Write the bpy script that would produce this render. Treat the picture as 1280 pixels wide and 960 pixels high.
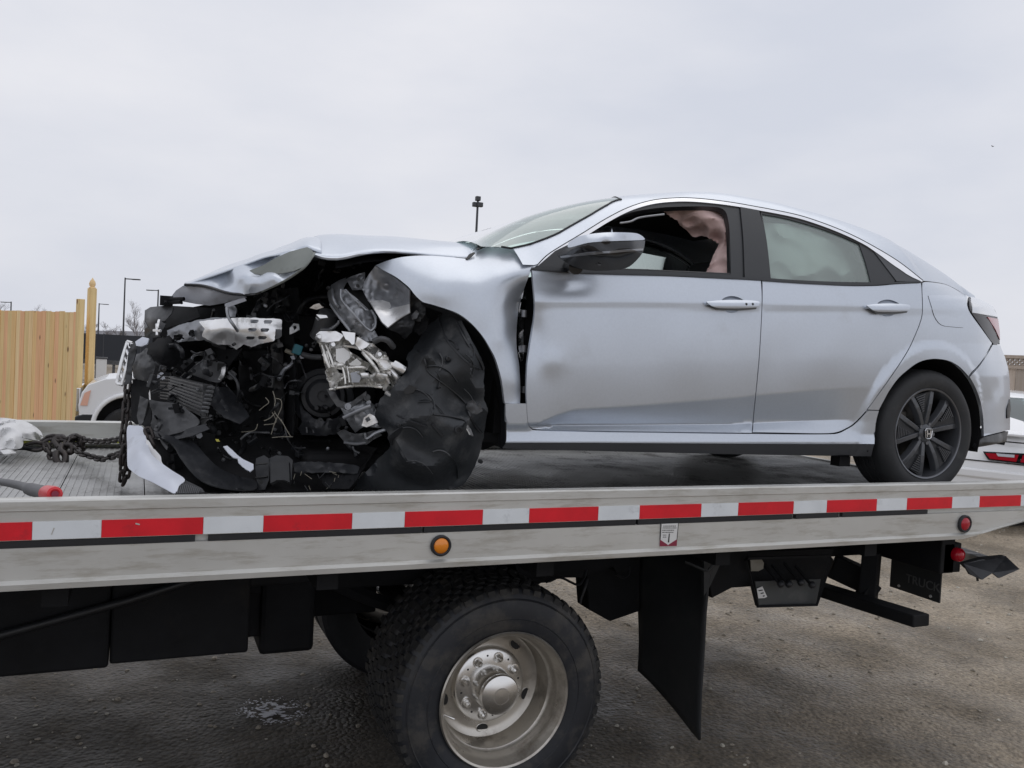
import bpy, bmesh, math, random
import numpy as np
from mathutils import Vector, Matrix, noise
from mathutils.geometry import delaunay_2d_cdt
random.seed(7); rnd = random.Random(11)
SC = bpy.context.scene; COL = SC.collection
for o in list(bpy.data.objects): bpy.data.objects.remove(o)

# ------------------------------------------------------------ camera
FL = 1075.5; PITCH, ROLL, YAW = -0.0332, 0.0506, 0.4111
_F = np.array([math.sin(YAW)*math.cos(PITCH), math.cos(YAW)*math.cos(PITCH), math.sin(PITCH)])
_R = np.array([math.cos(YAW), -math.sin(YAW), 0.]); _U = np.cross(_R, _F)
_R, _U = math.cos(ROLL)*_R+math.sin(ROLL)*_U, -math.sin(ROLL)*_R+math.cos(ROLL)*_U
CAMP = np.array([0., -2.75, 1.711])
cd = bpy.data.cameras.new('camera'); cam = bpy.data.objects.new('camera', cd); COL.objects.link(cam)
mw = Matrix(((_R[0], _U[0], -_F[0], CAMP[0]), (_R[1], _U[1], -_F[1], CAMP[1]), (_R[2], _U[2], -_F[2], CAMP[2]), (0, 0, 0, 1)))
cam.matrix_world = mw; cd.sensor_width = 36; cd.lens = FL/1280*36; cd.clip_end = 2000; cd.clip_start = .05
SC.camera = cam

# ------------------------------------------------------------ world, sun, exposure
W = bpy.data.worlds.new("World"); SC.world = W; W.use_nodes = True
nt = W.node_tree; nt.nodes.clear()
SUN_EL, SUN_AZ = math.radians(64), math.radians(50)
wo = nt.nodes.new('ShaderNodeOutputWorld'); bg = nt.nodes.new('ShaderNodeBackground')
sky = nt.nodes.new('ShaderNodeTexSky'); sky.sky_type = 'NISHITA'; sky.sun_disc = False
sky.sun_elevation = SUN_EL; sky.sun_rotation = SUN_AZ; sky.dust_density = 4
tc = nt.nodes.new('ShaderNodeTexCoord'); mp = nt.nodes.new('ShaderNodeMapping'); mp.inputs['Scale'].default_value = (1, 1, 2.6)
n1 = nt.nodes.new('ShaderNodeTexNoise'); n1.inputs['Scale'].default_value = 2.2; n1.inputs['Detail'].default_value = 6; n1.inputs['Roughness'].default_value = .5
cr = nt.nodes.new('ShaderNodeValToRGB')
cr.color_ramp.elements[0].position = .3; cr.color_ramp.elements[0].color = (6.6, 6.9, 7.75, 1)
cr.color_ramp.elements[1].position = .72; cr.color_ramp.elements[1].color = (8.6, 8.6, 9.0, 1)
mx = nt.nodes.new('ShaderNodeMix'); mx.data_type = 'RGBA'; mx.inputs['Factor'].default_value = .95
L = nt.links.new
L(tc.outputs['Generated'], mp.inputs[0]); L(mp.outputs[0], n1.inputs['Vector']); L(n1.outputs[0], cr.inputs[0])
L(sky.outputs[0], mx.inputs[6]); L(cr.outputs[0], mx.inputs[7]); L(mx.outputs[2], bg.inputs[0])
bg.inputs[1].default_value = .1; L(bg.outputs[0], wo.inputs[0])
sd = bpy.data.lights.new('sun', 'SUN'); sd.energy = .5; sd.angle = math.radians(60); sd.color = (1, .97, .93)
so = bpy.data.objects.new('sun', sd); COL.objects.link(so)
_sd = Vector((math.sin(SUN_AZ)*math.cos(SUN_EL), math.cos(SUN_AZ)*math.cos(SUN_EL), math.sin(SUN_EL)))
so.rotation_euler = _sd.to_track_quat('Z', 'Y').to_euler()
SC.view_settings.view_transform = 'Standard'; SC.view_settings.look = 'None'
SC.view_settings.exposure = 0; SC.view_settings.gamma = 1; SC.view_settings.use_curve_mapping = False

# ------------------------------------------------------------ helpers: points
def ray(px, py):
    px = np.asarray(px, float); py = np.asarray(py, float)
    return _F + ((px-640)/FL)[..., None]*_R - ((py-480)/FL)[..., None]*_U
def atY(px, py, Y):
    d = ray(px, py); t = (np.asarray(Y, float)-CAMP[1])/d[..., 1]; return CAMP+t[..., None]*d
def atZ(px, py, Z):
    d = ray(px, py); t = (np.asarray(Z, float)-CAMP[2])/d[..., 2]; return CAMP+t[..., None]*d
def atD(px, py, D): return CAMP + np.asarray(D, float)[..., None]*ray(px, py)
def atX(px, py, X):
    d = ray(px, py); t = (np.asarray(X, float)-CAMP[0])/d[..., 0]; return CAMP+t[..., None]*d

# ------------------------------------------------------------ helpers: materials
def mat(name, col, rough=.5, metal=0., var=None, bump=None, dirt=None, coat=0., trans=None, aniso=None, rvar=None, spec=None, stretch=None):
    """var=(scale, amount); bump=(scale, strength, dist); dirt=(colour, scale, threshold, amount); rvar=(scale, lo, hi)"""
    m = bpy.data.materials.new(name); m.use_nodes = True; t = m.node_tree; b = t.nodes['Principled BSDF']; lk = t.links.new
    b.inputs['Base Color'].default_value = (*col, 1); b.inputs['Roughness'].default_value = rough; b.inputs['Metallic'].default_value = metal
    if coat: b.inputs['Coat Weight'].default_value = coat; b.inputs['Coat Roughness'].default_value = .08
    if spec is not None: b.inputs['Specular IOR Level'].default_value = spec
    c = t.nodes.new('ShaderNodeTexCoord'); src = c.outputs['Object']
    def nz(scale, detail=5, vec=None, rough_=.55):
        n = t.nodes.new('ShaderNodeTexNoise'); n.inputs['Scale'].default_value = scale; n.inputs['Detail'].default_value = detail
        n.inputs['Roughness'].default_value = rough_
        lk(vec or src, n.inputs['Vector']); return n.outputs[0]
    colout = None; dv = None
    if stretch:
        mp_ = t.nodes.new('ShaderNodeMapping'); mp_.inputs['Scale'].default_value = stretch; lk(src, mp_.inputs[0]); dv = mp_.outputs[0]
    if var:
        r = t.nodes.new('ShaderNodeMapRange'); r.inputs['From Min'].default_value = .3; r.inputs['From Max'].default_value = .7
        r.inputs['To Min'].default_value = 1-var[1]; r.inputs['To Max'].default_value = 1+var[1]
        lk(nz(var[0]), r.inputs['Value'])
        v = t.nodes.new('ShaderNodeVectorMath'); v.operation = 'SCALE'; v.inputs[0].default_value = col
        lk(r.outputs[0], v.inputs['Scale']); colout = v.outputs[0]; lk(colout, b.inputs['Base Color'])
    if dirt:
        r = t.nodes.new('ShaderNodeMapRange'); r.inputs['From Min'].default_value = dirt[2]; r.inputs['From Max'].default_value = dirt[2]+.15
        r.inputs['To Max'].default_value = dirt[3]
        lk(nz(dirt[1], 8, dv, rough_=.7), r.inputs['Value'])
        x = t.nodes.new('ShaderNodeMix'); x.data_type = 'RGBA'; lk(r.outputs[0], x.inputs[0])
        if colout: lk(colout, x.inputs[6])
        else: x.inputs[6].default_value = (*col, 1)
        x.inputs[7].default_value = (*dirt[0], 1); lk(x.outputs[2], b.inputs['Base Color'])
    if rvar:
        r = t.nodes.new('ShaderNodeMapRange'); r.inputs['From Min'].default_value = .3; r.inputs['From Max'].default_value = .7
        r.inputs['To Min'].default_value = rvar[1]; r.inputs['To Max'].default_value = rvar[2]
        lk(nz(rvar[0]), r.inputs['Value']); lk(r.outputs[0], b.inputs['Roughness'])
    if bump:
        bn = t.nodes.new('ShaderNodeBump'); bn.inputs['Strength'].default_value = bump[1]; bn.inputs['Distance'].default_value = bump[2]
        lk(nz(bump[0], 6), bn.inputs['Height']); lk(bn.outputs[0], b.inputs['Normal'])
    return m
def glass(name, tint, refl=1.0, rough=.0, ior=1.5, film=None):
    m = bpy.data.materials.new(name); m.use_nodes = True; t = m.node_tree; t.nodes.clear(); lk = t.links.new
    o = t.nodes.new('ShaderNodeOutputMaterial'); tr = t.nodes.new('ShaderNodeBsdfTransparent'); tr.inputs[0].default_value = (*tint, 1)
    g = t.nodes.new('ShaderNodeBsdfGlossy'); g.inputs['Roughness'].default_value = rough; g.inputs[0].default_value = (1, 1, 1, 1)
    fr = t.nodes.new('ShaderNodeFresnel'); fr.inputs[0].default_value = ior; x = t.nodes.new('ShaderNodeMixShader')
    ml = t.nodes.new('ShaderNodeMath'); ml.operation = 'MULTIPLY'; ml.inputs[1].default_value = refl; ml.use_clamp = True
    lk(fr.outputs[0], ml.inputs[0]); lk(ml.outputs[0], x.inputs[0]); lk(g.outputs[0], x.inputs[2])
    if film:   # pale diffuse layer mixed into the pane
        df = t.nodes.new('ShaderNodeBsdfDiffuse'); df.inputs[0].default_value = (*film[1], 1); x2 = t.nodes.new('ShaderNodeMixShader'); x2.inputs[0].default_value = film[0]
        lk(tr.outputs[0], x2.inputs[1]); lk(df.outputs[0], x2.inputs[2]); lk(x2.outputs[0], x.inputs[1])
    else: lk(tr.outputs[0], x.inputs[1])
    lk(x.outputs[0], o.inputs[0])
    return m
MT = {}
MT['paint'] = mat('silver_paint', (.60, .645, .71), .33, .66, coat=.35, var=(90, .025), dirt=((.34, .33, .32), 2.2, .60, .22), rvar=(3, .30, .40))
MT['paint_in'] = mat('silver_paint_inner', (.20, .215, .20), .45, .35, var=(6, .15), dirt=((.10, .095, .085), 7, .5, .5))
MT['white_in'] = mat('raw_white_primer', (.62, .65, .72), .45, .2, var=(6, .1), dirt=((.25, .24, .23), 9, .55, .4))
MT['black'] = mat('black_plastic', (.013, .014, .016), .40, 0, var=(12, .25), bump=(180, .2, .001), rvar=(9, .3, .6))
MT['gloss'] = mat('gloss_black_plastic', (.012, .013, .016), .14, 0, coat=.15)
MT['trim'] = mat('satin_black_trim', (.017, .019, .022), .36, 0)
MT['matte'] = mat('matte_black_steel', (.008, .0085, .010), .75, .0, var=(8, .3), dirt=((.020, .018, .016), 7, .57, .5), spec=.25)
MT['dusty'] = mat('dusty_dark_plastic', (.020, .0215, .025), .46, 0, var=(5, .3), dirt=((.075, .075, .075), 11, .58, .5), bump=(14, .25, .004), rvar=(6, .32, .62))
MT['dusty2'] = mat('dusty_grey_plastic', (.072, .074, .078), .45, .1, var=(6, .35), dirt=((.17, .17, .168), 12, .57, .5), bump=(40, .3, .003))
MT['liner'] = mat('fender_liner_plastic', (.022, .025, .029), .40, 0, var=(4, .35), dirt=((.12, .12, .12), 6, .54, .6), bump=(22, .6, .006), rvar=(7, .24, .6))
MT['dark'] = mat('dark_underbody', (.009, .009, .01), .8, 0, var=(5, .3), spec=.3)
MT['chrome'] = mat('chrome_trim', (.97, .97, .98), .10, 1)
MT['alu'] = mat('cast_aluminium', (.74, .73, .70), .32, .85, var=(14, .2), dirt=((.035, .033, .03), 20, .54, .9), bump=(50, .6, .004), rvar=(20, .2, .5))
MT['alub'] = mat('bright_crumpled_metal', (.86, .86, .86), .28, .75, var=(10, .12), dirt=((.2, .18, .15), 14, .58, .6), bump=(40, .4, .003))
MT['steel'] = mat('grey_sheet_steel', (.30, .31, .33), .42, .7, var=(9, .2), dirt=((.08, .075, .07), 9, .54, .6), bump=(50, .3, .002))
MT['fin'] = mat('radiator_fins', (.12, .12, .125), .45, .7, var=(60, .3), dirt=((.16, .15, .14), 10, .5, .5))
MT['rail'] = mat('weathered_aluminium_rail', (.62, .62, .595), .38, .50, var=(3, .08), dirt=((.36, .335, .28), 3, .50, .6), stretch=(1.2, 8, 9), bump=(70, .12, .001), rvar=(6, .36, .52))
MT['deck'] = mat('wet_aluminium_deck', (.42, .42, .41), .40, .5, var=(4, .18), dirt=((.08, .075, .068), 4, .48, .85), bump=(60, .35, .002), rvar=(3, .25, .5))
MT['tyre'] = mat('tyre_rubber', (.022, .023, .025), .66, 0, var=(9, .2), dirt=((.06, .058, .055), 8, .55, .5), bump=(60, .25, .001))
MT['ttyre'] = mat('muddy_truck_tyre', (.020, .022, .027), .55, 0, var=(9, .25), dirt=((.085, .078, .068), 7, .5, .6), bump=(40, .4, .002))
MT['tread'] = mat('dusty_tread_rubber', (.022, .022, .022), .75, 0, var=(20, .3), dirt=((.075, .07, .062), 12, .53, .8), bump=(50, .5, .002))
MT['trim_rim'] = mat('brushed_steel_rim', (.56, .53, .48), .33, .9, var=(5, .1), dirt=((.20, .17, .14), 6, .52, .6), bump=(60, .15, .001), rvar=(7, .25, .45))
MT['hub'] = mat('polished_hub', (.80, .79, .77), .24, 1, dirt=((.35, .32, .28), 5, .60, .5))
MT['rimblack'] = mat('dark_alloy_wheel', (.075, .079, .088), .28, .4, coat=.3)
MT['rimedge'] = mat('wheel_edge_metal', (.17, .175, .19), .35, .8)
MT['disc'] = mat('brake_disc', (.10, .095, .09), .45, .8)
MT['red'] = mat('red_reflective_tape', (.74, .010, .024), .35, 0, var=(9, .12), dirt=((.35, .02, .03), 11, .58, .6))
MT['white'] = mat('white_reflective_tape', (.78, .82, .85), .35, 0, var=(8, .06), dirt=((.42, .44, .46), 9, .58, .7))
MT['rubber'] = mat('black_rubber', (.014, .015, .018), .55, 0, dirt=((.06, .06, .06), 20, .6, .6))
MT['amber'] = mat('amber_lens', (.85, .26, .015), .15, 0, coat=.5)
MT['redlens'] = mat('red_lens', (.40, .006, .02), .2, 0, coat=.2)
MT['flap'] = mat('rubber_mud_flap', (.016, .018, .020), .6, 0, dirt=((.03, .03, .03), 4, .5, .6))
MT['rwood'] = mat('new_cedar_board', (.58, .34, .14), .7, 0, var=(4, .1))
MT['ground'] = None
MT['carwhite'] = mat('white_car_paint', (.86, .87, .88), .25, 0, coat=.6)
MT['chain'] = mat('rusty_chain_steel', (.05, .044, .042), .5, .6, dirt=((.09, .055, .042), 20, .55, .5))
MT['pole'] = mat('dark_grey_pole', (.06, .063, .07), .5, .2)
MT['twig'] = mat('bare_twigs', (.23, .215, .22), .9, 0)
MT['bag'] = mat('white_cloth', (.70, .70, .70), .8, 0, bump=(12, .5, .01), dirt=((.4, .38, .35), 7, .6, .5))
MT['strap'] = mat('yellow_webbing', (.45, .46, .08), .8, 0, bump=(300, .4, .001))
MT['airpink'] = mat('torn_airbag_cloth', (.74, .55, .52), .85, 0, bump=(30, .7, .008), dirt=((.45, .28, .25), 9, .6, .4))
MT['airwhite'] = mat('white_airbag_cloth', (.74, .76, .72), .85, 0, bump=(10, .5, .01))
MT['seat'] = mat('charcoal_seat_cloth', (.022, .022, .024), .9, 0, bump=(120, .3, .001))
MT['liningb'] = mat('black_headlining', (.016, .016, .018), .9, 0)
MT['glass_w'] = glass('green_windscreen_glass', (.70, .86, .80), 1.3, .05, film=(.42, (.74, .90, .85)))
MT['glass_s'] = glass('tinted_side_glass', (.78, .88, .84), 1.2, .0, film=(.26, (.74, .86, .81)))
MT['glass_f'] = glass('far_side_glass', (.72, .86, .82), .7, .0)
MT['teal'] = mat('teal_connector', (.03, .16, .2), .5, 0)
MT['wirec'] = mat('pale_wire', (.27, .25, .20), .5, 0)
MT['paper'] = mat('white_sticker', (.72, .72, .71), .5, 0)
MT['ink'] = mat('dark_print', (.02, .02, .02), .6, 0)
MT['maroon'] = mat('maroon_print', (.24, .02, .05), .5, 0)
MT['grip'] = mat('grey_rubber_grip', (.11, .11, .115), .6, 0, bump=(90, .3, .001))
MT['redplastic'] = mat('red_plastic_cap', (.62, .03, .04), .35, 0)
MT['emblem'] = mat('silver_emblem', (.75, .76, .78), .2, 1)

# ------------------------------------------------------------ helpers: objects
WL = {}
def tag(o, label=None, cat=None, group=None, kind=None):
    if label: o['label'] = label
    if cat: o['category'] = cat
    if group: o['group'] = group
    if kind: o['kind'] = kind
    return o
def thing(name, loc, label, cat, group=None):
    o = bpy.data.objects.new(name, None); COL.objects.link(o); o.location = loc; o.empty_display_size = .1
    WL[o.name] = Vector(loc); return tag(o, label, cat, group)
def link_mesh(name, me, parent=None, label=None):
    o = bpy.data.objects.new(name, me); COL.objects.link(o)
    if parent: o.parent = parent; WL[o.name] = WL[parent.name]
    else: WL[o.name] = Vector((0, 0, 0))
    if label: o['label'] = label
    return o
def copy_tree(o, parent=None):
    c = o.copy(); COL.objects.link(c)
    if parent: c.parent = parent; WL[c.name] = WL[parent.name]
    else: WL[c.name] = o.location.copy()
    for ch in list(o.children): copy_tree(ch, c)
    return c
class M:
    def __init__(s): s.v = []; s.f = []
    def add(s, vs, fs):
        b = len(s.v); s.v += [tuple(map(float, v)) for v in vs]; s.f += [tuple(b+i for i in f) for f in fs]; return s
    def box(s, c, d, rot=None):
        c = Vector(c); vs = []
        for x in (-.5, .5):
            for y in (-.5, .5):
                for z in (-.5, .5):
                    p = Vector((x*d[0], y*d[1], z*d[2]));
                    if rot is not None: p = rot @ p
                    vs.append(c+p)
        return s.add(vs, [(0, 1, 3, 2), (4, 6, 7, 5), (0, 4, 5, 1), (2, 3, 7, 6), (0, 2, 6, 4), (1, 5, 7, 3)])
    def hexa(s, a, b):  # two quads
        return s.add(list(a)+list(b), [(3, 2, 1, 0), (4, 5, 6, 7), (0, 1, 5, 4), (1, 2, 6, 5), (2, 3, 7, 6), (3, 0, 4, 7)])
    def prism(s, pts, vec):
        n = len(pts); vec = Vector(vec); a = [Vector(p) for p in pts]; b = [p+vec for p in a]
        return s.add(a+b, [tuple(range(n-1, -1, -1)), tuple(range(n, 2*n))]+[(i, (i+1) % n, n+(i+1) % n, n+i) for i in range(n)])
    def tube(s, path, r, n=8, cap=True, closed=False):
        P = [Vector(p) for p in path]; m = len(P); rr = r if hasattr(r, '__len__') else [r]*m
        up = None; rings = []
        for i, p in enumerate(P):
            if closed: d = (P[(i+1) % m]-P[i-1])
            else: d = (P[min(i+1, m-1)]-P[max(i-1, 0)])
            d.normalize()
            if up is None: up = d.orthogonal().normalized()
            up = (up-d*up.dot(d)); up = up.normalized() if up.length > 1e-6 else d.orthogonal().normalized()
            sd_ = d.cross(up)
            rings.append([p+(up*math.cos(2*math.pi*k/n)+sd_*math.sin(2*math.pi*k/n))*rr[i] for k in range(n)])
        vs = [q for g in rings for q in g]; fs = []
        for i in range(m if closed else m-1):
            j = (i+1) % m
            for k in range(n): fs.append((i*n+k, i*n+(k+1) % n, j*n+(k+1) % n, j*n+k))
        if cap and not closed: fs += [tuple(range(n-1, -1, -1)), tuple((m-1)*n+k for k in range(n))]
        return s.add(vs, fs)
    def cyl(s, a, b, r, n=16, r2=None): return s.tube([a, b], [r, r if r2 is None else r2], n)
    def lathe(s, prof, org, axis=(0, -1, 0), n=48, close=False):
        ax = Vector(axis).normalized(); e1 = ax.orthogonal().normalized(); e2 = ax.cross(e1); o = Vector(org); vs = []; fs = []
        for r, t in prof:
            for k in range(n):
                a = 2*math.pi*k/n; vs.append(o+ax*t+(e1*math.cos(a)+e2*math.sin(a))*r)
        m = len(prof)
        for i in range(m if close else m-1):
            j = (i+1) % m
            for k in range(n): fs.append((i*n+k, i*n+(k+1) % n, j*n+(k+1) % n, j*n+k))
        return s.add(vs, fs)
    def grid(s, G):
        m, n = len(G), len(G[0]); return s.add([p for r in G for p in r], [(i*n+j, i*n+j+1, (i+1)*n+j+1, (i+1)*n+j) for i in range(m-1) for j in range(n-1)])
    def build(s, name, mt, parent=None, smooth=None, bevel=None, stuff=False, label=None, solid=None, bseg=2):
        off = WL[parent.name] if parent else Vector((0, 0, 0))
        me = bpy.data.meshes.new(name); me.from_pydata([(v[0]-off[0], v[1]-off[1], v[2]-off[2]) for v in s.v], [], s.f)
        me.validate(); bm = bmesh.new(); bm.from_mesh(me); bmesh.ops.recalc_face_normals(bm, faces=bm.faces); bm.to_mesh(me); bm.free()
        me.materials.append(MT[mt] if isinstance(mt, str) else mt)
        if smooth is not None:
            me.shade_smooth(); me.set_sharp_from_angle(angle=math.radians(smooth))
        o = link_mesh(name, me, parent, label)
        if solid: md = o.modifiers.new('thickness', 'SOLIDIFY'); md.thickness = solid; md.offset = 0
        if bevel: md = o.modifiers.new('bevel', 'BEVEL'); md.width = bevel; md.segments = bseg; md.limit_method = 'ANGLE'; md.angle_limit = math.radians(40)
        if stuff: o['kind'] = 'stuff'
        return o
def origin_fix(o):
    """put a top-level mesh's origin at its base"""
    vs = [v.co for v in o.data.vertices]; c = Vector(((min(v.x for v in vs)+max(v.x for v in vs))/2, (min(v.y for v in vs)+max(v.y for v in vs))/2, min(v.z for v in vs)))
    o.data.transform(Matrix.Translation(-c)); o.location = c; WL[o.name] = c; return o

# ---- outlines and triangulated panels
def catmull(P, seg=6, closed=True, corner=()):
    P = [np.array(p, float) for p in P]; n = len(P); out = []
    rng = range(n) if closed else range(n-1)
    for i in rng:
        p1, p2 = P[i], P[(i+1) % n]
        p0 = P[i-1] if (closed or i > 0) else p1; p3 = P[(i+2) % n] if (closed or i < n-2) else p2
        if i in corner: p0 = p1
        if (i+1) % n in corner: p3 = p2
        for k in range(seg):
            t = k/seg
            out.append(.5*((2*p1)+(-p0+p2)*t+(2*p0-5*p1+4*p2-p3)*t*t+(-p0+3*p1-3*p2+p3)*t**3))
    if not closed: out.append(P[-1])
    return np.array(out)
def resample(P, step, closed=True):
    P = np.array(P, float)
    if closed: P = np.vstack([P, P[:1]])
    out = []
    for a, b in zip(P[:-1], P[1:]):
        L_ = np.linalg.norm(b-a)
        if L_ < 1e-6: continue
        k = max(1, int(round(L_/step)))
        for j in range(k): out.append(a+(b-a)*j/k)
    if not closed: out.append(P[-1])
    return np.array(out)
def pip(pts, poly):
    x, y = pts[:, 0], pts[:, 1]; ins = np.zeros(len(pts), bool); n = len(poly); j = n-1
    for i in range(n):
        xi, yi = poly[i]; xj, yj = poly[j]
        c = ((yi > y) != (yj > y)) & (x < (xj-xi)*(y-yi)/((yj-yi) if abs(yj-yi) > 1e-12 else 1e-12)+xi); ins ^= c; j = i
    return ins
def triangulate(outl, step, holes=(), lines=()):
    loops = [outl]+list(holes); verts = []; edges = []
    for lp in loops:
        b = len(verts); n = len(lp); verts += [tuple(p) for p in lp]; edges += [(b+i, b+(i+1) % n) for i in range(n)]
    B = np.array(verts); lo = B.min(0); hi = B.max(0); g = []
    y = lo[1]+step*.5; r = 0
    while y < hi[1]:
        xs = np.arange(lo[0]+(step*.5 if r % 2 else 0)+step*.25, hi[0], step); g += [(x_, y) for x_ in xs]; y += step*.87; r += 1
    if g:
        G = np.array(g); k = pip(G, outl)
        for h in holes: k &= ~pip(G, h)
        G = G[k]
        if len(G):
            d = np.min(np.linalg.norm(G[:, None, :]-B[None, :, :], axis=2), axis=1) if len(G)*len(B) < 4e7 else np.ones(len(G))*9
            G = G[d > step*.55]
            for ln in lines:      # rows of points that follow a crease, so the fold stays crisp
                ln = np.array(ln, float); yy = np.interp(G[:, 0], ln[:, 0], ln[:, 1]); inx = (G[:, 0] > ln[0, 0]) & (G[:, 0] < ln[-1, 0]); G = G[~(inx & (abs(G[:, 1]-yy) < 3.6))]
            verts += [tuple(p) for p in G]
            for ln in lines:
                ln = np.array(ln, float); xs = np.arange(ln[0, 0]+1, ln[-1, 0], 4.); ys = np.interp(xs, ln[:, 0], ln[:, 1])
                for dy in (-1.8, 0, 1.8):
                    Q = np.stack([xs, ys+dy], 1); Q = Q[pip(Q, outl)]
                    if len(Q):
                        dq = np.min(np.linalg.norm(Q[:, None]-B[None], axis=2), axis=1); Q = Q[dq > 1.6]; verts += [tuple(p) for p in Q]
    r_ = delaunay_2d_cdt([Vector(v) for v in verts], edges, [], 0, 1e-4)
    V = np.array([tuple(v) for v in r_[0]]); T = np.array([t for t in r_[2] if len(t) == 3]); c = V[T].mean(axis=1); k = pip(c, outl)
    for h in holes: k &= ~pip(c, h)
    return V, T[k]
def panel(name, outl, pos, mt, parent, step=6, holes=(), skirt=.012, analytic=True, shrink=0., smooth=35, label=None, out=0., mirror=None, solid=0, flip=False, objname=None, lines=()):
    """a sheet traced in the side view: outl in px, pos(px,py)->Nx3; a returned edge (skirt) gives it thickness"""
    outl = np.array(outl, float); A = .5*np.sum(outl[:, 0]*np.roll(outl[:, 1], -1)-np.roll(outl[:, 0], -1)*outl[:, 1])
    if A < 0: outl = outl[::-1]
    if shrink:
        t = np.roll(outl, -1, 0)-np.roll(outl, 1, 0); t /= np.maximum(np.linalg.norm(t, axis=1), 1e-9)[:, None]
        outl = outl+np.stack([-t[:, 1], t[:, 0]], 1)*shrink
    V, T = triangulate(outl, step, holes, lines)
    P = pos(V[:, 0], V[:, 1]); e = .4
    du = pos(V[:, 0]+e, V[:, 1])-pos(V[:, 0]-e, V[:, 1]); dv = pos(V[:, 0], V[:, 1]+e)-pos(V[:, 0], V[:, 1]-e)
    N = np.cross(du, dv); N /= np.maximum(np.linalg.norm(N, axis=1), 1e-12)[:, None]
    view = CAMP-P; s = np.sign((N*view).sum(1)); s[s == 0] = 1; N *= s[:, None]
    if out: P = P+N*out
    # orientation
    fn = np.cross(P[T[:, 1]]-P[T[:, 0]], P[T[:, 2]]-P[T[:, 0]]); k = (fn*N[T].mean(axis=1)).sum(1) < 0; T[k] = T[k][:, ::-1]
    cnt = {}
    for t in T:
        for a, b in ((t[0], t[1]), (t[1], t[2]), (t[2], t[0])): cnt[(a, b)] = cnt.get((a, b), 0)+1
    bd = [(a, b) for (a, b) in cnt if (b, a) not in cnt]
    vs = list(P); fs = [tuple(int(i) for i in t) for t in T]; nn = list(N); nf0 = len(fs); NV = len(P)
    if skirt:
        idx = {}
        for a, b in bd:
            for q in (a, b):
                if q not in idx: idx[q] = (len(vs), len(vs)+1); vs.append(P[q]); vs.append(P[q]-N[q]*skirt)
        for a, b in bd: fs.append((idx[b][0], idx[a][0], idx[a][1], idx[b][1]))
        if solid: 
            back = len(vs); vs += list(P-N*skirt); fs += [tuple(back+int(i) for i in t[::-1]) for t in T]
    vs = np.array(vs)
    def mk(vs, fs, nrm, nm):
        off = np.array(WL[parent.name]) if parent else np.zeros(3)
        me = bpy.data.meshes.new(name); me.from_pydata((vs-off).tolist(), [], fs)
        me.materials.append(MT[mt] if isinstance(mt, str) else mt)
        me.shade_smooth()
        if analytic:
            sm = [True]*nf0+[False]*(len(fs)-nf0); me.polygons.foreach_set('use_smooth', sm)
            full = [tuple(x) for x in nrm]+[(0, 0, 0)]*(len(vs)-NV)
            me.normals_split_custom_set_from_vertices(full)
        else: me.set_sharp_from_angle(angle=math.radians(smooth))
        return link_mesh(nm, me, parent, label)
    o = mk(vs, fs, np.array(nn), name)
    if mirror is not None:
        v2 = vs.copy(); v2[:, 1] = 2*mirror-v2[:, 1]; n2 = np.array(nn).copy(); n2[:, 1] *= -1
        mk(v2, [f[::-1] for f in fs], n2, name)
    return o
def tps(ctrl, lam=1e-3):
    c = np.array(ctrl, float); n = len(c); s = 100.
    X = c[:, :2]/s; d = np.linalg.norm(X[:, None]-X[None], axis=2); K = np.where(d > 0, d*d*np.log(np.maximum(d, 1e-9)), 0)+lam*np.eye(n)
    Pm = np.hstack([np.ones((n, 1)), X]); A = np.zeros((n+3, n+3)); A[:n, :n] = K; A[:n, n:] = Pm; A[n:, :n] = Pm.T
    A[n:, n:] += 1e-6*np.eye(3)
    w = np.linalg.solve(A, np.concatenate([c[:, 2], [0, 0, 0]])); lo, hi = c[:, 2].min(), c[:, 2].max()
    def f(px, py):
        q = np.stack([np.asarray(px, float)/s, np.asarray(py, float)/s], -1); r = np.linalg.norm(q[:, None]-X[None], axis=2)
        k = np.where(r > 0, r*r*np.log(np.maximum(r, 1e-9)), 0)
        return np.clip(k@w[:n]+w[n]+q@w[n+1:], lo-.08, hi+.08)
    return f
def nzv(P, freq, seed=0., kind='n'):
    out = np.empty(len(P))
    for i, p in enumerate(P):
        v = noise.noise(Vector((p[0]*freq+seed, p[1]*freq-seed, p[2]*freq+seed*.7)))
        out[i] = (1-2*abs(v)*1.6) if kind == 'r' else v
    return out
def shard(name, outl, ctrl, mt, parent, step=5, amp=0., freq=8., ramp=0., rfreq=6., smooth=32, skirt=.004, curved=False, jag=0., seed=0., holes=(), label=None, corner=(), solid=1):
    """a bent sheet of metal or plastic: traced outline, depth from control points, crumpled relief"""
    o_ = catmull(outl, 4, True, corner) if curved else resample(outl, step*1.1)
    if jag:
        r_ = random.Random(int(seed*10)+len(outl)); o_ = o_+np.array([[r_.uniform(-jag, jag), r_.uniform(-jag, jag)] for _ in o_])
    if amp and mt in ('matte', 'black', 'dusty', 'dusty2', 'steel') and step > 2.6: step = step*.8
    f = tps(ctrl) if len(ctrl) >= 3 else (lambda a, b: np.full(len(a), ctrl[0][2]))
    def pos(a, b):
        Y = f(a, b); P = atY(a, b, Y)
        if amp: Y = Y+amp*nzv(P, freq, seed)+(.0045*nzv(P, 38., seed+9, 'r') if mt in ('matte', 'black', 'dusty', 'dusty2', 'steel') else 0)
        if ramp: Y = Y-ramp*nzv(P, rfreq, seed+5, 'r')
        return atY(a, b, Y)
    return panel(name, o_, pos, mt, parent, step, holes=holes, skirt=skirt, analytic=False, smooth=smooth, label=label, solid=solid)
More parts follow.
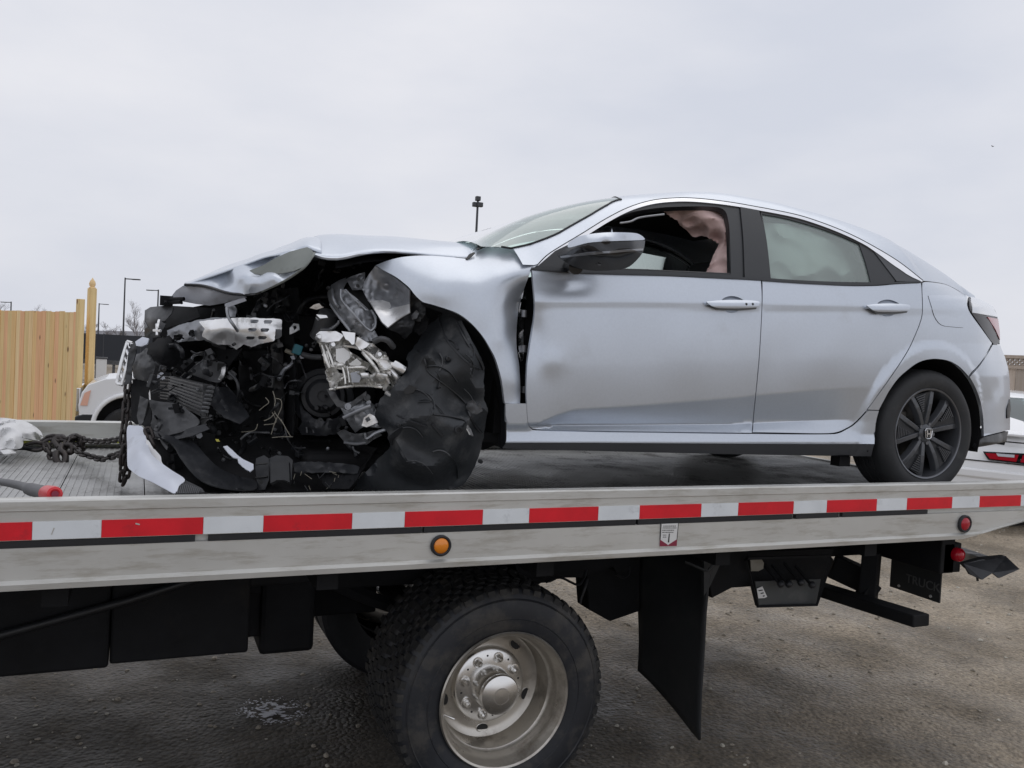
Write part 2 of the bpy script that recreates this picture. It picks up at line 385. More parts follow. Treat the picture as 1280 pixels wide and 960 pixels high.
def tubepx(name, pts, r, mt, parent, n=6, seg=5, smooth=60, label=None):
    """pts (px,py,Y)"""
    P = catmull([tuple(atY(np.array([p[0]]), np.array([p[1]]), p[2])[0]) for p in pts], seg, False)
    m = M(); m.tube(P, r, n); return m.build(name, mt, parent, smooth=smooth, label=label)
def v1(px, py, Y): return Vector(atY(np.array([float(px)]), np.array([float(py)]), float(Y))[0])
# ============================================================ THE WRECKED CAR
Z0 = 1.101; YS = .354; YC = YS+.90
car = thing('wrecked_car', (2.3, YC, Z0), 'silver four-door car with its front end torn off, chained on the flatbed', 'car')
def wl(pts, Y=.362):
    P = atY(np.array([p[0] for p in pts], float), np.array([p[1] for p in pts], float), Y); return P[:, 0], P[:, 2]-Z0
L_belt = wl([(560, 330), (665, 335), (717, 339.5), (802, 342), (861, 345), (962, 349.5), (1057, 355.8), (1119, 354.5), (1152, 353), (1200, 360)], .40)
L_char = wl([(560, 377), (668, 377), (800, 377), (945, 379.5), (1060, 382), (1250, 389)], .358)
L_crease = wl([(620, 530), (672, 530), (695, 519), (717, 512), (785, 507.7), (841, 503.5), (920, 497), (946, 494), (1019, 487.7), (1078, 483.8), (1250, 474)], .366)
L_ledge = wl([(620, 533), (700, 533), (920, 531), (940, 530), (992, 527.5), (1100, 524), (1250, 520)], .39)
L_dbot = wl([(620, 538.5), (740, 538.7), (920, 541.5), (940, 540.5), (1040, 541.5), (1250, 545)], .38)
L_sill = wl([(620, 553.5), (740, 553.6), (920, 554.6), (1093, 555), (1250, 556)], .37)
FOLDS = [[(668, 377), (800, 377), (945, 379.5), (1060, 382), (1150, 385.2)], [(672, 530), (695, 519), (717, 512), (785, 507.7), (841, 503.5), (920, 497), (946, 494), (1019, 487.7), (1078, 483.8), (1100, 482.4)], [(690, 533), (920, 531), (940, 530), (992, 527.5), (1060, 525)]]
def sst(a, b, x): t = np.clip((x-a)/(b-a), 0, 1); return t*t*(3-2*t)
RH = np.array([3.658, .321])  # rear hub X, h
FH = np.array([.945, .323])
def inset(X, h):
    X = np.asarray(X, float); h = np.asarray(h, float)
    hb = np.interp(X, *L_belt); hc = np.interp(X, *L_char); hk = np.interp(X, *L_crease); hl = np.interp(X, *L_ledge); hd = np.interp(X, *L_dbot); hs = np.interp(X, *L_sill)
    st = sst(1.43, 1.62, X)*(1-sst(2.9, 3.3, X))          # strength of the sculpted lower door
    hm = hk+.42*(hc-hk)
    # base curve (without sculpting)
    k0 = [hs-.06, hs, hd, hl, hk, hm, hc-.034, hb]; hc2 = hc
    base = [.055+0*X, .022+0*X, .040+0*X, .034+0*X, .007+0*X, -.003+0*X, .008+0*X, .050+0*X]
    scul = [.055+0*X, .022+0*X, .044+0*X, .086+0*X, .008+0*X, -.003+0*X, .008+0*X, .050+0*X]
    v = [b*(1-st)+s*st for b, s in zip(base, scul)]
    r = np.zeros_like(h+X)
    lo = h <= k0[0]; r = np.where(lo, v[0]+(k0[0]-h)*.6, r)
    for i in range(7):
        a, b = k0[i], k0[i+1]; t = np.clip((h-a)/np.maximum(b-a, 1e-4), 0, 1); m = (h > a) & (h <= b)
        if i == 3: tt = t**1.1
        elif i == 4: tt = 1-(1-t)**1.8
        elif i == 5: tt = t**2.1
        elif i == 6:
            # undercut below the shoulder line, then the shoulder leans in to the glass
            tc2 = np.clip((h-a)/.034, 0, 1); t2 = np.clip((h-hc2)/np.maximum(hb-hc2, .01), 0, 1)
            ed = 1-sst(3.1, 3.45, X)
            rr = .008-.0020*tc2*ed+(v[7]-.008+.0020*ed)*t2**1.15
            r = np.where(m, rr, r); continue
        else: tt = t
        r = np.where(m, v[i]+(v[i+1]-v[i])*tt, r)
    up = h > hb
    r = np.where(up, v[7]+(h-hb)*.56+(h-hb)**2*.12, r)
    # rear arch flare
    d = np.sqrt((X-RH[0])**2+(h-RH[1])**2)
    r = r-.020*(1-sst(.43, .475, d))*(1-sst(.05, .30, r))
    r = r+.012*(sst(.0, 1., (1.2-X)/.8))
    return r
def ysurf(px, py, off=0., extra=None):
    px = np.asarray(px, float); py = np.asarray(py, float); Y = np.full(px.shape, YS+.02)
    ex = extra(px, py) if extra is not None else 0.
    for _ in range(9):
        P = atY(px, py, Y); Yn = YS+off+ex+inset(P[:, 0], P[:, 2]-Z0); Y = .35*Y+.65*Yn
    return atY(px, py, Y)
# ---- doors
def dent_front(px, py):
    d = .020*np.exp(-((px-668)/13)**2-((py-418)/32)**2)-.008*np.exp(-((px-690)/16)**2-((py-452)/16)**2)
    d = d+.010*np.exp(-((px-705)/30)**2-((py-352)/9)**2)
    d = d+.0016*np.sin(px*.021+py*.013)+.0012*np.sin(px*.05-py*.02+1)*np.exp(-((px-860)/90)**2)
    return d
def dent_rear(px, py):
    w = .0030*np.sin((px-960)*.052+np.sin(py*.03)*.8)*np.exp(-((px-1040)/70)**2-((py-430)/45)**2)
    return w+.0022*np.exp(-((px-975)/10)**2-((py-425)/50)**2)+.0012*np.sin(py*.05+px*.017)
# beltline of the doors (lower edge of the black trim)
belt_f = [(664.5, 337), (717, 341), (802, 343.5), (861, 346), (920, 348.8), (951.5, 350.5)]
seam_bc = [(951.8, 350.5), (952.6, 380), (949.5, 440), (946.5, 475), (942.5, 515), (940, 540)]
fd = belt_f+seam_bc[1:-1]+[(940, 541.5), (900, 541), (820, 540), (740, 538.8), (676, 537.2), (664, 535), (659.5, 527), (657.5, 490), (658.5, 459), (660.5, 442), (664, 420), (667.5, 395), (668, 377), (666, 352)]
fd_o = catmull(fd, 5, True, corner=(0, 5, 5+len(seam_bc)-1))
def cup_o(cx, cy): return catmull([(cx-14, cy-4), (cx-9, cy-9), (cx, cy-10.5), (cx+9, cy-8), (cx+15, cy-3), (cx+10, cy+6), (cx, cy+10.5), (cx-9, cy+8)], 4, True)
panel('front_door', fd_o, lambda a, b: ysurf(a, b, 0, dent_front), 'paint', car, 5, shrink=.5, mirror=YC, holes=[cup_o(916, 380.5)], lines=FOLDS)
belt_r = [(952.6, 350.5), (1005, 354), (1057, 357), (1095, 357), (1119, 355), (1151.5, 353.5)]
seam_r = [(1152.3, 360), (1153, 380), (1152, 397), (1143.5, 420), (1131.6, 443.8), (1108, 479), (1084, 512), (1068, 529), (1057, 536), (1046, 540.5)]
rd = belt_r+seam_r+[(1030, 542), (990, 541.5), (940.5, 540.5)]+seam_bc[::-1][1:-1]
rd_o = catmull(rd, 5, True, corner=(0, 5, 18))
panel('rear_door', rd_o, lambda a, b: ysurf(a, b, 0, dent_rear), 'paint', car, 5, shrink=.5, mirror=YC, holes=[cup_o(1110.5, 385)], lines=FOLDS)
# ---- sill
sill = [(632, 504.5), (658, 504.5), (659.5, 527), (664, 536), (676, 538.3), (740, 540), (820, 541), (900, 542.2), (940, 542.4), (990, 543), (1030, 543), (1047, 542), (1058, 537), (1069, 530), (1085, 513.3), (1098.5, 513.6), (1094.5, 530), (1093, 555), (1010, 555), (920, 554.6), (740, 553.6), (632, 553.5)]
panel('sill_panel', catmull(sill, 3, True, corner=(0, 1, 14, 15, 17, 21)), lambda a, b: ysurf(a, b), 'paint', car, 5, mirror=YC)
lip = [(632, 553.9), (740, 554), (920, 555), (1010, 555.4), (1092.5, 555.4), (1089, 570.5), (1000, 569.2), (920, 567.8), (827, 565.8), (740, 563.5), (672, 562), (645, 561), (628, 560.5)]
panel('sill_skirt', catmull(lip, 3, True, corner=(0, 4, 5, 12)), lambda a, b: ysurf(a, b, .004, lambda p, q: (q-554)*.0012), mat('grey_sill_plastic', (.075, .077, .083), .35), car, 5, mirror=YC)
# ---- rear quarter, bumper
edge_pts = np.array([(330, 1150), (346, 1182), (358, 1200), (369, 1212), (375, 1228), (384, 1241), (399, 1247), (417, 1249.5), (428, 1250), (440, 1254), (450, 1257.5), (469, 1262), (496, 1263.5), (530, 1263.5), (545, 1264.5), (600, 1264)], float)
def rear_round(px, py):
    e = np.interp(py, edge_pts[:, 0], edge_pts[:, 1])+2.0; d = np.clip(e-px, 0, None)
    return .34*np.exp(-d/7.)+.16*np.exp(-d/22.)+.03*np.exp(-d/50.)
def quarter_extra(px, py):
    r = rear_round(px, py)
    return r+.0015*np.sin(px*.07)*np.sin(py*.05)
arch = [(1093.5, 552), (1096.5, 526), (1103, 505), (1111, 490), (1122, 474.5), (1135, 462.5), (1149, 453), (1163, 449.3), (1176, 449.4), (1188, 452.2), (1200, 459.5), (1211, 471), (1219, 485), (1225, 502), (1228.3, 522), (1229, 545)]
q = [(1152.7, 353), (1160, 352), (1181, 355), (1196, 362), (1209, 370), (1211, 387), (1226, 409), (1240.5, 429), (1232, 444), (1223.5, 456.5)]+[(1214, 466), (1211, 471)]+arch[::-1][5:13]+[(1098.7, 513), (1085.5, 512.5)]+seam_r[::-1][3:]
panel('quarter_panel', catmull(q, 4, True, corner=(0, 4, 7, 11, 19, 20)), lambda a, b: ysurf(a, b, 0, quarter_extra), 'paint', car, 4, shrink=.5, mirror=YC)
def bumper_extra(px, py):
    return rear_round(px, py)+.012*np.exp(-((px-1246)/7)**2-((py-487)/16)**2)+.006*np.exp(-((px-1236)/6)**2-((py-500)/12)**2)
bmp = [(1241, 430.5), (1250.2, 431), (1254, 440), (1258, 451), (1262, 469), (1263, 496), (1262.5, 520), (1263, 537.5), (1246, 541.5), (1229.5, 545.5), (1228.6, 522), (1225.3, 502), (1219.3, 485), (1212, 471.5), (1224.5, 457), (1233, 444.5)]
panel('rear_bumper', catmull(bmp, 4, True, corner=(0, 1, 7, 9, 13)), lambda a, b: ysurf(a, b, 0, bumper_extra), 'paint', car, 3.2, shrink=.4, mirror=YC)
val = [(1229.5, 546.5), (1246, 542.5), (1260, 539), (1258, 552), (1240, 556), (1217, 560), (1222, 553)]
panel('bumper_valance', catmull(val, 3, True, corner=(0, 2, 3, 5)), lambda a, b: ysurf(a, b, .01, rear_round), 'black', car, 4, mirror=YC)
refl = [(1257.5, 511), (1261, 499), (1262, 512), (1260.8, 522), (1257.5, 523)]
panel('bumper_vent', refl, lambda a, b: ysurf(a, b, 0, bumper_extra), 'black', car, 3, out=.006, mirror=YC)
# tail lamp
tl = [(1211, 371), (1224, 374.5), (1241, 383.5), (1246.8, 397), (1249, 414), (1249.6, 428), (1242.5, 430.5), (1227, 409), (1212, 387)]
rear_lamp_ok = 1
tlamp = panel('tail_light', catmull(tl, 3, True, corner=(0, 5, 8)), lambda a, b: ysurf(a, b, -.004, rear_round), mat('smoked_lens', (.012, .010, .012), .35, spec=.3), car, 3, mirror=YC)
def sub(name, o_, m, off, st=3): return panel(name, o_, lambda a, b: ysurf(a, b, off, rear_round), m, tlamp, st, skirt=.004, out=.006)
sub('clear_lens', [(1212, 371.5), (1224, 375), (1240.5, 384), (1246, 397), (1231, 394), (1214, 391)], mat('clear_silver_lens', (.72, .74, .77), .15, .5, coat=.8), 0)
sub('red_lens', [(1233, 396.5), (1246.3, 399), (1248.3, 414), (1248.6, 425), (1243, 412)], 'redlens', 0)
MT['paintedge'] = MT['paint']
# fuel door
panel('fuel_door', catmull([(1160, 370), (1175, 369.5), (1188, 371), (1197, 390), (1203.5, 409.5), (1190, 408.5), (1176, 406), (1168, 396), (1164, 383)], 3, True, corner=(0, 4)), lambda a, b: ysurf(a, b, 0, quarter_extra), 'paint', car, 4, out=.0025, skirt=.006, label='fuel filler door', mirror=None)
tubem = M()
fo = catmull([(1160, 370), (1175, 369.5), (1188, 371), (1197, 390), (1203.5, 409.5), (1190, 408.5), (1176, 406), (1168, 396), (1164, 383)], 3, True, corner=(0, 4))
tubem.tube(ysurf(fo[:, 0], fo[:, 1], 0, quarter_extra), .0016, 5, closed=True); tubem.build('fuel_door_seam', 'black', car)
# ---- dark structure behind the skin (below the belt), both sides
instr = [(673, 345), (717, 346), (802, 348.5), (920, 353), (1057, 361.5), (1151, 358), (1190, 369), (1212, 395), (1224, 432), (1218, 452), (1206, 463), (1188, 449), (1163, 445), (1135, 458), (1111, 485), (1097, 515), (1086, 556), (740, 555), (670, 550), (668, 440)]
panel('inner_structure', resample(instr, 14), lambda a, b: ysurf(a, b, .05, rear_round), 'dark', car, 16, mirror=YC, skirt=.002)
# ---- windows and their frames
chrome_top = [(672, 331.5), (682, 321), (695, 311.8), (728.7, 291.5), (757, 274), (785, 259.8), (813, 251.2), (841, 248), (869, 248.2), (905, 252), (938.7, 257.5), (991, 267.6), (1024, 277.5), (1057, 290.5), (1086, 305), (1122.5, 326.8), (1153.6, 351)]
ct = catmull(chrome_top, 5, False)
def normal_off(C, d):
    t = np.gradient(C, axis=0); t /= np.linalg.norm(t, axis=1)[:, None]; n = np.stack([-t[:, 1], t[:, 0]], 1); n[n[:, 1] < 0] *= -1; return C+n*d
w = np.interp(ct[:, 0], [672, 700, 800, 920, 1085, 1120, 1140, 1153], [1.2, 5.2, 4.4, 3.6, 3.2, 7, 6, 1.5])[:, None]
cb = normal_off(ct, 1.0); tt_ = cb-ct; cb = ct+tt_*w
sp = lambda off=0.: (lambda a, b: ysurf(a, b, off))
panel('window_trim', np.vstack([ct, cb[::-1]]), sp(-.003), 'chrome', car, 8, skirt=.008, mirror=YC)
m = M(); m.tube(ysurf(ct[:, 0], ct[:, 1]-.3, -.001), .0030, 5); m.build('trim_seal', 'rubber', car)
# door frame ring (front)
win_f = catmull([(709, 333.5), (716, 309), (740, 287.5), (757, 278), (785, 266.5), (813, 261), (841, 258.5), (883.6, 258), (904, 261.5), (910.5, 276), (912.5, 300), (913.5, 343), (870, 341), (804, 338), (757, 336.5)], 4, True, corner=(0, 11))
cbi = lambda a, b: cb[(cb[:, 0] >= a) & (cb[:, 0] <= b)]
fr_o = np.vstack([[(665, 336.5)], cbi(676, 924), [(926.5, 259.5), (929, 300), (931.5, 349)], [(920, 348.3), (861, 345.3), (802, 342.6), (717, 340)]])
frm = panel('window_frame', resample(fr_o, 5), sp(.004), 'trim', car, 5, holes=[win_f], skirt=.03, mirror=YC)
m = M(); wf = normal_off(win_f, 0); P_ = ysurf(win_f[:, 0], win_f[:, 1], .012); m.tube(P_, .006, 6, closed=True); m.build('weather_seal', 'rubber', car, smooth=60)
panel('door_pillar', catmull([(925.5, 258.5), (949, 262.8), (954, 285), (958.5, 315), (961.8, 350), (931, 348.7), (929.3, 300)], 4, True, corner=(0, 1, 4, 5)), sp(-.004), 'trim', car, 6, skirt=.02, mirror=YC)
win_r = catmull([(952.5, 267.5), (984.7, 273.5), (1024, 285), (1050, 294.5), (1074, 305), (1082, 328), (1088.5, 352.8), (1057, 352.5), (1005, 350.5), (963.5, 347.8), (959, 305)], 4, True, corner=(0, 4, 6, 9))
fr_r = np.vstack([[(950.5, 262.5)], cbi(955, 1086), [(1088, 309.5), (1119, 350.5)], [(1117, 353.8), (1095, 356), (1057, 355.8), (1005, 353), (962, 349.9)]])
panel('window_frame', resample(fr_r, 5), sp(.004), 'trim', car, 5, holes=[win_r], skirt=.02, mirror=YC)
panel('window_glass', win_r, sp(.012), 'glass_s', car, 9, skirt=0, mirror=YC)
cp = np.vstack([[(1090, 311)], cb[(cb[:, 0] > 1091) & (cb[:, 0] < 1149)], [(1151, 352)], [(1121, 351.5)]])
panel('quarter_pillar_cover', resample(cp, 5), sp(.0), mat('grey_pillar_plastic', (.055, .058, .064), .35), car, 5, skirt=.015, mirror=YC)
# far front window glass is whole; near one smashed: splinters left in the channel
m = M()
P_ = ysurf(win_f[:, 0], win_f[:, 1], .016)
v = P_.copy(); v[:, 1] = 2*YC-v[:, 1]
# far-side front pane
far = M(); far.add([tuple(p) for p in v], [tuple(range(len(v)))]); far.build('window_glass', 'glass_f', car)
panel('mirror_base', [(668, 336), (694, 313.5), (716, 303), (712, 336)], sp(-.004), 'trim', car, 6, skirt=.02, mirror=YC)
# belt moulding
bm_t = catmull([(664.5, 334), (717, 337.2), (802, 340), (861, 342.8), (920, 346), (962, 348), (1005, 351), (1057, 353.6), (1090, 354), (1119, 352.4), (1151, 351.3)], 5, False)
bm_b = catmull([(664, 336.8), (717, 340.8), (802, 343.3), (861, 345.8), (920, 348.6), (962, 351), (1005, 354), (1057, 356.6), (1090, 356.6), (1119, 354.6), (1151, 353)], 5, False)
panel('belt_moulding', np.vstack([bm_t, bm_b[::-1]]), sp(-.006), 'trim', car, 8, skirt=.012, mirror=YC)

# ---- roof, windscreen, tailgate: loft across the car
E3 = ysurf(ct[:, 0], ct[:, 1], .002)
ext = catmull([(1153.6, 351), (1163, 351.8), (1181, 355), (1196, 362), (1209, 370), (1226, 375)], 5, False)
E3x = ysurf(ext[:, 0], ext[:, 1], .0, rear_round)
E3 = np.vstack([E3, E3x[1:]])
sil = catmull([(585, 303), (596.6, 299.5), (655.6, 271.5), (717.5, 254.5), (765, 247), (796, 244.2), (830, 241.8), (860, 240.3), (895, 241.8), (925.6, 246.5), (960, 253), (991, 261), (1024, 270), (1057, 281), (1085, 292), (1109, 304), (1149, 326), (1181.5, 345), (1209, 364), (1228, 375)], 4, False)
SY = np.interp(sil[:, 0], [585, 655, 717, 800, 860, 1050, 1150, 1228], [.80, .82, .82, .84, .80, .78, .74, .70])
S3 = atY(sil[:, 0], sil[:, 1], SY)
eo = np.argsort(E3[:, 0]); E3 = E3[eo]; so_ = np.argsort(S3[:, 0]); S3 = S3[so_]
def top(X, s):
    """s: 0 = outer edge near, 1 = crest line, up to centre 2"""
    eY = np.interp(X, E3[:, 0], E3[:, 1]); eZ = np.interp(X, E3[:, 0], E3[:, 2])
    cY = np.interp(X, S3[:, 0], S3[:, 1]); cZ = np.interp(X, S3[:, 0], S3[:, 2])
    if X < E3[0, 0]: eZ = E3[0, 2]-(E3[0, 0]-X)*.05
    if s <= 1:
        y = eY+(cY-eY)*s; z = eZ+(cZ-eZ)*(1-(1-s)**1.9)
    else:
        n = s-1; y = cY+(YC-cY)*n; z = cZ-.002*(1-(1-n)**2)
    return (X, y, z)
def top_strip(name, X0, X1, s0, s1, mt, nx=60, ns=8, both=True, offz=0., skirtz=.0, fx=None):
    G = []
    for i in range(nx+1):
        u = i/nx; row = []
        for j in range(ns+1):
            s = s0+(s1-s0)*j/ns; X = X0+(X1-X0)*u
            if fx: X = fx(u, s)
            p = top(X, s); row.append((p[0], p[1], p[2]+offz))
        G.append(row)
    if both == 'full':
        G = [r+[(p[0], 2*YC-p[1], p[2]) for p in r[::-1][1:]] for r in G]
    m = M(); m.grid(G); m.build(name, mt, car, smooth=40)
    if both is True:
        m = M(); m.grid([[(p[0], 2*YC-p[1], p[2]) for p in r] for r in G]); m.build(name, mt, car, smooth=40)
# windscreen px landmarks -> X values
XW0 = 1.16; XW1 = 2.06      # cowl, header at the crest line
XR1 = 3.05; XG1 = 4.05
# the near edge of the windscreen glass, found on the surface from points seen in the picture
def proj_(p):
    d = np.array(p)-CAMP; z = d @ _F; return 640+FL*(d @ _R)/z, 480-FL*(d @ _U)/z
_c = [(X_, s_, *proj_(top(X_, s_))) for X_ in np.arange(1.30, 2.10, .008) for s_ in np.arange(0, 1.1, .025)]; _c = np.array(_c)
GE = []
for tx, ty in ((612, 308.5), (638, 310), (658, 308), (678, 301.5), (697, 291.5), (717.5, 280.5), (738, 269), (757, 258), (768, 251)):
    k_ = np.argmin((_c[:, 2]-tx)**2+(_c[:, 3]-ty)**2); GE.append((_c[k_, 0], _c[k_, 1]))
GE.sort(); print('GE', [(round(float(a), 2), round(float(b), 2)) for a, b in GE])
def sW(X):  # where the pillar ends and the glass starts
    if X < 2.0: return float(np.interp(X, [g[0] for g in GE], [g[1] for g in GE]))
    return float(np.interp(X, [1.3, 1.41, 1.48, 1.7, 1.88, 1.99, 2.06, 2.2, 4.2], [.54, .44, .38, .30, .33, .48, .75, 1., 1.]))
def fx_ws(u, s):
    curve = (.20*(2-s)**2)   # glass wraps back at the sides (plan curve)
    return 0
# pillar / cantrail, near and far
G = []
for i in range(120):
    X = 1.40+(4.33-1.40)*i/119; sw = sW(X); G.append([top(X, sw*j/8) for j in range(9)])
for mir in (0, 1):
    m = M(); m.grid([[(p[0], 2*YC-p[1] if mir else p[1], p[2]) for p in r] for r in G]); m.build('roof_rail', 'paint', car, smooth=50)
def section_rows(Xa, Xb, n, bow_a=0., bow_b=0., ns=14, off=0.):
    rows = []
    for i in range(n+1):
        u = i/n; row = []
        for j in range(ns+1):
            k = j/ns; Xc = (Xa-bow_a*(1-(1-k)**2))*(1-u)+(Xb-bow_b*(1-(1-k)**2))*u
            s = sW(Xc)+(2-sW(Xc))*k; p = top(Xc, s); row.append((p[0], p[1], p[2]+off))
        rows.append(row+[(p[0], 2*YC-p[1], p[2]) for p in row[::-1][1:]])
    return rows
m = M(); m.grid(section_rows(2.0, 3.12, 40, -.09, -.03)); m.build('roof', 'paint', car, smooth=50)
m = M(); m.grid(section_rows(2.05, 3.12, 12, -.09, -.03, off=-.06)); m.build('headlining', 'liningb', car, smooth=50)
m = M(); m.grid(section_rows(1.285, 1.995, 24, .04, -.09)); m.build('windscreen', 'glass_w', car, smooth=50)
m = M(); m.grid(section_rows(3.125, 4.06, 24, -.03, -.06)); m.build('rear_window', 'glass_s', car, smooth=50)
m = M(); rows = section_rows(4.065, 4.31, 10, -.06, -.10); m.grid(rows); m.build('tailgate', 'paint', car, smooth=50)
m = M()
for a in (0, 1):
    pth = [r[0] for r in section_rows(1.36, 1.995, 20, .04, -.09)]; pth = [(p[0], 2*YC-p[1] if a else p[1], p[2]+.002) for p in pth]; m.tube(pth, .0045, 6)
m.tube([(p[0], p[1], p[2]-.001) for p in section_rows(1.995, 2.2, 1, -.09, .1)[0]], .0045, 6); m.build('windscreen_seal', 'rubber', car, smooth=60)
# rear face of tailgate and bumper, behind the silhouette
def rear_face(name, ypts, mt, bulge, n=14, inx=0):
    C_ = []
    for (x, y) in ypts:
        p = ysurf(np.array([x]), np.array([y]), 0, rear_round)[0]; C_.append(p)
    G = []
    for p in C_:
        row = []
        for j in range(n+1):
            k = j/n; yy = p[1]+(2*YC-2*p[1])*k; row.append((p[0]-.003+bulge*(1-(2*k-1)**2)**.8, yy, p[2]-.002))
        G.append(row)
    m = M(); m.grid(G); m.build(name, mt, car, smooth=50)
rear_face('tailgate_skin', [(1228, 377), (1240.5, 385), (1246.5, 398), (1249.5, 417), (1250, 430)], 'paint', .07)
rear_face('bumper_skin', [(1250.5, 431), (1255, 442), (1262, 469), (1263, 496), (1263, 537)], 'paint', .08)
rear_face('diffuser', [(1261, 539), (1256, 556)], 'black', .05)

# ---- door handles
def handle(cx, cy, L_, keyed):
    o_ = catmull([(cx-L_/2, cy-3.5), (cx-L_/4, cy-5.2), (cx+L_*.1, cy-5.6), (cx+L_/2-2, cy-4.2), (cx+L_/2, cy), (cx+L_/2-3, cy+3.6), (cx+L_*.1, cy+5.0), (cx-L_/4, cy+4.6), (cx-L_/2+6, cy+1.6)], 4, True, corner=(0,))
    cup = cup_o(cx, cy)
    panel('handle_recess', cup, lambda a, b: ysurf(a, b, 0, lambda p, q: .026*np.clip(1-((p-cx)/16)**2-((q-cy)/11.5)**2, 0, 1)**.6), 'paint', car, 1.8, skirt=.0, mirror=YC)
    def ex(p, q): return -.030+.006*((q-cy)/5)**2+.008*((p-cx)/(L_/2))**2-.0055*(q-cy)/5
    h_ = panel('door_handle', o_, lambda a, b: ysurf(a, b, 0, ex), 'paint', car, 2.5, skirt=.02)
    m = M()
    for sx in (-1, 1):
        a = ysurf(np.array([cx+sx*(L_/2-9)]), np.array([cy*1.]), 0)[0]; m.box((a[0], a[1]-.008, a[2]), (.02, .026, .010))
    m.build('handle_mount', 'trim', h_)
    if keyed:
        for dx in (17, 25):
            p = ysurf(np.array([cx+dx*1.]), np.array([cy-.3]), 0, ex)[0]; m = M(); m.cyl((p[0], p[1]+.004, p[2]), (p[0], p[1]-.0015, p[2]), .0055, 10); m.build('handle_button', 'ink', h_)
    # shadow in the gap under the pull, painted as a grey strip
    st = [(cx-L_/2+3, cy+1.8), (cx-L_/4, cy+4.7), (cx+L_*.1, cy+5.3), (cx+L_/2-3, cy+3.9), (cx+L_/2-4, cy+6), (cx+L_*.1, cy+8), (cx-L_/4, cy+7)]
    panel('handle_shade_strip', st, lambda a, b: ysurf(a, b, -.020), mat('grey_handle_shade', (.12, .125, .13), .4, .3), h_, 3, skirt=.015)
handle(916, 380.5, 66, True); handle(1110.5, 385, 54, False)

# ---- door mirror
mt_o = [(711, 303), (722, 296), (740, 292.2), (757, 290.6), (775, 290.4), (794, 291.4), (802, 294.5), (806, 298.5), (804, 300), (790, 300.5), (760, 301.5), (735, 303.5), (714, 309), (709.5, 308)]
lo_o = [(710, 309.5), (735, 304), (760, 302), (790, 301), (806.5, 300.5), (804, 314), (797, 324), (787, 333), (776, 336.6), (757, 338.3), (742, 338.4), (722, 335), (706, 327), (696, 318.5), (700, 314)]
fm = tps([(695, 318, .33), (711, 303, .27), (757, 291, .18), (757, 294.5, .135), (780, 294, .14), (735, 297, .15), (806, 300, .21), (806, 306, .20), (757, 303, .142), (720, 308, .19), (757, 309, .152), (757, 312, .120), (790, 312, .135), (757, 325, .16), (785, 332, .22), (742, 338, .24), (715, 330, .26), (780, 298, .15)])
mpos = lambda a, b: atY(a, b, fm(a, b))
mir = panel('mirror_cap', catmull(mt_o, 4, True, corner=(0, 8)), mpos, 'paint', car, 4, skirt=.09, solid=1, analytic=False, smooth=50)
panel('mirror_housing_and_shade', catmull(lo_o, 4, True, corner=(0, 4)), lambda a, b: atY(a, b, fm(a, b)+.004), 'gloss', car, 4, skirt=.08, solid=1, analytic=False, smooth=50)  # black housing also covers the silver cap's lower half, painting its dark reflection
st = np.vstack([catmull([(700, 320), (735, 316.2), (770, 313), (804, 310.5)], 4, False), catmull([(803.5, 313), (770, 315.8), (735, 319), (701, 322.5)], 4, False)])
panel('mirror_indicator', st, lambda a, b: atY(a, b, fm(a, b)-.004), mat('grey_lens', (.22, .23, .25), .15, .4, coat=.6), car, 4, skirt=.006, analytic=False)
a = v1(720, 334, .30); b_ = v1(712, 333, .42); m = M(); m.tube([a, (a+b_)/2, b_], [.03, .028, .03], 10); m.build('mirror_stalk', 'gloss', car, smooth=60)
# far mirror
m = M(); c = v1(757, 312, .2); m.lathe([(.0, -.06), (.06, -.05), (.085, -.01), (.08, .05), (.0, .07)], (1.62, 2*YC-.22, 1.101+1.04), (1, 0, 0), 16); m.build('mirror_cap', 'paint', car, smooth=60)

# ---- interior
def seat(x, y, w_=.5):
    for nm, pts in (('seat_cushion', [(x-.28, .28), (x-.28, .42), (x+.22, .36), (x+.22, .24)]), ('seat_back', [(x+.14, .34), (x+.26, .30), (x+.50, .92), (x+.40, .96), (x+.33, .93)]), ('headrest', [(x+.40, .98), (x+.50, .96), (x+.53, 1.12), (x+.46, 1.14)])):
        ww = w_ if nm != 'headrest' else .26
        m = M(); m.prism([(px_, y-ww/2, Z0+h_) for px_, h_ in pts], (0, ww, 0)); m.build(nm, 'seat', car, bevel=.03, bseg=3)
seat(2.15, YC-.37); seat(2.15, YC+.37); seat(3.0, YC, 1.25)
m = M(); m.prism([(1.38, YC-.68, Z0+.55), (1.38, YC-.68, Z0+.90), (1.62, YC-.68, Z0+.93), (1.76, YC-.68, Z0+.80), (1.70, YC-.68, Z0+.55)], (0, 1.36, 0)); m.build('dashboard', 'liningb', car, bevel=.03)
m = M(); m.tube([(1.86+.06*math.sin(t), YC-.37+.185*math.cos(t), Z0+.78+.175*math.sin(t)) for t in np.linspace(0, 2*math.pi, 29)[:-1]], .014, 8, closed=True); m.build('steering_wheel', 'gloss', car, smooth=60)
m = M(); m.box((2.55, YC, Z0+.27), (2.7, 1.5, .04)); m.box((1.36, YC, Z0+.59), (.05, 1.55, .60)); m.box((3.98, YC, Z0+.55), (.05, 1.3, .55)); m.build('floor_pan', 'dark', car)
m = M(); m.box((3.65, YC, Z0+.78), (.75, 1.35, .03)); m.build('parcel_shelf', 'liningb', car)
m = M(); m.box((2.5, YC, Z0+.27), (2.0, 1.2, .05)); m.tube([(1.5, YC+.1, Z0+.23), (2.6, YC+.1, Z0+.22), (3.3, YC+.1, Z0+.20), (4.2, YC+.3, Z0+.20)], .03, 8); m.box((3.22, YC-.75, Z0+.17), (.07, .06, .05)); m.build('underbody', 'dark', car)
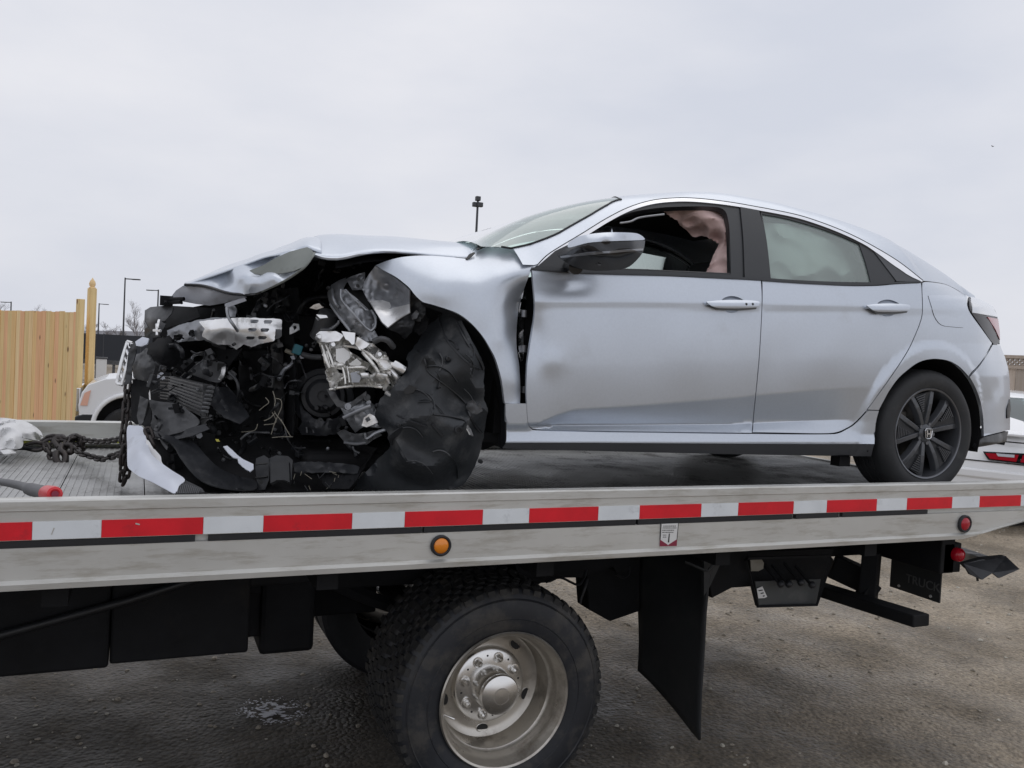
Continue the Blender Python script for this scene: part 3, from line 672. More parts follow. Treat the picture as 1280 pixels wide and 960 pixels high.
# hanging curtain airbags
shard('curtain_airbag', [(829, 262), (845, 261), (869, 261), (890, 263), (903, 267), (911, 280), (914, 300), (914, 330), (914.5, 343), (898, 344), (881, 343.5), (888, 330), (893, 316), (899, 304), (890, 299), (878, 295), (866, 296.5), (861, 290), (852, 283), (846, 276), (838, 271)],
      [(831, 264, .72), (870, 262, .66), (905, 268, .66), (914, 300, .58), (914, 343, .52), (882, 343, .60), (899, 303, .68), (876, 296, .74), (850, 283, .76), (895, 280, .62), (905, 320, .56)], 'airpink', car, 2.2, amp=.012, freq=16, ramp=.018, rfreq=11, jag=.8, smooth=60, label='torn pinkish curtain airbag in the front window')
shard('curtain_airbag', [(950, 278), (985, 280), (1015, 286), (1045, 296), (1065, 310), (1078, 332), (1086, 354), (1030, 353), (990, 351), (962, 349), (958, 310)],
      [(954, 275, .68), (1000, 282, .66), (1045, 300, .66), (1078, 340, .64), (1030, 353, .57), (962, 349, .57), (1000, 320, .53), (1040, 330, .54), (975, 310, .56)], 'airwhite', car, 3, amp=.03, freq=7, ramp=.03, rfreq=7, smooth=50, label='inflated white curtain airbag behind the rear glass')
shard('curtain_airbag', [(700, 272), (800, 256), (905, 256), (908, 330), (905, 352), (875, 349), (869, 337), (850, 329), (835, 322.5), (802, 316), (770, 308), (725, 300)],
      [(720, 270, 1.93), (800, 245, 1.85), (905, 250, 1.85), (905, 350, 2.02), (802, 316, 2.02), (850, 290, 1.96)], 'seat', car, 5, amp=.012, freq=3, smooth=80, label='black cloth hanging over the far front window')
m = M(); m.tube(catmull([tuple(v1(775, 279, .5)), tuple(v1(788, 277, .5)), tuple(v1(800, 272, .52)), tuple(v1(830, 268, .55))], 5, False), .0045, 6); m.build('loose_trim', 'steel', car)

# ---- wheels
def arc_pts(r, a0, a1, n): return [(r*math.cos(a0+(a1-a0)*i/n), r*math.sin(a0+(a1-a0)*i/n)) for i in range(n+1)]
def car_wheel(hx, hy, side=-1, detail=True, name='rear_wheel'):
    """side -1: outer face looks towards -Y"""
    H = Vector((hx, hy, Z0+.323)); ax = (0, side, 0)
    w = M(); R_ = .321
    prof = [(.226, -.008), (.232, .006), (.250, .014), (.275, .016), (.298, .010), (.312, -.004), (.319, -.022)]
    for k in range(5):
        t0 = -.035-k*.034; prof += [(.3215, t0), (.3215, t0-.026), (.314, t0-.028), (.314, t0-.032)]
    prof += [(.3195, -.20), (.305, -.212), (.27, -.216), (.226, -.205)]
    w.lathe(prof, H, ax, 72); ty = w.build('tyre', 'tyre', car, smooth=40)
    if not detail:
        m = M(); m.lathe([(.226, -.01), (.05, -.05), (0, -.05)], H, ax, 24); m.build('rim', 'rimblack', ty, smooth=40); return
    m = M(); m.lathe([(.229, -.002), (.2305, .004), (.226, .007), (.219, .004), (.214, -.012), (.205, -.05), (.203, -.16), (.212, -.19)], H, ax, 72); rim = m.build('rim', 'rimblack', ty, smooth=40)
    m = M(); m.lathe([(.2215, .0065), (.2275, .0088), (.2295, .0065)], H, ax, 72); m.build('rim_edge', 'rimedge', rim, smooth=50)
    m = M(); m.lathe([(.0, -.10), (.15, -.10), (.15, -.115), (.0, -.115)], H, ax, 48); m.build('brake_disc', 'disc', ty, smooth=30)
    m = M(); m.lathe([(.205, -.13), (0, -.135)], H, ax, 24); m.build('wheel_back', 'dark', ty, smooth=30)
    m = M(); m.box(H+Vector((-.12, -side*.09, .03)), (.07, .07, .16)); m.build('brake_caliper', 'disc', ty, bevel=.01)
    def P(r, a, t): return H+Vector((r*math.cos(a), side*t, r*math.sin(a)))
    for k in range(5):
        ac = math.radians(102+72*k)
        for sg in (-1, 1):
            a0 = ac+sg*math.radians(15); a1 = ac+sg*math.radians(19.5)
            m = M(); secs = []
            for u in np.linspace(0, 1, 6):
                r = .045+(.218-.045)*u; a = a0+(a1-a0)*u; wd = .018+.004*u; tz = -.014+.018*math.sin(u*2.6)*.6-.004*u
                e = Vector((-math.sin(a), 0, math.cos(a)))
                c = P(r, a, tz); cb_ = P(r, a, tz-.03)
                secs.append([c-e*wd*.55, c+e*wd*.55, cb_+e*wd*1.1, cb_-e*wd*1.1])
            vs = [p for s_ in secs for p in s_]; fs = []
            for i in range(5):
                for j in range(4): fs.append((i*4+j, i*4+(j+1) % 4, i*4+4+(j+1) % 4, i*4+4+j))
            m.add(vs, fs+[(0, 1, 2, 3), (20, 23, 22, 21)]); m.build('spoke', 'rimblack', rim, bevel=.0025)
        # blade between the pair, with a vented pocket
        m = M(); a0, a1 = ac-math.radians(15), ac+math.radians(15); b0, b1 = ac-math.radians(18.5), ac+math.radians(18.5)
        m.hexa([P(.07, a0, -.022), P(.07, a1, -.022), P(.216, b1, -.012), P(.216, b0, -.012)], [P(.07, a0, -.034), P(.07, a1, -.034), P(.216, b1, -.03), P(.216, b0, -.03)])
        m.build('spoke_web', 'dusty', rim)
        m = M()
        for q_ in range(8):
            r = .115+q_*.0115; ww = math.radians(3+q_*.9); cc = ac+math.radians(5)
            m.hexa([P(r, cc-ww, -.005), P(r, cc+ww, -.005), P(r+.006, cc+ww, -.005), P(r+.006, cc-ww, -.005)], [P(r, cc-ww, -.024), P(r, cc+ww, -.024), P(r+.006, cc+ww, -.024), P(r+.006, cc-ww, -.024)])
        m.build('vent_slat', 'rimblack', rim)
        a = ac+math.radians(36)
        m = M(); m.cyl(P(.050, a, -.03), P(.050, a, -.008), .009, 10); m.build('wheel_nut', 'rimedge', rim, smooth=40)
    m = M(); m.lathe([(.05, -.045), (.046, -.012), (.034, -.004), (.0, -.004)], H, ax, 32); m.build('wheel_centre', 'rimblack', rim, smooth=35)
    cap = M(); o_ = [(-.019, .024), (.019, .024), (.025, .014), (.019, -.020), (.010, -.026), (-.010, -.026), (-.019, -.020), (-.025, .014)]
    cap.prism([H+Vector((x, side*.000, z)) for x, z in o_], (0, side*.004, 0)); cp_ = cap.build('wheel_cap', 'ink', rim)
    em = M(); r_ = [H+Vector((x*.98, side*.006, z*.98)) for x, z in o_]
    em.tube(r_, .0028, 6, closed=True)
    for sx in (-1, 1):
        em.prism([H+Vector((sx*x, side*.0042, z)) for x, z in [(.0165, .017), (.0085, .017), (.0065, -.018), (.012, -.018)]], (0, side*.004, 0))
    em.box(H+Vector((0, side*.0062, -.001)), (.016, .004, .007)); em.build('emblem', 'emblem', cp_)
car_wheel(RH[0], .376)
car_wheel(RH[0], 2*YC-.376, 1, False); car_wheel(FH[0], 2*YC-.40, 1, False); None
# dark wheel-house linings
for hx, hh in ((RH[0], 0), ):
    for s in (0, 1):
        m = M(); G = []
        for i in range(25):
            a = math.radians(-14+208*i/24)
            row = [(hx+.392*math.cos(a), YS+.02+.012+.05*j, Z0+.323+.392*math.sin(a)*(1.0)) for j in range(8)]
            G.append([(p[0], 2*YC-p[1] if s else p[1], p[2]) for p in row])
        m.grid(G); m.build('wheel_arch_liner', 'dark', car, smooth=60)
        m = M(); yy = YS+.40; m.add([(hx+.40*math.cos(t), 2*YC-yy if s else yy, Z0+.26+.42*math.sin(t)) for t in np.linspace(0, math.pi, 20)], [tuple(range(20))]); m.build('wheel_arch_wall', 'dark', car)
# ============================================================ TORN FRONT END
# front fender, near side
fend = [(664.5, 336.5), (674, 329), (684, 318.5), (694, 307), (686, 299.5), (658, 307.5), (638, 309.8), (610, 308.5), (597, 309.5), (590, 315.5), (583, 323.5), (560, 321), (536, 319.5), (518, 319.8), (502, 321.5), (485, 325.5), (469.4, 331.6), (480, 338), (494, 345.5), (504, 353), (512, 360), (519, 369), (528, 377), (538, 380), (552.7, 384.5), (573, 392), (590, 405), (603.5, 420.5), (613, 436), (620, 450), (627, 475), (631, 504), (650, 504), (650.5, 488), (649.2, 459), (646, 436), (645.5, 417), (647.5, 392), (652, 372), (657, 356)]
fc = [(664, 337, .40), (674, 329, .42), (694, 307, .47), (686, 300, .54), (658, 307, .58), (638, 309.5, .62), (610, 308, .66), (597, 309, .66), (583, 323, .56), (560, 321, .54), (536, 319.5, .54), (502, 321.5, .56), (469, 331.6, .62), (494, 345, .50), (512, 360, .43),
      (540, 332, .455), (500, 333, .50), (580, 334, .44), (540, 345, .415), (520, 352, .42), (528, 377, .40), (552, 384, .37), (573, 391, .357), (603, 420, .34), (619, 448, .335), (628, 475, .34), (632, 504, .356), (542, 361, .378), (573, 373, .36), (611, 400, .343), (545, 354, .384),
      (580, 350, .376), (600, 360, .366), (610, 372, .362), (620, 340, .40), (620, 356, .372), (638, 330, .44), (640, 345, .395), (655, 345, .40), (650, 325, .47), (618, 388, .350), (630, 378, .372), (636, 400, .392), (640, 425, .395), (632, 440, .362), (642, 455, .372), (643, 480, .362), (650, 490, .385), (655, 358, .43), (647, 385, .45), (645, 415, .44), (641, 375, .42), (626, 425, .343), (630, 410, .365)]
ff = tps(fc, 2e-2)
def fpos(a, b):
    Y = ff(a, b); P = atY(a, b, Y); Y = Y+.0025*nzv(P, 6, 3.)
    return atY(a, b, Y)
panel('front_fender', catmull(fend, 3, True, corner=(0, 3, 10, 16, 31, 32)), fpos, 'paint', car, 4, skirt=.010, label='crumpled silver front fender')
# curled inner return of the fender at the door gap, gap structure
shard('fender_return', [(655, 362), (659, 366), (656, 390), (654, 415), (655, 450), (652, 452), (648.5, 440), (648, 415), (650, 385)], [(655, 362, .43), (658, 370, .45), (654, 415, .47), (650, 385, .44), (654, 450, .44)], 'chrome', car, 4, amp=.006, freq=20)
shard('hinge_pillar', [(640, 352), (668, 345), (668, 380), (665, 440), (664, 505), (640, 505), (636, 430)], [(650, 350, .53), (660, 500, .47), (640, 440, .50), (668, 380, .50)], 'matte', car, 6, amp=.02, freq=12)
for yy in (392, 436, 487): 
    m = M(); a = v1(655, yy, .44); m.cyl(a+Vector((0, 0, -.014)), a+Vector((0, 0, .014)), .012, 8); m.build('door_hinge', 'steel', car, smooth=50)
# front wheel opening: dark wall behind the fender
shard('wheel_arch_liner', [(520, 375), (575, 390), (606, 420), (624, 452), (632, 480), (634, 556), (618, 557), (600, 562), (590, 540), (580, 450), (540, 410)], [(560, 400, .56), (600, 430, .52), (626, 470, .46), (632, 550, .47), (600, 540, .60), (560, 450, .70)], 'rubber', car, 6, amp=.01, freq=10, curved=True)
shard('wheel_arch_lip', [(528, 378.5), (553, 386), (573, 393.5), (590, 406.5), (603, 422), (613, 438), (620, 452), (627, 477), (631.5, 504), (632, 530), (631.5, 553), (626, 557), (626, 530), (624, 504), (620, 478), (612, 454), (604, 440), (595, 425), (583, 410), (568, 398), (550, 390), (530, 383)],
      [(553, 386, .385), (603, 422, .362), (627, 477, .36), (632, 553, .375), (620, 500, .44), (600, 430, .42)], 'black', car, 4, curved=True)
# black fender liner hanging like a sack over the wheel
lin = [(569, 389.5), (574, 394), (580, 408), (590, 425), (599, 443), (605.5, 459), (604.5, 475), (606, 488), (605, 500), (609.5, 511), (607.5, 528), (605.5, 541.4), (600, 565.8), (591, 588), (579, 606), (560, 611), (510, 613), (470, 613), (443, 611), (450, 598), (461, 586), (475, 572), (487.7, 557.7), (485, 549), (483.6, 539), (477, 534), (469, 526), (470, 514), (476, 498), (490, 484), (503, 470), (510, 458), (508, 446), (516, 436), (524, 424), (532, 410), (543, 401), (552, 392), (560, 391)]
lc = [(569, 389, .42), (590, 425, .37), (605, 459, .36), (609, 511, .38), (605, 541, .40), (600, 566, .44), (579, 606, .50), (510, 612, .50), (443, 611, .62), (461, 586, .58), (487, 557, .47), (483, 539, .48), (469, 526, .54), (476, 498, .50), (503, 470, .46), (510, 458, .48), (524, 424, .50), (543, 401, .48),
      (560, 410, .40), (575, 440, .33), (545, 425, .40), (530, 445, .39), (560, 470, .335), (590, 480, .35), (530, 490, .36), (500, 500, .42), (540, 520, .32), (570, 520, .33), (510, 530, .37), (530, 560, .36), (570, 560, .37), (540, 590, .40), (495, 580, .43), (590, 540, .37), (555, 445, .38), (548, 480, .36), (583, 505, .37), (520, 505, .36), (565, 495, .35)]
liner = shard('fender_liner', lin, lc, 'liner', car, 3.6, amp=.018, freq=9, ramp=.038, rfreq=5.2, smooth=24, curved=True, jag=.6, label='torn black fender liner bulging out of the wheel arch')
_lf = tps(lc)
def crease(pts, r=.004, mt_='dusty'):
    P = []
    for p in pts:
        Y = float(_lf(np.array([p[0]*1.]), np.array([p[1]*1.]))[0]); q_ = atY(np.array([p[0]*1.]), np.array([p[1]*1.]), Y); Y += .018*nzv(q_, 9., 0.)[0]-.038*nzv(q_, 5.2, 5., 'r')[0]; P.append((p[0], p[1], Y-.004))
    return tubepx('crease', P, r, mt_, liner, 5, 3)
for k_ in range(16):
    r8 = random.Random(k_+40); x0 = r8.uniform(500, 590); y0 = r8.uniform(420, 585); a0 = r8.uniform(-.6, 1.4); L0 = r8.uniform(12, 45); pp_ = [(x0+math.cos(a0+.25*j)*L0*j/3, y0+math.sin(a0+.25*j)*L0*j/3, 0) for j in range(4)]
    if pip(np.array([p[:2] for p in pp_]), np.array(lin)).all(): crease(pp_, r8.choice([.0018, .0025, .0035]), r8.choice(['dusty', 'dusty2', 'liner', 'liner']))
crease([(552, 393, .40), (548, 398, .40), (556, 420, .365), (571, 440, .34), (587, 455, .33), (600, 462, .35)], .0035)
crease([(569, 390, .41), (574, 410, .37), (586, 432, .35), (600, 452, .345), (604, 462, .35)], .005, 'dusty')
crease([(522, 437, .41), (531, 450, .37), (534, 463, .35), (548, 475, .33), (570, 492, .31), (583, 505, .32), (590, 513, .34)], .004, 'black')
crease([(542, 518, .28), (560, 520, .27), (578, 524, .29), (583, 528, .31)], .004)
crease([(583, 505, .335), (588, 520, .335), (594, 532, .35), (602, 541, .38)], .005, 'gloss')
crease([(496, 519, .37), (515, 527, .33), (533, 533, .29)], .004)
crease([(553, 545, .28), (549, 541, .28), (540, 530, .28)], .006)
for cx, cy, r_, Y_ in ((573, 537, .016, .31), (499, 531.5, .007, .375), (549.5, 484, .006, .33), (471.5, 506.5, .007, .50), (560, 448, .009, .355), (601, 577, .008, .43)):
    m = M(); c = v1(cx, cy, Y_-.015); m.lathe([(r_*.55, -.01), (r_*.55, .004), (r_, .003), (r_*1.05, -.012)], c, (0, -1, 0), 14); m.build('liner_hole_rim', 'dusty', liner, smooth=50)
    m = M(); m.lathe([(0, .0), (r_*.56, .0)], c, (0, -1, 0), 12); m.build('liner_hole', 'ink', liner)
shard('liner_flap', [(585, 503), (592, 500), (597, 508), (600, 504), (603, 514), (596, 518), (588, 516), (582, 509)], [(585, 503, .32), (600, 504, .30), (592, 517, .31)], 'dusty2', liner, 3, amp=.01, freq=20)
shard('liner_flap', [(505, 487), (512, 481), (521, 485), (516, 491), (506, 493)], [(505, 487, .35), (520, 485, .31), (512, 492, .33)], 'ink', liner, 3)
shard('liner_fold', [(498, 536), (505, 532), (503, 545), (496, 556), (488, 557), (486, 546), (492, 540)], [(498, 536, .36), (505, 532, .35), (488, 556, .42)], 'dusty', liner, 3, amp=.01, freq=15)
shard('metal_clip', [(585, 531), (589, 537), (592, 545), (588, 543), (584, 536)], [(585, 531, .29), (592, 545, .29), (588, 538, .28)], 'alub', liner, 2)

# hood: three long curves lofted across the car
def hood_rows(near, crest, nfar=1.0):
    n = 40
    A = np.array([tuple(v1(*p)) for p in near]); B = np.array([tuple(v1(*p)) for p in crest]); A = catmull(A, 8, False); B = catmull(B, 8, False)
    def rs(P):
        d = np.r_[0, np.cumsum(np.linalg.norm(np.diff(P, axis=0), axis=1))]; t = np.linspace(0, d[-1], n); return np.stack([np.interp(t, d, P[:, k]) for k in range(3)], 1)
    A = rs(A); B = rs(B); rows = []
    for a, b in zip(A, B):
        row = []
        for k in np.linspace(0, 1, 14): y = a[1]+(b[1]-a[1])*k; row.append((a[0]+(b[0]-a[0])*k, y, a[2]+(b[2]-a[2])*(1-(1-k)**1.9)))
        yb = b[1]
        for k in np.linspace(0, 1, 10)[1:]:
            y = yb+(2.03-yb)*k; row.append((b[0]+.03*k, y, b[2]-(b[2]-a[2]+.03)*k**2.4*nfar))
        rows.append(row)
    return rows
near = [(391.5, 318, .62), (405, 322, .59), (420.6, 322.7, .58), (433, 321, .58), (447, 318.2, .585), (464, 315.8, .59), (481.6, 315.2, .60), (510, 316.8, .60), (536, 319.2, .60), (560, 320.8, .60), (584, 322.8, .61), (590, 315, .64), (596, 309, .69)]
crest = [(392, 299.5, 1.25), (400, 297, 1.25), (420.6, 295, 1.24), (450, 295.6, 1.2), (481.6, 297, 1.12), (510, 299, 1.04), (542.5, 301.2, .95), (570, 303.5, .88), (585, 304.6, .84), (592, 305, .83), (597, 305.5, .83)]
R_ = hood_rows(near, crest); m = M(); G = [[(p[0], p[1], p[2]+.004*noise.noise(Vector(p)*5)) for p in r] for r in R_]; m.grid(G)
hood = m.build('hood', 'paint', car, smooth=50, label='buckled silver hood, its front edge folded down'); md = hood.modifiers.new('t', 'SOLIDIFY'); md.thickness = .006; md.offset = -1
m = M(); m.grid([[(p[0], p[1]+.03, p[2]-.035) for p in r] for r in G[5:-6]]); m.build('hood_inner', 'dark', hood, smooth=50)
# rolled hood edge lip
m = M(); m.tube([r[0] for r in G], .006, 6); m.build('hood_edge', 'paint', hood, smooth=60)
near2 = [(229, 357.5, 1.0), (243, 353, .95), (270, 342.5, .90), (302.5, 331, .84), (335, 320.5, .76), (360, 314, .72), (381.7, 308.5, .68), (394, 314, .65), (402, 317, .64)]
crest2 = [(232, 355, 1.35), (245, 350.5, 1.33), (272, 339, 1.3), (305, 326.5, 1.28), (337, 316, 1.27), (362, 308, 1.26), (381, 301.5, 1.25), (394, 299.5, 1.25), (402, 298.5, 1.25)]
m = M(); G2 = [[(p[0], p[1], p[2]+.012*noise.noise(Vector(p)*7)) for p in r] for r in hood_rows(near2, crest2, .6)]; m.grid(G2); h2 = m.build('hood_front', 'paint', hood, smooth=50); md = h2.modifiers.new('t', 'SOLIDIFY'); md.thickness = .005; md.offset = -1
shard('folded_hood_edge', [(228, 358), (232, 354.5), (241.6, 353), (270, 342), (302.5, 330.6), (335, 320), (360, 313.5), (381.7, 308.5), (388, 311), (392.5, 317.4), (388, 325), (379.7, 333.7), (366, 344), (353, 351), (333, 361), (312.7, 368), (297, 366.5), (282, 364), (268, 359), (254, 355.5), (240, 354.5)],
      [(228, 357, .98), (241, 353, .95), (302, 331, .84), (360, 314, .72), (382, 308, .68), (392, 317, .60), (380, 334, .58), (353, 351, .62), (313, 367, .72), (282, 363, .82), (254, 356, .92), (300, 345, .76), (330, 330, .79), (355, 330, .68), (310, 352, .70), (340, 345, .64), (375, 318, .67), (285, 350, .87), (322, 340, .74)],
      'paint', hood, 3.5, amp=.010, freq=11, ramp=.016, rfreq=8, smooth=40, curved=True, corner=(0, 9))
for pts in ([(231, 356, .95), (254, 357.5, .90), (282, 365.5, .80), (300, 368, .74), (318, 367.8, .70), (327, 365, .68)],):
    tubepx('hood_hem', pts, .006, 'gloss', hood, 6)
tubepx('hood_hem', [(327, 364.5, .68), (353, 352.5, .60), (372, 340.5, .57), (381, 333.5, .56), (390, 322, .58), (393, 316, .6)], .0045, 'paint_in', hood, 6)
shard('hood_inner_panel', [(229, 357), (254, 360), (282, 368), (305, 371), (308, 372), (296, 375.5), (282, 378.4), (262, 382), (245, 380), (229, 377), (213, 372), (220, 363)], [(229, 358, 1.1), (308, 372, .85), (262, 382, 1.0), (213, 372, 1.2), (260, 370, .95)], 'white_in', hood, 4, amp=.012, freq=9, smooth=50)
shard('hood_inner_panel', [(281, 380), (305, 372), (308, 376), (285, 384), (281, 383)], [(281, 380, .8), (308, 374, .75), (285, 384, .8)], 'white_in', hood, 4)
shard('hood_corner_fold', [(384, 308.8), (390, 312), (392.5, 317.5), (386, 327), (379.7, 333.5), (366, 339), (350, 342), (330, 344), (318, 342), (312, 338), (330, 331), (345, 322), (362, 314.5)], [(382, 308.5, .660), (392, 317, .592), (379, 334, .572), (312, 338, .72), (350, 341, .63), (350, 325, .665), (330, 343, .69)], 'paint_in', hood, 4, amp=.008, freq=10)
# far fender and far corner of the nose
m = M(); m.add([(x, 2*YC-YS-.02-.04*abs(noise.noise(Vector((x*3, h, 0)))), Z0+h) for x in np.linspace(.55, 1.42, 12) for h in (.15, .35, .55, .68, .76, .82)], [(i*6+j, i*6+j+1, (i+1)*6+j+1, (i+1)*6+j) for i in range(11) for j in range(5)])
m.build('far_fender', 'paint', car, smooth=30)
m = M(); m.add([(x, 2*YC-YS-.08-.05*abs(noise.noise(Vector((x*5, h*4, 0)))), Z0+h) for x in np.linspace(.12, 1.42, 12) for h in (.12, .3, .45, .55, .62)], [(i*5+j, i*5+j+1, (i+1)*5+j+1, (i+1)*5+j) for i in range(11) for j in range(4)]); m.build('inner_fender', 'dark', car)

# ---- big dark masses: engine, gearbox, subframe, firewall
E_ = [
 ('engine_block', (.86, 1.42, .46), (.42, .60, .48)), ('gearbox', (.80, 1.08, .40), (.34, .22, .34)), ('subframe', (.90, YC, .14), (.55, 1.1, .08)),
 ('battery_box', (1.08, .92, .66), (.24, .24, .2)), ('firewall_box', (1.22, YC, .57), (.12, 1.4, .50)), ('air_box', (.62, 1.2, .66), (.3, .4, .16)), ('radiator_support', (.25, 1.75, .42), (.22, .55, .50))]
for nm, c, d in E_:
    m = M(); m.box((c[0], c[1], Z0+c[2]), d); m.build(nm, 'dark', car, bevel=.025)
shard('splash_shield', [(185, 545), (215, 555), (252, 540), (300, 545), (380, 545), (440, 550), (470, 560), (452, 590), (440, 612), (330, 614), (250, 616), (225, 606), (205, 585), (190, 565)], [(190, 550, 1.0), (300, 548, .95), (440, 552, .85), (470, 560, .7), (440, 612, .60), (250, 614, .52), (330, 600, .62)], 'dark', car, 7, amp=.03, freq=6, ramp=.02, rfreq=5, jag=1)
shard('bay_backing', [(196, 384), (240, 384), (300, 372), (345, 356), (385, 330), (395, 322), (460, 320), (520, 330), (540, 400), (520, 480), (480, 560), (430, 575), (300, 570), (215, 560), (190, 520), (186, 470), (190, 430)], [(200, 400, 1.75), (520, 340, 1.55), (480, 560, 1.3), (215, 555, 1.5), (350, 450, 1.65)], 'dark', car, 12, amp=.05, freq=4)
shard('cross_panel', [(224, 383), (262, 385), (308, 376), (330, 368), (345, 372), (340, 398), (300, 396), (250, 399), (215, 405), (212, 392)], [(224, 384, 1.3), (340, 372, 1.0), (215, 405, 1.25), (340, 398, .95)], 'matte', car, 6, amp=.015, freq=8, ramp=.01)
# ---- traced pieces of the wreck. (name, outline, control, material, step, amp, ramp)
S = shard
S('crash_beam', [(209, 413), (225, 406), (249.7, 399.5), (268, 397), (286, 396.6), (310, 397.5), (338, 398.6), (352, 399.7), (351.5, 412), (343.5, 411.5), (342, 425.5), (328, 429.5), (314.7, 433.4), (303, 431), (294, 436), (284, 432), (266, 430), (255, 425), (240, 426), (222, 428), (209, 426)],
  [(209, 420, 1.05), (250, 400, .92), (300, 398, .80), (352, 400, .74), (342, 425, .73), (294, 434, .82), (266, 414, .84), (230, 417, .97), (286, 412, .80), (310, 418, .755), (276, 424, .86)], 'steel', car, 3, amp=.006, freq=18, ramp=.01, rfreq=14, jag=.5, smooth=35)
bh = []
for cx, cy in ((318, 401.8), (335, 402.4), (315.5, 412.4), (331, 412.6), (313, 422.8), (328, 422.3)):
    bh.append(np.array([(cx-5.4, cy-1.4), (cx-3.6, cy-2.4), (cx+4.6, cy-2.2), (cx+5.6, cy-.6), (cx+3.2, cy+2.1), (cx-4.6, cy+2.2)]))
S('perforated_bracket', [(249, 402), (262, 400), (286, 397.6), (310, 397), (345, 398.3), (352.5, 399.5), (352, 412), (344.5, 411), (343, 426), (326, 429.5), (314, 434), (305, 430.5), (295, 437), (288, 431), (270, 430), (262, 426), (252, 420), (256, 411)],
  [(249, 402, .86), (286, 397.6, .765), (352, 400, .70), (343, 426, .69), (314, 433, .74), (295, 436, .77), (252, 420, .84), (270, 413, .78), (290, 415, .73), (305, 412, .71), (281, 424, .80)], 'alub', car, 2.2, amp=.004, freq=14, ramp=.005, rfreq=12, jag=.4, smooth=30, holes=bh)
S('crash_beam_end', [(341, 425), (343, 412), (352, 413), (352, 420), (349, 423)], [(341, 425, .72), (352, 413, .68), (345, 418, .70)], 'steel', car, 3)
S('bracket', [(283, 385), (291, 380), (296, 386), (294, 396), (285, 396)], [(283, 385, .82), (296, 386, .80), (290, 396, .78)], 'steel', car, 3, amp=.01, freq=20)
S('headlight_housing', [(181, 388), (188, 383.8), (213, 381.2), (217, 384), (214, 392), (209, 398), (205, 408), (199, 420), (190, 422), (180.6, 421), (180.2, 404)], [(181, 388, 1.30), (215, 383, 1.12), (199, 420, 1.2), (181, 420, 1.32), (196, 400, 1.12)], 'dusty2', car, 3, amp=.012, freq=14)
S('headlight_lens', [(181, 401), (186, 411), (194, 412), (197, 400), (204, 396), (207, 406), (199, 421), (190, 422.5), (181, 421)], [(181, 401, 1.2), (207, 400, 1.1), (190, 422, 1.15), (195, 410, 1.08)], 'gloss', car, 3, amp=.01, freq=16)
for pts in ([(192, 413, 1.05), (201, 413.5, 1.02)], [(196, 405, 1.05), (196.5, 419, 1.03)], [(199, 400, 1.05), (197, 409, 1.03)]): tubepx('bright_clip', pts, .006, 'alub', car, 5, 2)
m = M()
for (x, y, x2, y2) in ((203, 374.5, 230, 373.5), (205, 378.5, 226, 377.5)): m.tube([v1(x, y, 1.15), v1(x2, y2, 1.05)], .008, 6)
for x in (206, 214, 226): m.tube([v1(x, 374, 1.13), v1(x+1, 379, 1.1)], .006, 6)
m.box(v1(208, 376, 1.14), (.05, .05, .04)); m.build('latch_bracket', 'matte', car)
S('dark_filler', [(213, 382), (246, 384), (250, 396), (228, 404), (205, 411), (203, 400), (210, 392)], [(213, 382, 1.3), (246, 384, 1.15), (205, 411, 1.2), (228, 400, 1.1)], 'matte', car, 5, amp=.02, freq=10)
# chrome lattice strip and grey plastic ears at the nose
for pts in ([(159.5, 427, .98), (152, 452, .96), (146, 479, .95)], [(165, 429, .95), (160, 452, .94), (152, 481, .93)], [(159.5, 427, .98), (166, 429, .95)], [(146, 479, .95), (153, 481, .93)]): tubepx('chrome_strip', pts, .007, 'alub', car, 6, 4)
for k in range(6):
    u = k/6; a = (159.5-13.5*u, 427+52*u, .98); b = (164-12*(u+.12), 429+52*(u+.13), .94); tubepx('chrome_strip', [a, b], .005, 'alub', car, 5, 1)
S('grille_end', [(161, 430), (169, 429.5), (171, 436), (166, 455), (163, 479), (156, 481), (158, 460), (160, 444)], [(161, 430, .95), (170, 432, .92), (160, 480, .90)], 'dusty', car, 3, amp=.005)
S('nose_bracket', [(169, 427), (178, 421), (186, 423), (184, 430), (177, 433), (170, 432)], [(169, 427, 1.05), (186, 423, 1.0), (178, 432, 1.0)], 'white_in', car, 3, amp=.012, freq=20)
S('grey_ear', [(168, 446), (176, 441), (184, 435), (190, 447), (194, 457), (190, 471), (186, 477), (176, 475), (166.5, 471)], [(168, 446, .98), (184, 435, .92), (194, 457, .86), (186, 477, .88), (167, 471, .95), (180, 458, .85)], 'dusty2', car, 3, amp=.012, freq=12, ramp=.008, curved=True)
S('black_ear', [(183, 432), (196, 424), (210, 420), (222, 428), (230, 440), (222, 455), (212, 462), (202, 455), (192, 450), (184, 442)], [(183, 432, .95), (222, 428, .95), (212, 462, .9), (200, 440, .85)], 'matte', car, 4, amp=.02, freq=10, jag=1.5)
S('upper_scoop', [(205, 432), (222, 427), (245, 421), (262, 426), (285, 436), (300, 438), (290, 452), (280, 462), (255, 460), (232, 462), (212, 456)], [(205, 432, 1.05), (245, 421, .95), (300, 438, .82), (232, 462, 1.05), (255, 445, 1.12), (280, 462, .9)], 'matte', car, 5, amp=.015, freq=7, curved=True)
S('grille_opening', [(228, 454), (252, 452), (276, 452), (283, 458), (281, 468), (275, 477.5), (262, 476), (245, 470), (229, 462)], [(228, 455, 1.1), (283, 458, .86), (275, 477, .84), (245, 470, 1.0)], 'dusty2', car, 4, amp=.006, freq=9, curved=True)
S('bright_tip', [(277, 459), (282, 458), (281.5, 468), (275.5, 475), (272, 474), (276, 467)], [(277, 459, .83), (282, 465, .81), (274, 475, .82)], 'alub', car, 2.5, amp=.005)
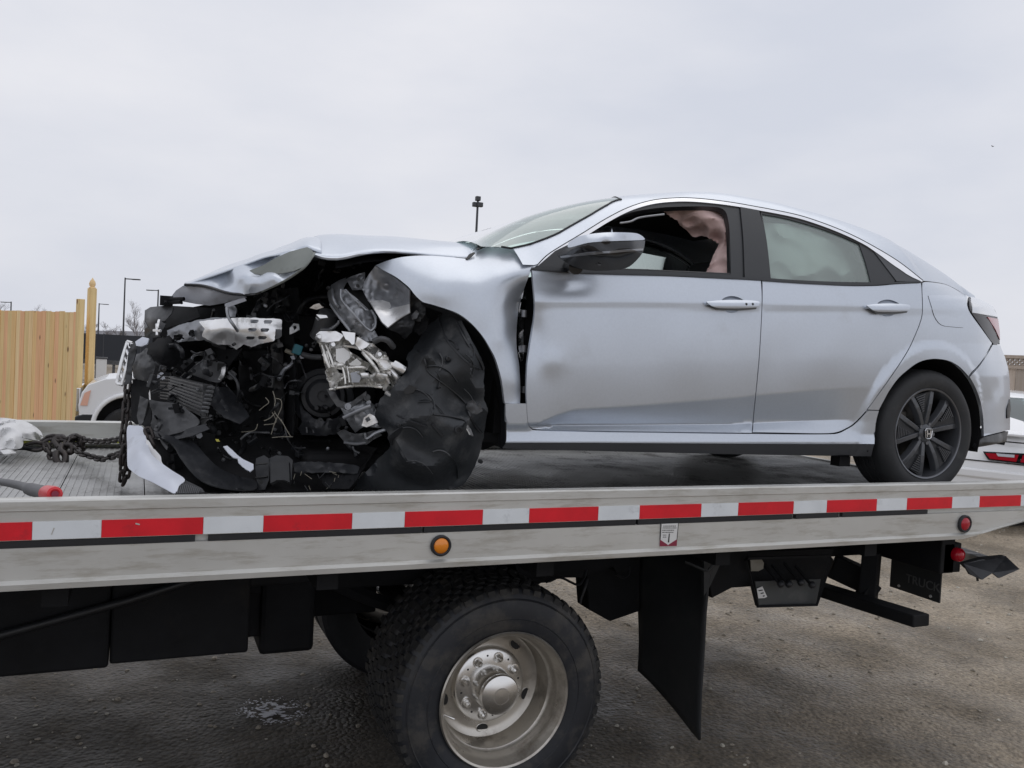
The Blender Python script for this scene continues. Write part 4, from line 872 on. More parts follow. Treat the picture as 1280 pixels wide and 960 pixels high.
for k, (x, y) in enumerate(((190, 473), (197, 471), (201, 467), (188, 476), (203, 473))): S('plastic_fragment', [(x-2, y), (x+1, y-2), (x+3, y+.5), (x, y+2)], [(x-2, y, .84), (x+3, y, .83), (x, y+2, .84)], 'white_in', car, 2)
# radiator pack: two finned cores and header tank
def core(name, q, rows_, mt_):
    A, B, C_, D = [v1(*p) for p in q]; m = M(); nrm = (B-A).cross(D-A).normalized()*.02
    m.hexa([A, B, C_, D], [A+nrm*1.2, B+nrm*1.2, C_+nrm*1.2, D+nrm*1.2]); o = m.build(name, 'fin', car)
    for k in range(rows_):
        u0 = (k+.18)/rows_; u1 = (k+.62)/rows_; m = M(); s = -nrm*.35
        a0, b0, a1, b1 = A.lerp(D, u0), B.lerp(C_, u0), A.lerp(D, u1), B.lerp(C_, u1)
        m.hexa([a0+s, b0+s, b1+s, a1+s], [a0+nrm*.2, b0+nrm*.2, b1+nrm*.2, a1+nrm*.2]); m.build('cooling_tube', mt_, o)
core('radiator', [(213, 470, 1.02), (259, 481, .74), (252, 521, .74), (210, 500, 1.02)], 9, mat('radiator_tube', (.15, .15, .15), .4, .7, dirt=((.05, .05, .05), 20, .5, .6)))
core('condenser', [(200, 470, 1.15), (214, 471, 1.03), (212, 500, 1.03), (200, 498, 1.15)], 7, 'matte')
S('radiator_tank', [(254, 481), (266, 482.5), (268, 488), (262, 505), (257, 521), (251, 521), (253, 505)], [(254, 481, .735), (266, 484, .70), (256, 521, .72)], 'black', car, 3, amp=.004)
for k in range(7): 
    y = 484+k*5; x = 264-k*1.3; m = M(); m.cyl(v1(x-4, y, .72), v1(x+3, y+.5, .685), .006, 7); m.build('pipe_stub', 'dusty2', car, smooth=50)
S('lower_grille_panel', [(182, 501), (200, 502), (222, 505), (238, 515), (249, 525), (246, 532), (229, 539), (215, 543), (199, 547.5), (190, 541), (184, 525)], [(182, 501, 1.0), (222, 505, .88), (249, 525, .76), (199, 547, .80), (184, 525, .95), (215, 525, .80)], 'dusty2', car, 4, amp=.01, freq=10, ramp=.008, curved=True)
S('lower_grille_panel', [(199, 547), (215, 543), (240, 534), (256, 530), (262, 536), (240, 545), (222, 549), (204, 552)], [(199, 547, .78), (256, 530, .70), (222, 549, .72)], 'dusty', car, 4, amp=.01)
S('bumper_core', [(165, 474), (180, 472), (186, 480), (185, 500), (190, 520), (186, 536), (178, 533), (166, 528), (163, 500)], [(165, 474, .95), (186, 480, .88), (178, 533, .85), (165, 528, .92)], 'matte', car, 4, amp=.02, freq=12, jag=1.2)
S('bumper_core', [(175, 495), (186, 500), (183, 510), (179, 528), (174, 533), (171, 520)], [(175, 495, .86), (186, 500, .83), (175, 533, .85)], 'dusty2', car, 3, amp=.01)
# torn bumper skin, silver, resting on the deck
bs = S('bumper_fragment', [(159, 534), (168, 532), (178, 533.5), (182, 545), (185, 556), (190, 568), (201, 578), (215, 588), (231, 599), (224, 607), (219, 616.5), (206, 611), (190, 602.5), (175, 596), (165, 589), (159.5, 582), (159, 560)],
  [(159, 534, .86), (178, 533, .80), (185, 556, .66), (201, 578, .55), (231, 599, .42), (219, 616, .34), (190, 602, .46), (160, 582, .62), (159, 560, .76), (172, 565, .62), (190, 588, .50), (212, 600, .41)], 'white_in', car, 3.5, amp=.006, freq=10, curved=True, smooth=60, label='torn silver bumper corner lying on the deck', solid=1)
S('torn_edge', [(182, 545), (186, 553), (192, 560), (200, 568), (204, 580), (196, 577), (189, 568), (184, 558)], [(182, 545, .69), (200, 568, .60), (204, 580, .55), (189, 568, .62)], 'bag', car, 3, amp=.01, freq=25, jag=1)
S('bumper_grille', [(231, 600), (240, 604), (252, 610), (256, 615), (235, 618), (219, 617), (223, 608)], [(231, 600, .43), (256, 614, .33), (219, 617, .33), (236, 610, .38)], 'dusty', car, 3)
for k in range(12):
    x = 225+k*2.3; m = M(); m.tube([v1(x, 603+k*.7, .405-k*.006), v1(x-3, 617, .33)], .0025, 5); m.build('grille_bar', 'dusty2', car)
S('bumper_skin', [(186, 538), (196, 546), (206, 549), (216, 556), (226, 572), (240, 590), (258, 604), (285, 611), (318, 612), (319, 600), (300, 596), (276, 586), (258, 570), (246, 556), (232, 548), (214, 545), (200, 541)], [(186, 538, .80), (214, 545, .74), (246, 556, .72), (276, 586, .60), (318, 600, .55), (206, 549, .70), (226, 572, .58), (258, 604, .46), (318, 612, .47), (240, 570, .62), (262, 590, .53)], 'dusty', car, 4, amp=.006, freq=8, curved=True, smooth=60)
S('white_strip', [(279, 558), (284, 557), (291, 563), (297, 569), (304, 574), (316.7, 580), (317, 586), (312.7, 589.5), (305, 585), (298, 578), (297, 573), (292, 572), (286, 567)], [(279, 558, .62), (297, 570, .58), (317, 583, .52), (312, 589, .50)], 'white_in', car, 3, amp=.004)
S('yellow_tag', [(269, 549), (273, 549), (275, 552), (271, 552)], [(269, 549, .7), (275, 551, .7), (271, 552, .7)], mat('yellow_plastic', (.6, .55, .1), .5), car, 2)
# tow hook box / bracket with two holes (centre bottom)
c0 = v1(343, 592, .60)
S('support_bracket', [(320, 573), (330, 569), (336, 573), (336, 600), (331, 612), (322, 613), (321, 600), (319, 586)], [(320, 573, .60), (336, 573, .57), (322, 613, .53), (332, 610, .52)], 'dusty', car, 3)
S('support_bracket', [(336, 573), (345, 569), (360, 570), (366, 575), (365, 590), (365, 600), (360, 602), (350, 599), (338, 603)], [(336, 573, .58), (366, 575, .54), (338, 603, .52), (362, 602, .50), (350, 590, .50)], 'dusty', car, 3)
S('support_bracket', [(339, 577), (361, 577), (362, 603), (356, 600), (346, 600), (338, 604)], [(339, 577, .53), (361, 577, .50), (350, 602, .47)], 'black', car, 3, solid=1, skirt=.02)
for cx, cy in ((325.5, 603),): 
    m = M(); m.lathe([(0, 0), (.009, 0)], v1(cx, cy, .505), (0, -1, 0), 12); m.build('bolt_hole', 'ink', car)
for y in (580.5, 597): tubepx('bracket_rib', [(319.5, y, .55), (334, y-1.5, .535)], .004, 'ink', car, 5, 1)
# engine front: pulley, cover, ribs
eng = v1(404, 495, .84)
m = M(); m.lathe([(.02, .035), (.055, .035), (.062, .03), (.072, .012), (.088, .01), (.094, 0), (.095, -.05)], eng, (-.25, -1, .05), 40); m.lathe([(0, .03), (.022, .03), (.022, .04)], eng, (-.25, -1, .05), 20); m.build('engine_pulley', 'dusty', car, smooth=35)
m = M(); m.lathe([(.10, 0), (.125, -.01), (.13, -.06)], eng+Vector((0, 0, -.01)), (-.25, -1, .05), 40); m.build('engine_cover', 'dusty', car, smooth=35)
S('engine_casting', [(374, 500), (380, 512), (392, 522), (408, 528), (424, 520), (428, 530), (420, 543), (400, 545), (378, 543), (372, 536), (378, 528), (376, 515)], [(374, 505, .86), (428, 528, .78), (378, 543, .83), (410, 540, .76), (400, 530, .77)], 'dusty', car, 4, amp=.012, freq=14, ramp=.01, jag=.8)
for (x, y) in ((401, 526), (412.5, 526.3)):
    m = M(); m.lathe([(.004, .0), (.011, .0), (.012, -.02)], v1(x, y, .765), (0, -1, 0), 14); m.build('bolt_head', 'dusty2', car, smooth=30)
for k in range(5): tubepx('casting_rib', [(383+k*8, 534, .79), (384+k*8.2, 541, .78)], .004, 'dusty2', car, 5, 1)
# fan shroud behind the bracket (dark vertical sheets)
for (a, b, c, d, Y1, Y2, mt_) in ((352, 400, 366, 545, .95, .85, 'matte'), (338, 430, 352, 545, .98, .9, 'black'), (300, 440, 338, 540, 1.05, .92, 'matte'), (268, 490, 300, 545, .95, .85, 'matte'), (318, 368, 336, 398, .95, .95, 'matte'), (340, 362, 372, 400, 1.1, 1.0, 'black')):
    S('shroud_panel', [(a, b), (c, b-3), (c+3, (b+d)/2), (c, d), (a+2, d+2), (a-3, (b+d)/2)], [(a, b, Y1), (c, b, Y2), (c, d, Y2-.02), (a, d, Y1)], mt_, car, 5, amp=.02, freq=9, jag=1)
S('brace_plate', [(266, 483), (286, 484), (300, 500), (312, 520), (300, 530), (280, 522), (262, 505)], [(266, 483, .78), (286, 484, .85), (312, 520, .75), (262, 505, .74)], 'dusty', car, 4, amp=.02, freq=9, ramp=.012)
# bright smashed casting
cast = S('smashed_casting', [(395, 418), (399, 414.8), (410, 414), (420, 414.5), (428, 418.5), (427, 414), (436, 417), (444, 416), (442, 423), (450, 421), (458, 428), (466, 430), (470, 433), (476, 438), (482, 440), (485, 449), (490, 453), (497, 453), (505, 458), (506.5, 464), (503, 467), (499, 469), (501, 478), (497, 486), (495, 494), (489, 495.5), (482, 492), (478, 485), (468, 482), (455, 483), (440, 484), (428, 485), (414, 488), (411, 478), (408, 466), (405, 450), (401, 434), (397, 428)],
  [(395, 418, .66), (410, 414, .64), (428, 418, .60), (444, 418, .58), (470, 434, .53), (485, 449, .50), (505, 460, .47), (497, 490, .48), (470, 482, .50), (440, 484, .53), (414, 488, .57), (405, 455, .60), (401, 434, .63), (425, 440, .60), (420, 465, .56), (445, 455, .56), (440, 470, .52), (465, 462, .50), (460, 445, .55), (480, 470, .46), (430, 428, .58), (450, 435, .53)],
  'alu', car, 2.2, amp=.030, freq=22, ramp=.034, rfreq=17, jag=.9, smooth=22, seed=4, holes=[np.array([(431, 430), (441, 431), (452, 437), (459, 445), (463, 455), (455, 452), (446, 444), (438, 440)]), np.array([(466, 446), (471, 452), (474, 461), (470, 464), (465, 456)]), np.array([(409, 436), (413, 436), (417, 448), (418, 457), (413, 455)]), np.array([(455, 462), (462, 463), (466, 468), (458, 467)]), np.array([(421, 461), (428, 462), (429, 467), (423, 466)]), np.array([(484, 473), (489, 474), (491, 484), (486, 481)])], label='bright smashed aluminium casting in the wheel bay')
S('casting_lip', [(395, 418), (400, 414), (420, 414), (430, 419), (424, 426), (408, 428), (398, 427)], [(395, 418, .60), (420, 414, .57), (430, 420, .55), (400, 427, .58)], 'alub', cast, 2.5, amp=.012, freq=25)
S('casting_lip', [(427, 414), (444, 416), (443, 430), (440, 431), (436, 426), (432, 424)], [(427, 414, .55), (444, 416, .53), (440, 431, .52)], 'alub', cast, 2.5, amp=.01, freq=20)
S('casting_lip', [(447, 421), (462, 430), (458, 434), (450, 438), (444, 430)], [(447, 421, .51), (462, 430, .49), (450, 438, .50)], 'alub', cast, 2.5, amp=.01, freq=20)
S('casting_web', [(470, 448), (484, 451), (489, 458), (488, 470), (480, 462), (474, 456)], [(470, 448, .46), (489, 458, .44), (488, 470, .44)], 'alub', cast, 2.5, amp=.006, freq=20)
S('casting_web', [(420, 436), (430, 435), (437, 440), (438, 447), (432, 452), (430, 458), (424, 453), (420, 450)], [(420, 436, .555), (438, 446, .54), (428, 458, .53)], 'paper', cast, 2.5, amp=.004)
S('casting_web', [(436, 455), (446, 448), (452, 454), (450, 457), (438, 457)], [(436, 455, .51), (446, 448, .50), (450, 457, .50)], 'paper', cast, 2.5)
S('casting_web', [(438, 466), (449, 464), (451, 472), (449, 478), (440, 478)], [(438, 466, .50), (451, 472, .485), (440, 478, .49)], 'steel', cast, 2.5)
for pts, r in (([(403, 432, .60), (408, 450, .57), (412, 460, .56)], .006), ([(408, 431, .59), (414, 448, .56), (417, 458, .55)], .005), ([(430, 460, .53), (445, 459, .505), (458, 459.5, .49)], .005), ([(428, 458, .53), (431, 470, .52), (432, 480, .51)], .005), ([(434, 458, .52), (436, 470, .51), (437, 478, .505)], .004), ([(412, 487, .56), (430, 483.5, .53), (455, 482, .50), (478, 484, .47)], .006), ([(452, 469.5, .475), (461, 469, .465)], .010), ([(472, 468.5, .455), (485, 469.5, .44)], .009), ([(430, 432, .55), (450, 436, .51), (468, 448, .47), (480, 464, .45), (487, 480, .44)], .006), ([(453, 440, .50), (466, 455, .47), (478, 472, .45)], .007), ([(492, 455, .44), (499, 459, .43), (505, 463, .43)], .016), ([(489, 462, .45), (495, 470, .44), (498, 478, .45)], .009), ([(482, 490, .45), (490, 494, .44), (494, 487, .44)], .009)):
    tubepx('casting_rib', pts, r, 'alu' if r < .009 else 'alub', cast, 6)
for x, y in ((399, 421), (416, 431), (474, 443), (494, 479), (499, 473)):
    m = M(); m.lathe([(0, .008), (.008, .008), (.012, 0), (.012, -.02)], v1(x, y, .50 if x > 450 else .56), (0, -1, .2), 10); m.build('bolt_head', 'alub', cast, smooth=30)
# grey folded rail (upper frame member) above the casting
rl = S('frame_rail', [(409, 366), (414, 356), (424, 350), (432, 347), (434, 351), (429, 361), (434, 363), (446, 373), (458, 384), (466, 392), (469, 402), (468, 412), (474, 424), (468, 426), (458, 427), (447, 419), (434, 411), (424, 396), (415, 386), (411, 376)],
  [(409, 366, .74), (432, 347, .72), (424, 360, .66), (440, 370, .62), (466, 392, .58), (470, 424, .54), (447, 418, .58), (424, 396, .64), (411, 376, .70), (445, 395, .55), (430, 378, .62)], 'steel', car, 3, amp=.006, freq=12, smooth=28)
for pts, r in (([(426, 362, .62), (427, 375, .60), (440, 390, .555), (456, 408, .53), (464, 414, .52)], .0055), ([(432, 362, .62), (446, 377, .58), (458, 388, .56)], .0035), ([(413, 380, .66), (424, 396, .61), (438, 414, .56)], .006), ([(464, 414, .52), (469, 408, .53), (469, 397, .55), (464, 388, .57)], .006), ([(415, 362, .68), (416, 372, .65), (420, 380, .64), (424, 384, .63)], .006)):
    tubepx('rail_bead', pts, r, 'steel', rl, 6)
S('rail_shadow_panel', [(428, 362), (444, 355), (456, 368), (463, 384), (465, 394), (455, 386), (440, 370)], [(428, 362, .74), (456, 368, .70), (465, 394, .66)], 'ink', car, 4)
S('rail_tab', [(432, 349), (440, 345), (456, 340), (455, 352), (452, 362), (440, 362), (436, 355)], [(432, 349, .70), (456, 340, .66), (440, 362, .66)], 'steel', car, 3, amp=.008, freq=16)
for x, y in ((448, 349), (447, 357)):
    m = M(); m.lathe([(0, .0), (.007, 0)], v1(x, y, .645), (0, -1, 0), 10); m.build('bolt_hole', 'ink', car)
# shiny torn inner fender under the fender tip
tp = S('inner_fender_metal', [(455, 352), (461, 343), (469, 332.5), (482, 340), (495, 348), (506, 357), (512, 363), (512, 378), (512, 390), (505, 395), (494, 402), (484, 410), (476, 402), (466, 384), (458, 372), (453, 362)],
  [(455, 352, .63), (469, 333, .61), (495, 348, .52), (512, 363, .46), (512, 390, .45), (484, 410, .47), (466, 384, .56), (455, 364, .60), (485, 362, .62), (490, 385, .52), (498, 372, .56)], 'steel', car, 3, amp=.006, freq=10, curved=False, smooth=45)
S('torn_bright_metal', [(462, 376), (478, 375), (487, 378), (490, 385), (512, 380), (512, 390.5), (500, 397), (485, 409), (478, 403), (470, 390)], [(462, 376, .585), (487, 378, .56), (512, 382, .44), (484, 409, .45), (478, 390, .51)], 'alub', tp, 3, amp=.006, freq=9, smooth=60)
S('plastic_bracket', [(484, 411), (500, 397), (512, 391), (519, 402), (515, 415), (506, 424), (495, 415)], [(484, 411, .50), (512, 391, .46), (506, 424, .50), (502, 406, .44)], 'dusty', car, 3, amp=.012, freq=15, jag=.6)
S('plastic_bracket', [(508, 360), (514, 362), (522, 374), (533, 378), (532, 392), (525, 402), (518, 400), (512, 385)], [(508, 360, .50), (533, 378, .46), (518, 400, .48)], 'black', car, 3, amp=.015, freq=16, jag=.8)
S('plastic_bracket', [(519, 385), (528, 388), (536, 400), (533, 412), (524, 420), (516, 412), (520, 400)], [(519, 385, .52), (536, 400, .47), (524, 420, .49)], 'matte', car, 3, amp=.015, freq=16, jag=.8)
S('plastic_bracket', [(520, 388), (524, 391), (521, 398), (515, 400), (514, 394)], [(520, 388, .44), (524, 395, .43), (515, 400, .44)], 'dusty2', car, 3, amp=.006, freq=25)
# arm and lower steering knuckle under the casting
ar = S('control_arm', [(424, 506), (440, 502), (455, 497), (468, 506), (470, 514), (476, 524), (482, 532), (474, 535), (455, 533), (444, 541), (436, 530), (430, 518)], [(424, 506, .60), (468, 506, .52), (482, 532, .49), (444, 540, .56), (452, 518, .50)], 'steel', car, 3, amp=.008, freq=12, ramp=.008, smooth=35)
S('control_arm', [(408, 486), (418, 490), (424, 500), (436, 505), (452, 493), (458, 489), (458, 495), (444, 506), (433, 512), (421, 508), (414, 498)], [(408, 486, .60), (433, 510, .55), (458, 490, .50)], 'dusty2', ar, 3, amp=.006, freq=14)
tubepx('bright_rod', [(430, 522, .54), (446, 514, .50), (464, 507, .47)], .009, 'steel', ar, 8)
for x, y, r, mt_ in ((435, 508, .013, 'steel'), (459, 497, .013, 'dusty2'), (461, 503, .009, 'steel')):
    m = M(); m.lathe([(0, .004), (r*.5, .004), (r*.5, 0), (r, 0), (r*1.05, -.02)], v1(x, y, .505), (0, -1, .1), 12); m.build('bolt_head', mt_, ar, smooth=30)
S('square_bracket', [(455, 522), (462, 517), (468, 520), (472, 528), (466, 531), (458, 534), (452, 532)], [(455, 522, .49), (468, 520, .46), (458, 534, .48)], 'alub', ar, 2.5, amp=.006, freq=20, holes=[np.array([(456, 523.5), (461, 520.5), (463.5, 525), (458.5, 528)])])
S('lower_knuckle', [(421, 541), (430, 537), (442, 543), (455, 541), (470, 538), (478, 544), (466, 550), (458, 556), (440, 555), (430, 552)], [(421, 541, .60), (478, 544, .50), (440, 555, .56), (455, 545, .52)], 'dusty2', car, 3, amp=.010, freq=14, ramp=.008)
for pts, r in (([(430, 553, .55), (445, 555, .53), (457, 553, .52)], .006), ([(456, 541, .50), (459, 548, .50), (470, 541, .48), (482, 537, .47)], .007), ([(441, 558, .6), (443, 563, .6), (449, 566, .6)], .004)): tubepx('knuckle_rod', pts, r, 'steel', car, 6)
tubepx('pale_rod', [(378, 443, .80), (390, 446, .77), (404, 446.5, .72)], .012, 'dusty2', car, 8, 3)
tubepx('pale_rod', [(357, 438, .85), (364, 441, .84), (369, 443, .83)], .009, 'wirec', car, 8, 3)
m = M(); m.box(v1(371.5, 437, .80), (.035, .03, .04), Matrix.Rotation(.3, 3, 'Y')); m.build('connector', 'teal', car, bevel=.004)
for x, y in ((366, 447), (377, 446)): S('plastic_fragment', [(x-3, y-1), (x+1, y-2), (x+3, y+2), (x-1, y+2.5)], [(x-3, y, .8), (x+3, y, .79), (x, y+2, .8)], 'white_in', car, 2)
S('hose_clamp', [(362, 410), (367, 404), (373, 405), (374, 412), (369, 415), (362, 418)], [(362, 410, .82), (373, 405, .80), (362, 418, .81)], 'alub', car, 2, holes=[np.array([(366, 408), (369.5, 406.5), (371, 410), (367.5, 413)])])
for q_ in ([(387, 385), (392, 381), (399, 379), (402, 383), (405, 384), (396, 387)], [(395, 393), (408, 394), (410, 397), (400, 398)], [(395, 396), (403, 399), (398, 400)]):
    S('bright_clip', q_, [(q_[0][0], q_[0][1], .70), (q_[2][0], q_[2][1], .68), (q_[-1][0], q_[-1][1], .69)], 'alub', car, 2, amp=.006, freq=30)
m = M(); m.lathe([(.0, .04), (.035, .035), (.045, .0), (.045, -.06), (.05, -.08)], v1(408, 400, .76), (.1, -.5, .85), 20); m.build('reservoir', 'dusty2', car, smooth=40)
tubepx('hose', [(401, 412, .68), (412, 412, .66), (422, 405, .65), (424, 401, .65)], .007, 'steel', car, 6)
tubepx('hose', [(467, 427, .50), (476, 423.5, .48), (485, 426, .48), (492, 434, .50)], .012, 'dusty2', car, 8)
tubepx('hose', [(374, 391, .9), (379, 380, .88), (388, 374, .9), (400, 372, .92), (412, 371, .9)], .010, 'black', car, 8)
# pale wires
for pts in ([(341, 489, .72), (344, 500, .70), (343, 514, .69), (350, 524, .68), (354, 530, .68)], [(345, 498, .70), (351, 500, .69), (352, 508, .69), (348, 518, .69), (343, 530, .69), (339, 543, .70)], [(332, 497, .74), (336, 503, .72), (330, 508, .73), (324, 513, .74)], [(344, 516, .69), (337, 523, .70), (330, 526, .71)], [(351, 524, .68), (357, 535, .67), (363, 545, .67)], [(340, 515, .71), (345, 528, .70), (330, 531, .72)], [(302, 540, .78), (318, 538, .75), (322, 530, .75)], [(340, 547, .72), (352, 546, .70), (366, 546, .69)]):
    tubepx('wire', pts, .0016, 'wirec', car, 5)
# low debris bands (splitter, deflector)
S('deflector', [(367, 578), (390, 577), (430, 579), (450, 583), (446, 592), (420, 590), (390, 591), (368, 590)], [(367, 578, .62), (450, 583, .56), (368, 590, .58), (446, 592, .54)], 'dusty', car, 4, amp=.012, freq=10, ramp=.008, jag=.8)
S('deflector', [(400, 592), (430, 590), (452, 588), (446, 600), (436, 611), (410, 611), (402, 603)], [(400, 592, .60), (452, 588, .55), (436, 611, .52)], 'matte', car, 4, amp=.02, freq=10, ramp=.012)
r2 = random.Random(5)
for k in range(16):
    x = r2.uniform(368, 430); y = r2.uniform(588, 608); tubepx('straw_fibre', [(x, y, .55), (x+r2.uniform(-6, 9), y+r2.uniform(2, 7), .53)], .0012, 'wirec' if k % 3 else 'dusty2', car, 4, 1)
# ---- many small torn things filling the bay
bay = np.array([(190, 430), (215, 405), (245, 385), (310, 378), (352, 356), (392, 324), (455, 322), (462, 335), (430, 345), (412, 360), (412, 400), (396, 414), (404, 485), (424, 520), (470, 545), (470, 570), (444, 600), (370, 610), (300, 605), (262, 608), (215, 580), (192, 548), (186, 480)], float)
def inbay(lo=(186, 322), hi=(500, 610)):
    while True:
        x, y = r2.uniform(lo[0], hi[0]), r2.uniform(lo[1], hi[1])
        if pip(np.array([(x, y)]), bay)[0]: return x, y
mts = ['matte', 'black', 'matte', 'dusty', 'black', 'rubber', 'dusty', 'gloss']
for k in range(150):
    x, y = inbay(); Y = r2.uniform(.74, 1.15); a = r2.uniform(0, 6.28); L_ = r2.uniform(12, 42); pts = [(x, y, Y)]
    for j in range(3):
        a += r2.uniform(-.9, .9); pts.append((pts[-1][0]+math.cos(a)*L_/3, pts[-1][1]+math.sin(a)*L_/3, Y+r2.uniform(-.08, .08)))
    if pip(np.array([p[:2] for p in pts]), bay).all(): tubepx('hose' if k % 3 else 'cable', pts, r2.choice([.0025, .003, .004, .006, .009, .013]), (mts+['dusty2', 'steel', 'dusty'])[k % 11], car, 6, 4)
for k in range(110):
    x, y = inbay(); Y = r2.uniform(.84, 1.2); n = r2.randint(5, 8); R0 = r2.uniform(3, 11); a0 = r2.uniform(0, 6.28); asp = r2.uniform(.35, 1)
    o_ = [(x+R0*math.cos(a0+6.283*i/n)*r2.uniform(.6, 1), y+R0*asp*math.sin(a0+6.283*i/n)*r2.uniform(.6, 1)) for i in range(n)]
    if not pip(np.array(o_), bay).all(): continue
    cc = [(p[0], p[1], Y+r2.uniform(-.07, .07)) for p in o_]
    S('plastic_fragment' if k % 2 else 'torn_bracket', o_, cc, (mts+['dusty', 'black', 'dusty2' if k % 2 else 'matte'])[k % 11], car, 3.2, amp=.03, freq=18, ramp=.02, rfreq=14, seed=k, smooth=30, jag=.8)
for k in range(60):
    x, y = inbay(); Y = r2.uniform(.72, .95); c = v1(x, y, Y); s = r2.uniform(.008, .028)
    rot = Matrix.Rotation(r2.uniform(0, 3), 3, 'Y') @ Matrix.Rotation(r2.uniform(0, 3), 3, 'X')
    m = M(); m.box(c, (s*r2.uniform(.8, 2.5), s, s*r2.uniform(.6, 1.6)), rot); m.cyl(c, c+rot @ Vector((0, 0, s*1.5)), s*.35, 8)
    m.build('connector', mts[(k*3) % 8] if k % 9 else 'dusty2', car, bevel=.002)
for k in range(12):
    x, y = inbay((240, 330), (470, 600)); c = v1(x, y, r2.uniform(.7, .82)); m = M(); m.lathe([(0, .004), (.004, .004), (.007, 0), (.007, -.01)], c, (r2.uniform(-.4, .4), -1, r2.uniform(-.3, .6)), 8); m.build('bolt_head', ['dusty2', 'dusty2', 'steel'][k % 3], car, smooth=30)
# drive mechanisms seen low: belts, oil pan
m = M(); m.prism([v1(305, 548, 1.0), v1(430, 548, .9), v1(425, 572, .9), v1(310, 575, 1.0)], (0, .2, 0)); m.build('oil_pan', 'matte', car, bevel=.02)
# cowl gap, wiper end by the windscreen
S('cowl_vent', [(582, 323.5), (586, 318), (592, 315), (594, 316), (589, 321), (584, 324.5)], [(582, 323, .535), (594, 316, .57), (588, 322, .54)], 'ink', car, 2)
S('cowl_vent', [(595, 311), (600, 308), (607, 307.6), (602, 310), (597, 312)], [(595, 311, .60), (607, 307.6, .62), (597, 312, .59)], 'ink', car, 2)
m = M(); m.grid([[(1.16+.05*j, y, Z0+.93+.02*j) for j in range(5)] for y in np.linspace(YS+.35, 2*YC-YS-.35, 12)]); m.build('cowl_panel', 'black', car, smooth=40)
# ============================================================ FLATBED TOW TRUCK
ZT = 1.235
truck = thing('flatbed_tow_truck', (1.33, 1.25, 0), 'aluminium flatbed tow truck carrying the wrecked silver car', 'tow truck')
XA, XB = -3.0, 4.30
prof = [(.0, 0), (.045, 0), (.052, -.006), (.052, -.09), (.16, -.10), (.16, -.11), (.048, -.11), (.048, -.255), (-.012, -.255), (-.014, -.238), (.0005, -.229), (.0005, -.137), (.018, -.136), (.018, -.117), (.0015, -.116), (.0015, -.034), (-.004, -.031), (-.004, -.005)]
def rail_at(far):
    m = M(); xs = [XA, 3.47, 3.60, 3.90, XB]; rings = []
    for x in xs:
        low = -.255 if x <= 3.47 else np.interp(x, [3.47, 3.9, 4.3], [-.2545, -.183, -.15])
        r = []
        for (y, z) in prof:
            zz = max(z, low) if x > 3.47 else z
            yy = y
            r.append((x, 2.5-y if far else y, ZT+zz))
        rings.append(r)
    n = len(prof); vs = [p for r in rings for p in r]; fs = [(i*n+j, i*n+(j+1) % n, (i+1)*n+(j+1) % n, (i+1)*n+j) for i in range(len(xs)-1) for j in range(n)]
    fs += [tuple(range(n)), tuple((len(xs)-1)*n+j for j in range(n-1, -1, -1))]
    m.add(vs, fs); return m.build('side_rail', 'rail', truck)
rail = rail_at(False); rail_at(True)
# rubber strips in the rub groove, with the breaks seen in the photograph
for a, b in ((-20, 245), (261, 528), (530, 795), (797, 990), (994, 1048), (1052, 1159)):
    xa, xb = v1(a, 660, 0).x, v1(b, 645, 0).x; m = M(); m.box(((xa+xb)/2, .010, ZT-.1265), (xb-xa, .022, .0185)); m.build('rubber_strip', 'rubber', rail)
# reflective tape: each strip one piece
P0 = -.0803-.457*5
for k in range(15):
    x = P0+k*.457
    for (a, b, mt_, lb) in ((x, x+.279, 'red', 'red reflective strip'), (x+.280, x+.456, 'white', 'white reflective strip')):
        b_ = min(b, 4.02 if mt_ == 'red' else 3.95)
        if a > 3.9: continue
        m = M(); m.box(((a+b_)/2, .0, ZT-.0885), (b_-a, .004, .051)); m.build('reflective_strip', mt_, rail, label=lb)
# scuffs on the tape
for (px_, py_, w_, h_) in ((172, 655, .012, .004), (66, 664, .003, .02)):
    c = v1(px_, py_, -.0025); m = M(); m.box(c, (w_, .001, h_), Matrix.Rotation(.3, 3, 'Y')); m.build('scuff', 'rail', rail)
def marker(px_, py_, r, lens, rim_, out=.012, Y=0.):
    c = v1(px_, py_, Y); m = M(); m.lathe([(r*1.0, .0), (r*1.0, out*.8), (r*.86, out), (r*.74, out*.8), (r*.74, .0)], c, (0, -1, 0), 28); o = m.build('marker_light', rim_, truck, smooth=40)
    m = M(); m.lathe([(r*.74, out*.7), (r*.6, out*1.05), (r*.3, out*1.3), (0, out*1.35)], c, (0, -1, 0), 24); m.build('lens', lens, o, smooth=60)
marker(550.5, 681.5, .036, 'amber', 'rubber', .014); marker(1204.5, 654.5, .040, 'redlens', 'rubber', .014)
# warning sticker
def quad(name, pts, mt_, par, Y): 
    m = M(); m.prism([v1(x, y, Y) for x, y in pts], (0, .0008, 0)); return m.build(name, mt_, par)
stk = quad('warning_sticker', [(826, 655), (848.5, 654), (846, 682.5), (824.5, 683)], 'paper', truck, -.0022)
quad('sticker_border', [(826, 655), (827, 655), (825.7, 675), (824.9, 675)], 'ink', stk, -.0030); quad('sticker_border', [(847.9, 654), (848.5, 654), (846.6, 675), (845.9, 675)], 'ink', stk, -.0030)
quad('sticker_print', [(825, 674.5), (835, 681.0), (824.6, 683)], 'maroon', stk, -.0030); quad('sticker_print', [(846.5, 674), (846, 682.5), (835.4, 681.1)], 'maroon', stk, -.0030)
quad('sticker_print', [(824.7, 681.6), (846, 681.2), (846, 682.4), (824.6, 683)], 'maroon', stk, -.0032)
quad('sticker_print', [(836.2, 667), (837.4, 667), (836.4, 678), (834.9, 678)], 'ink', stk, -.0030)
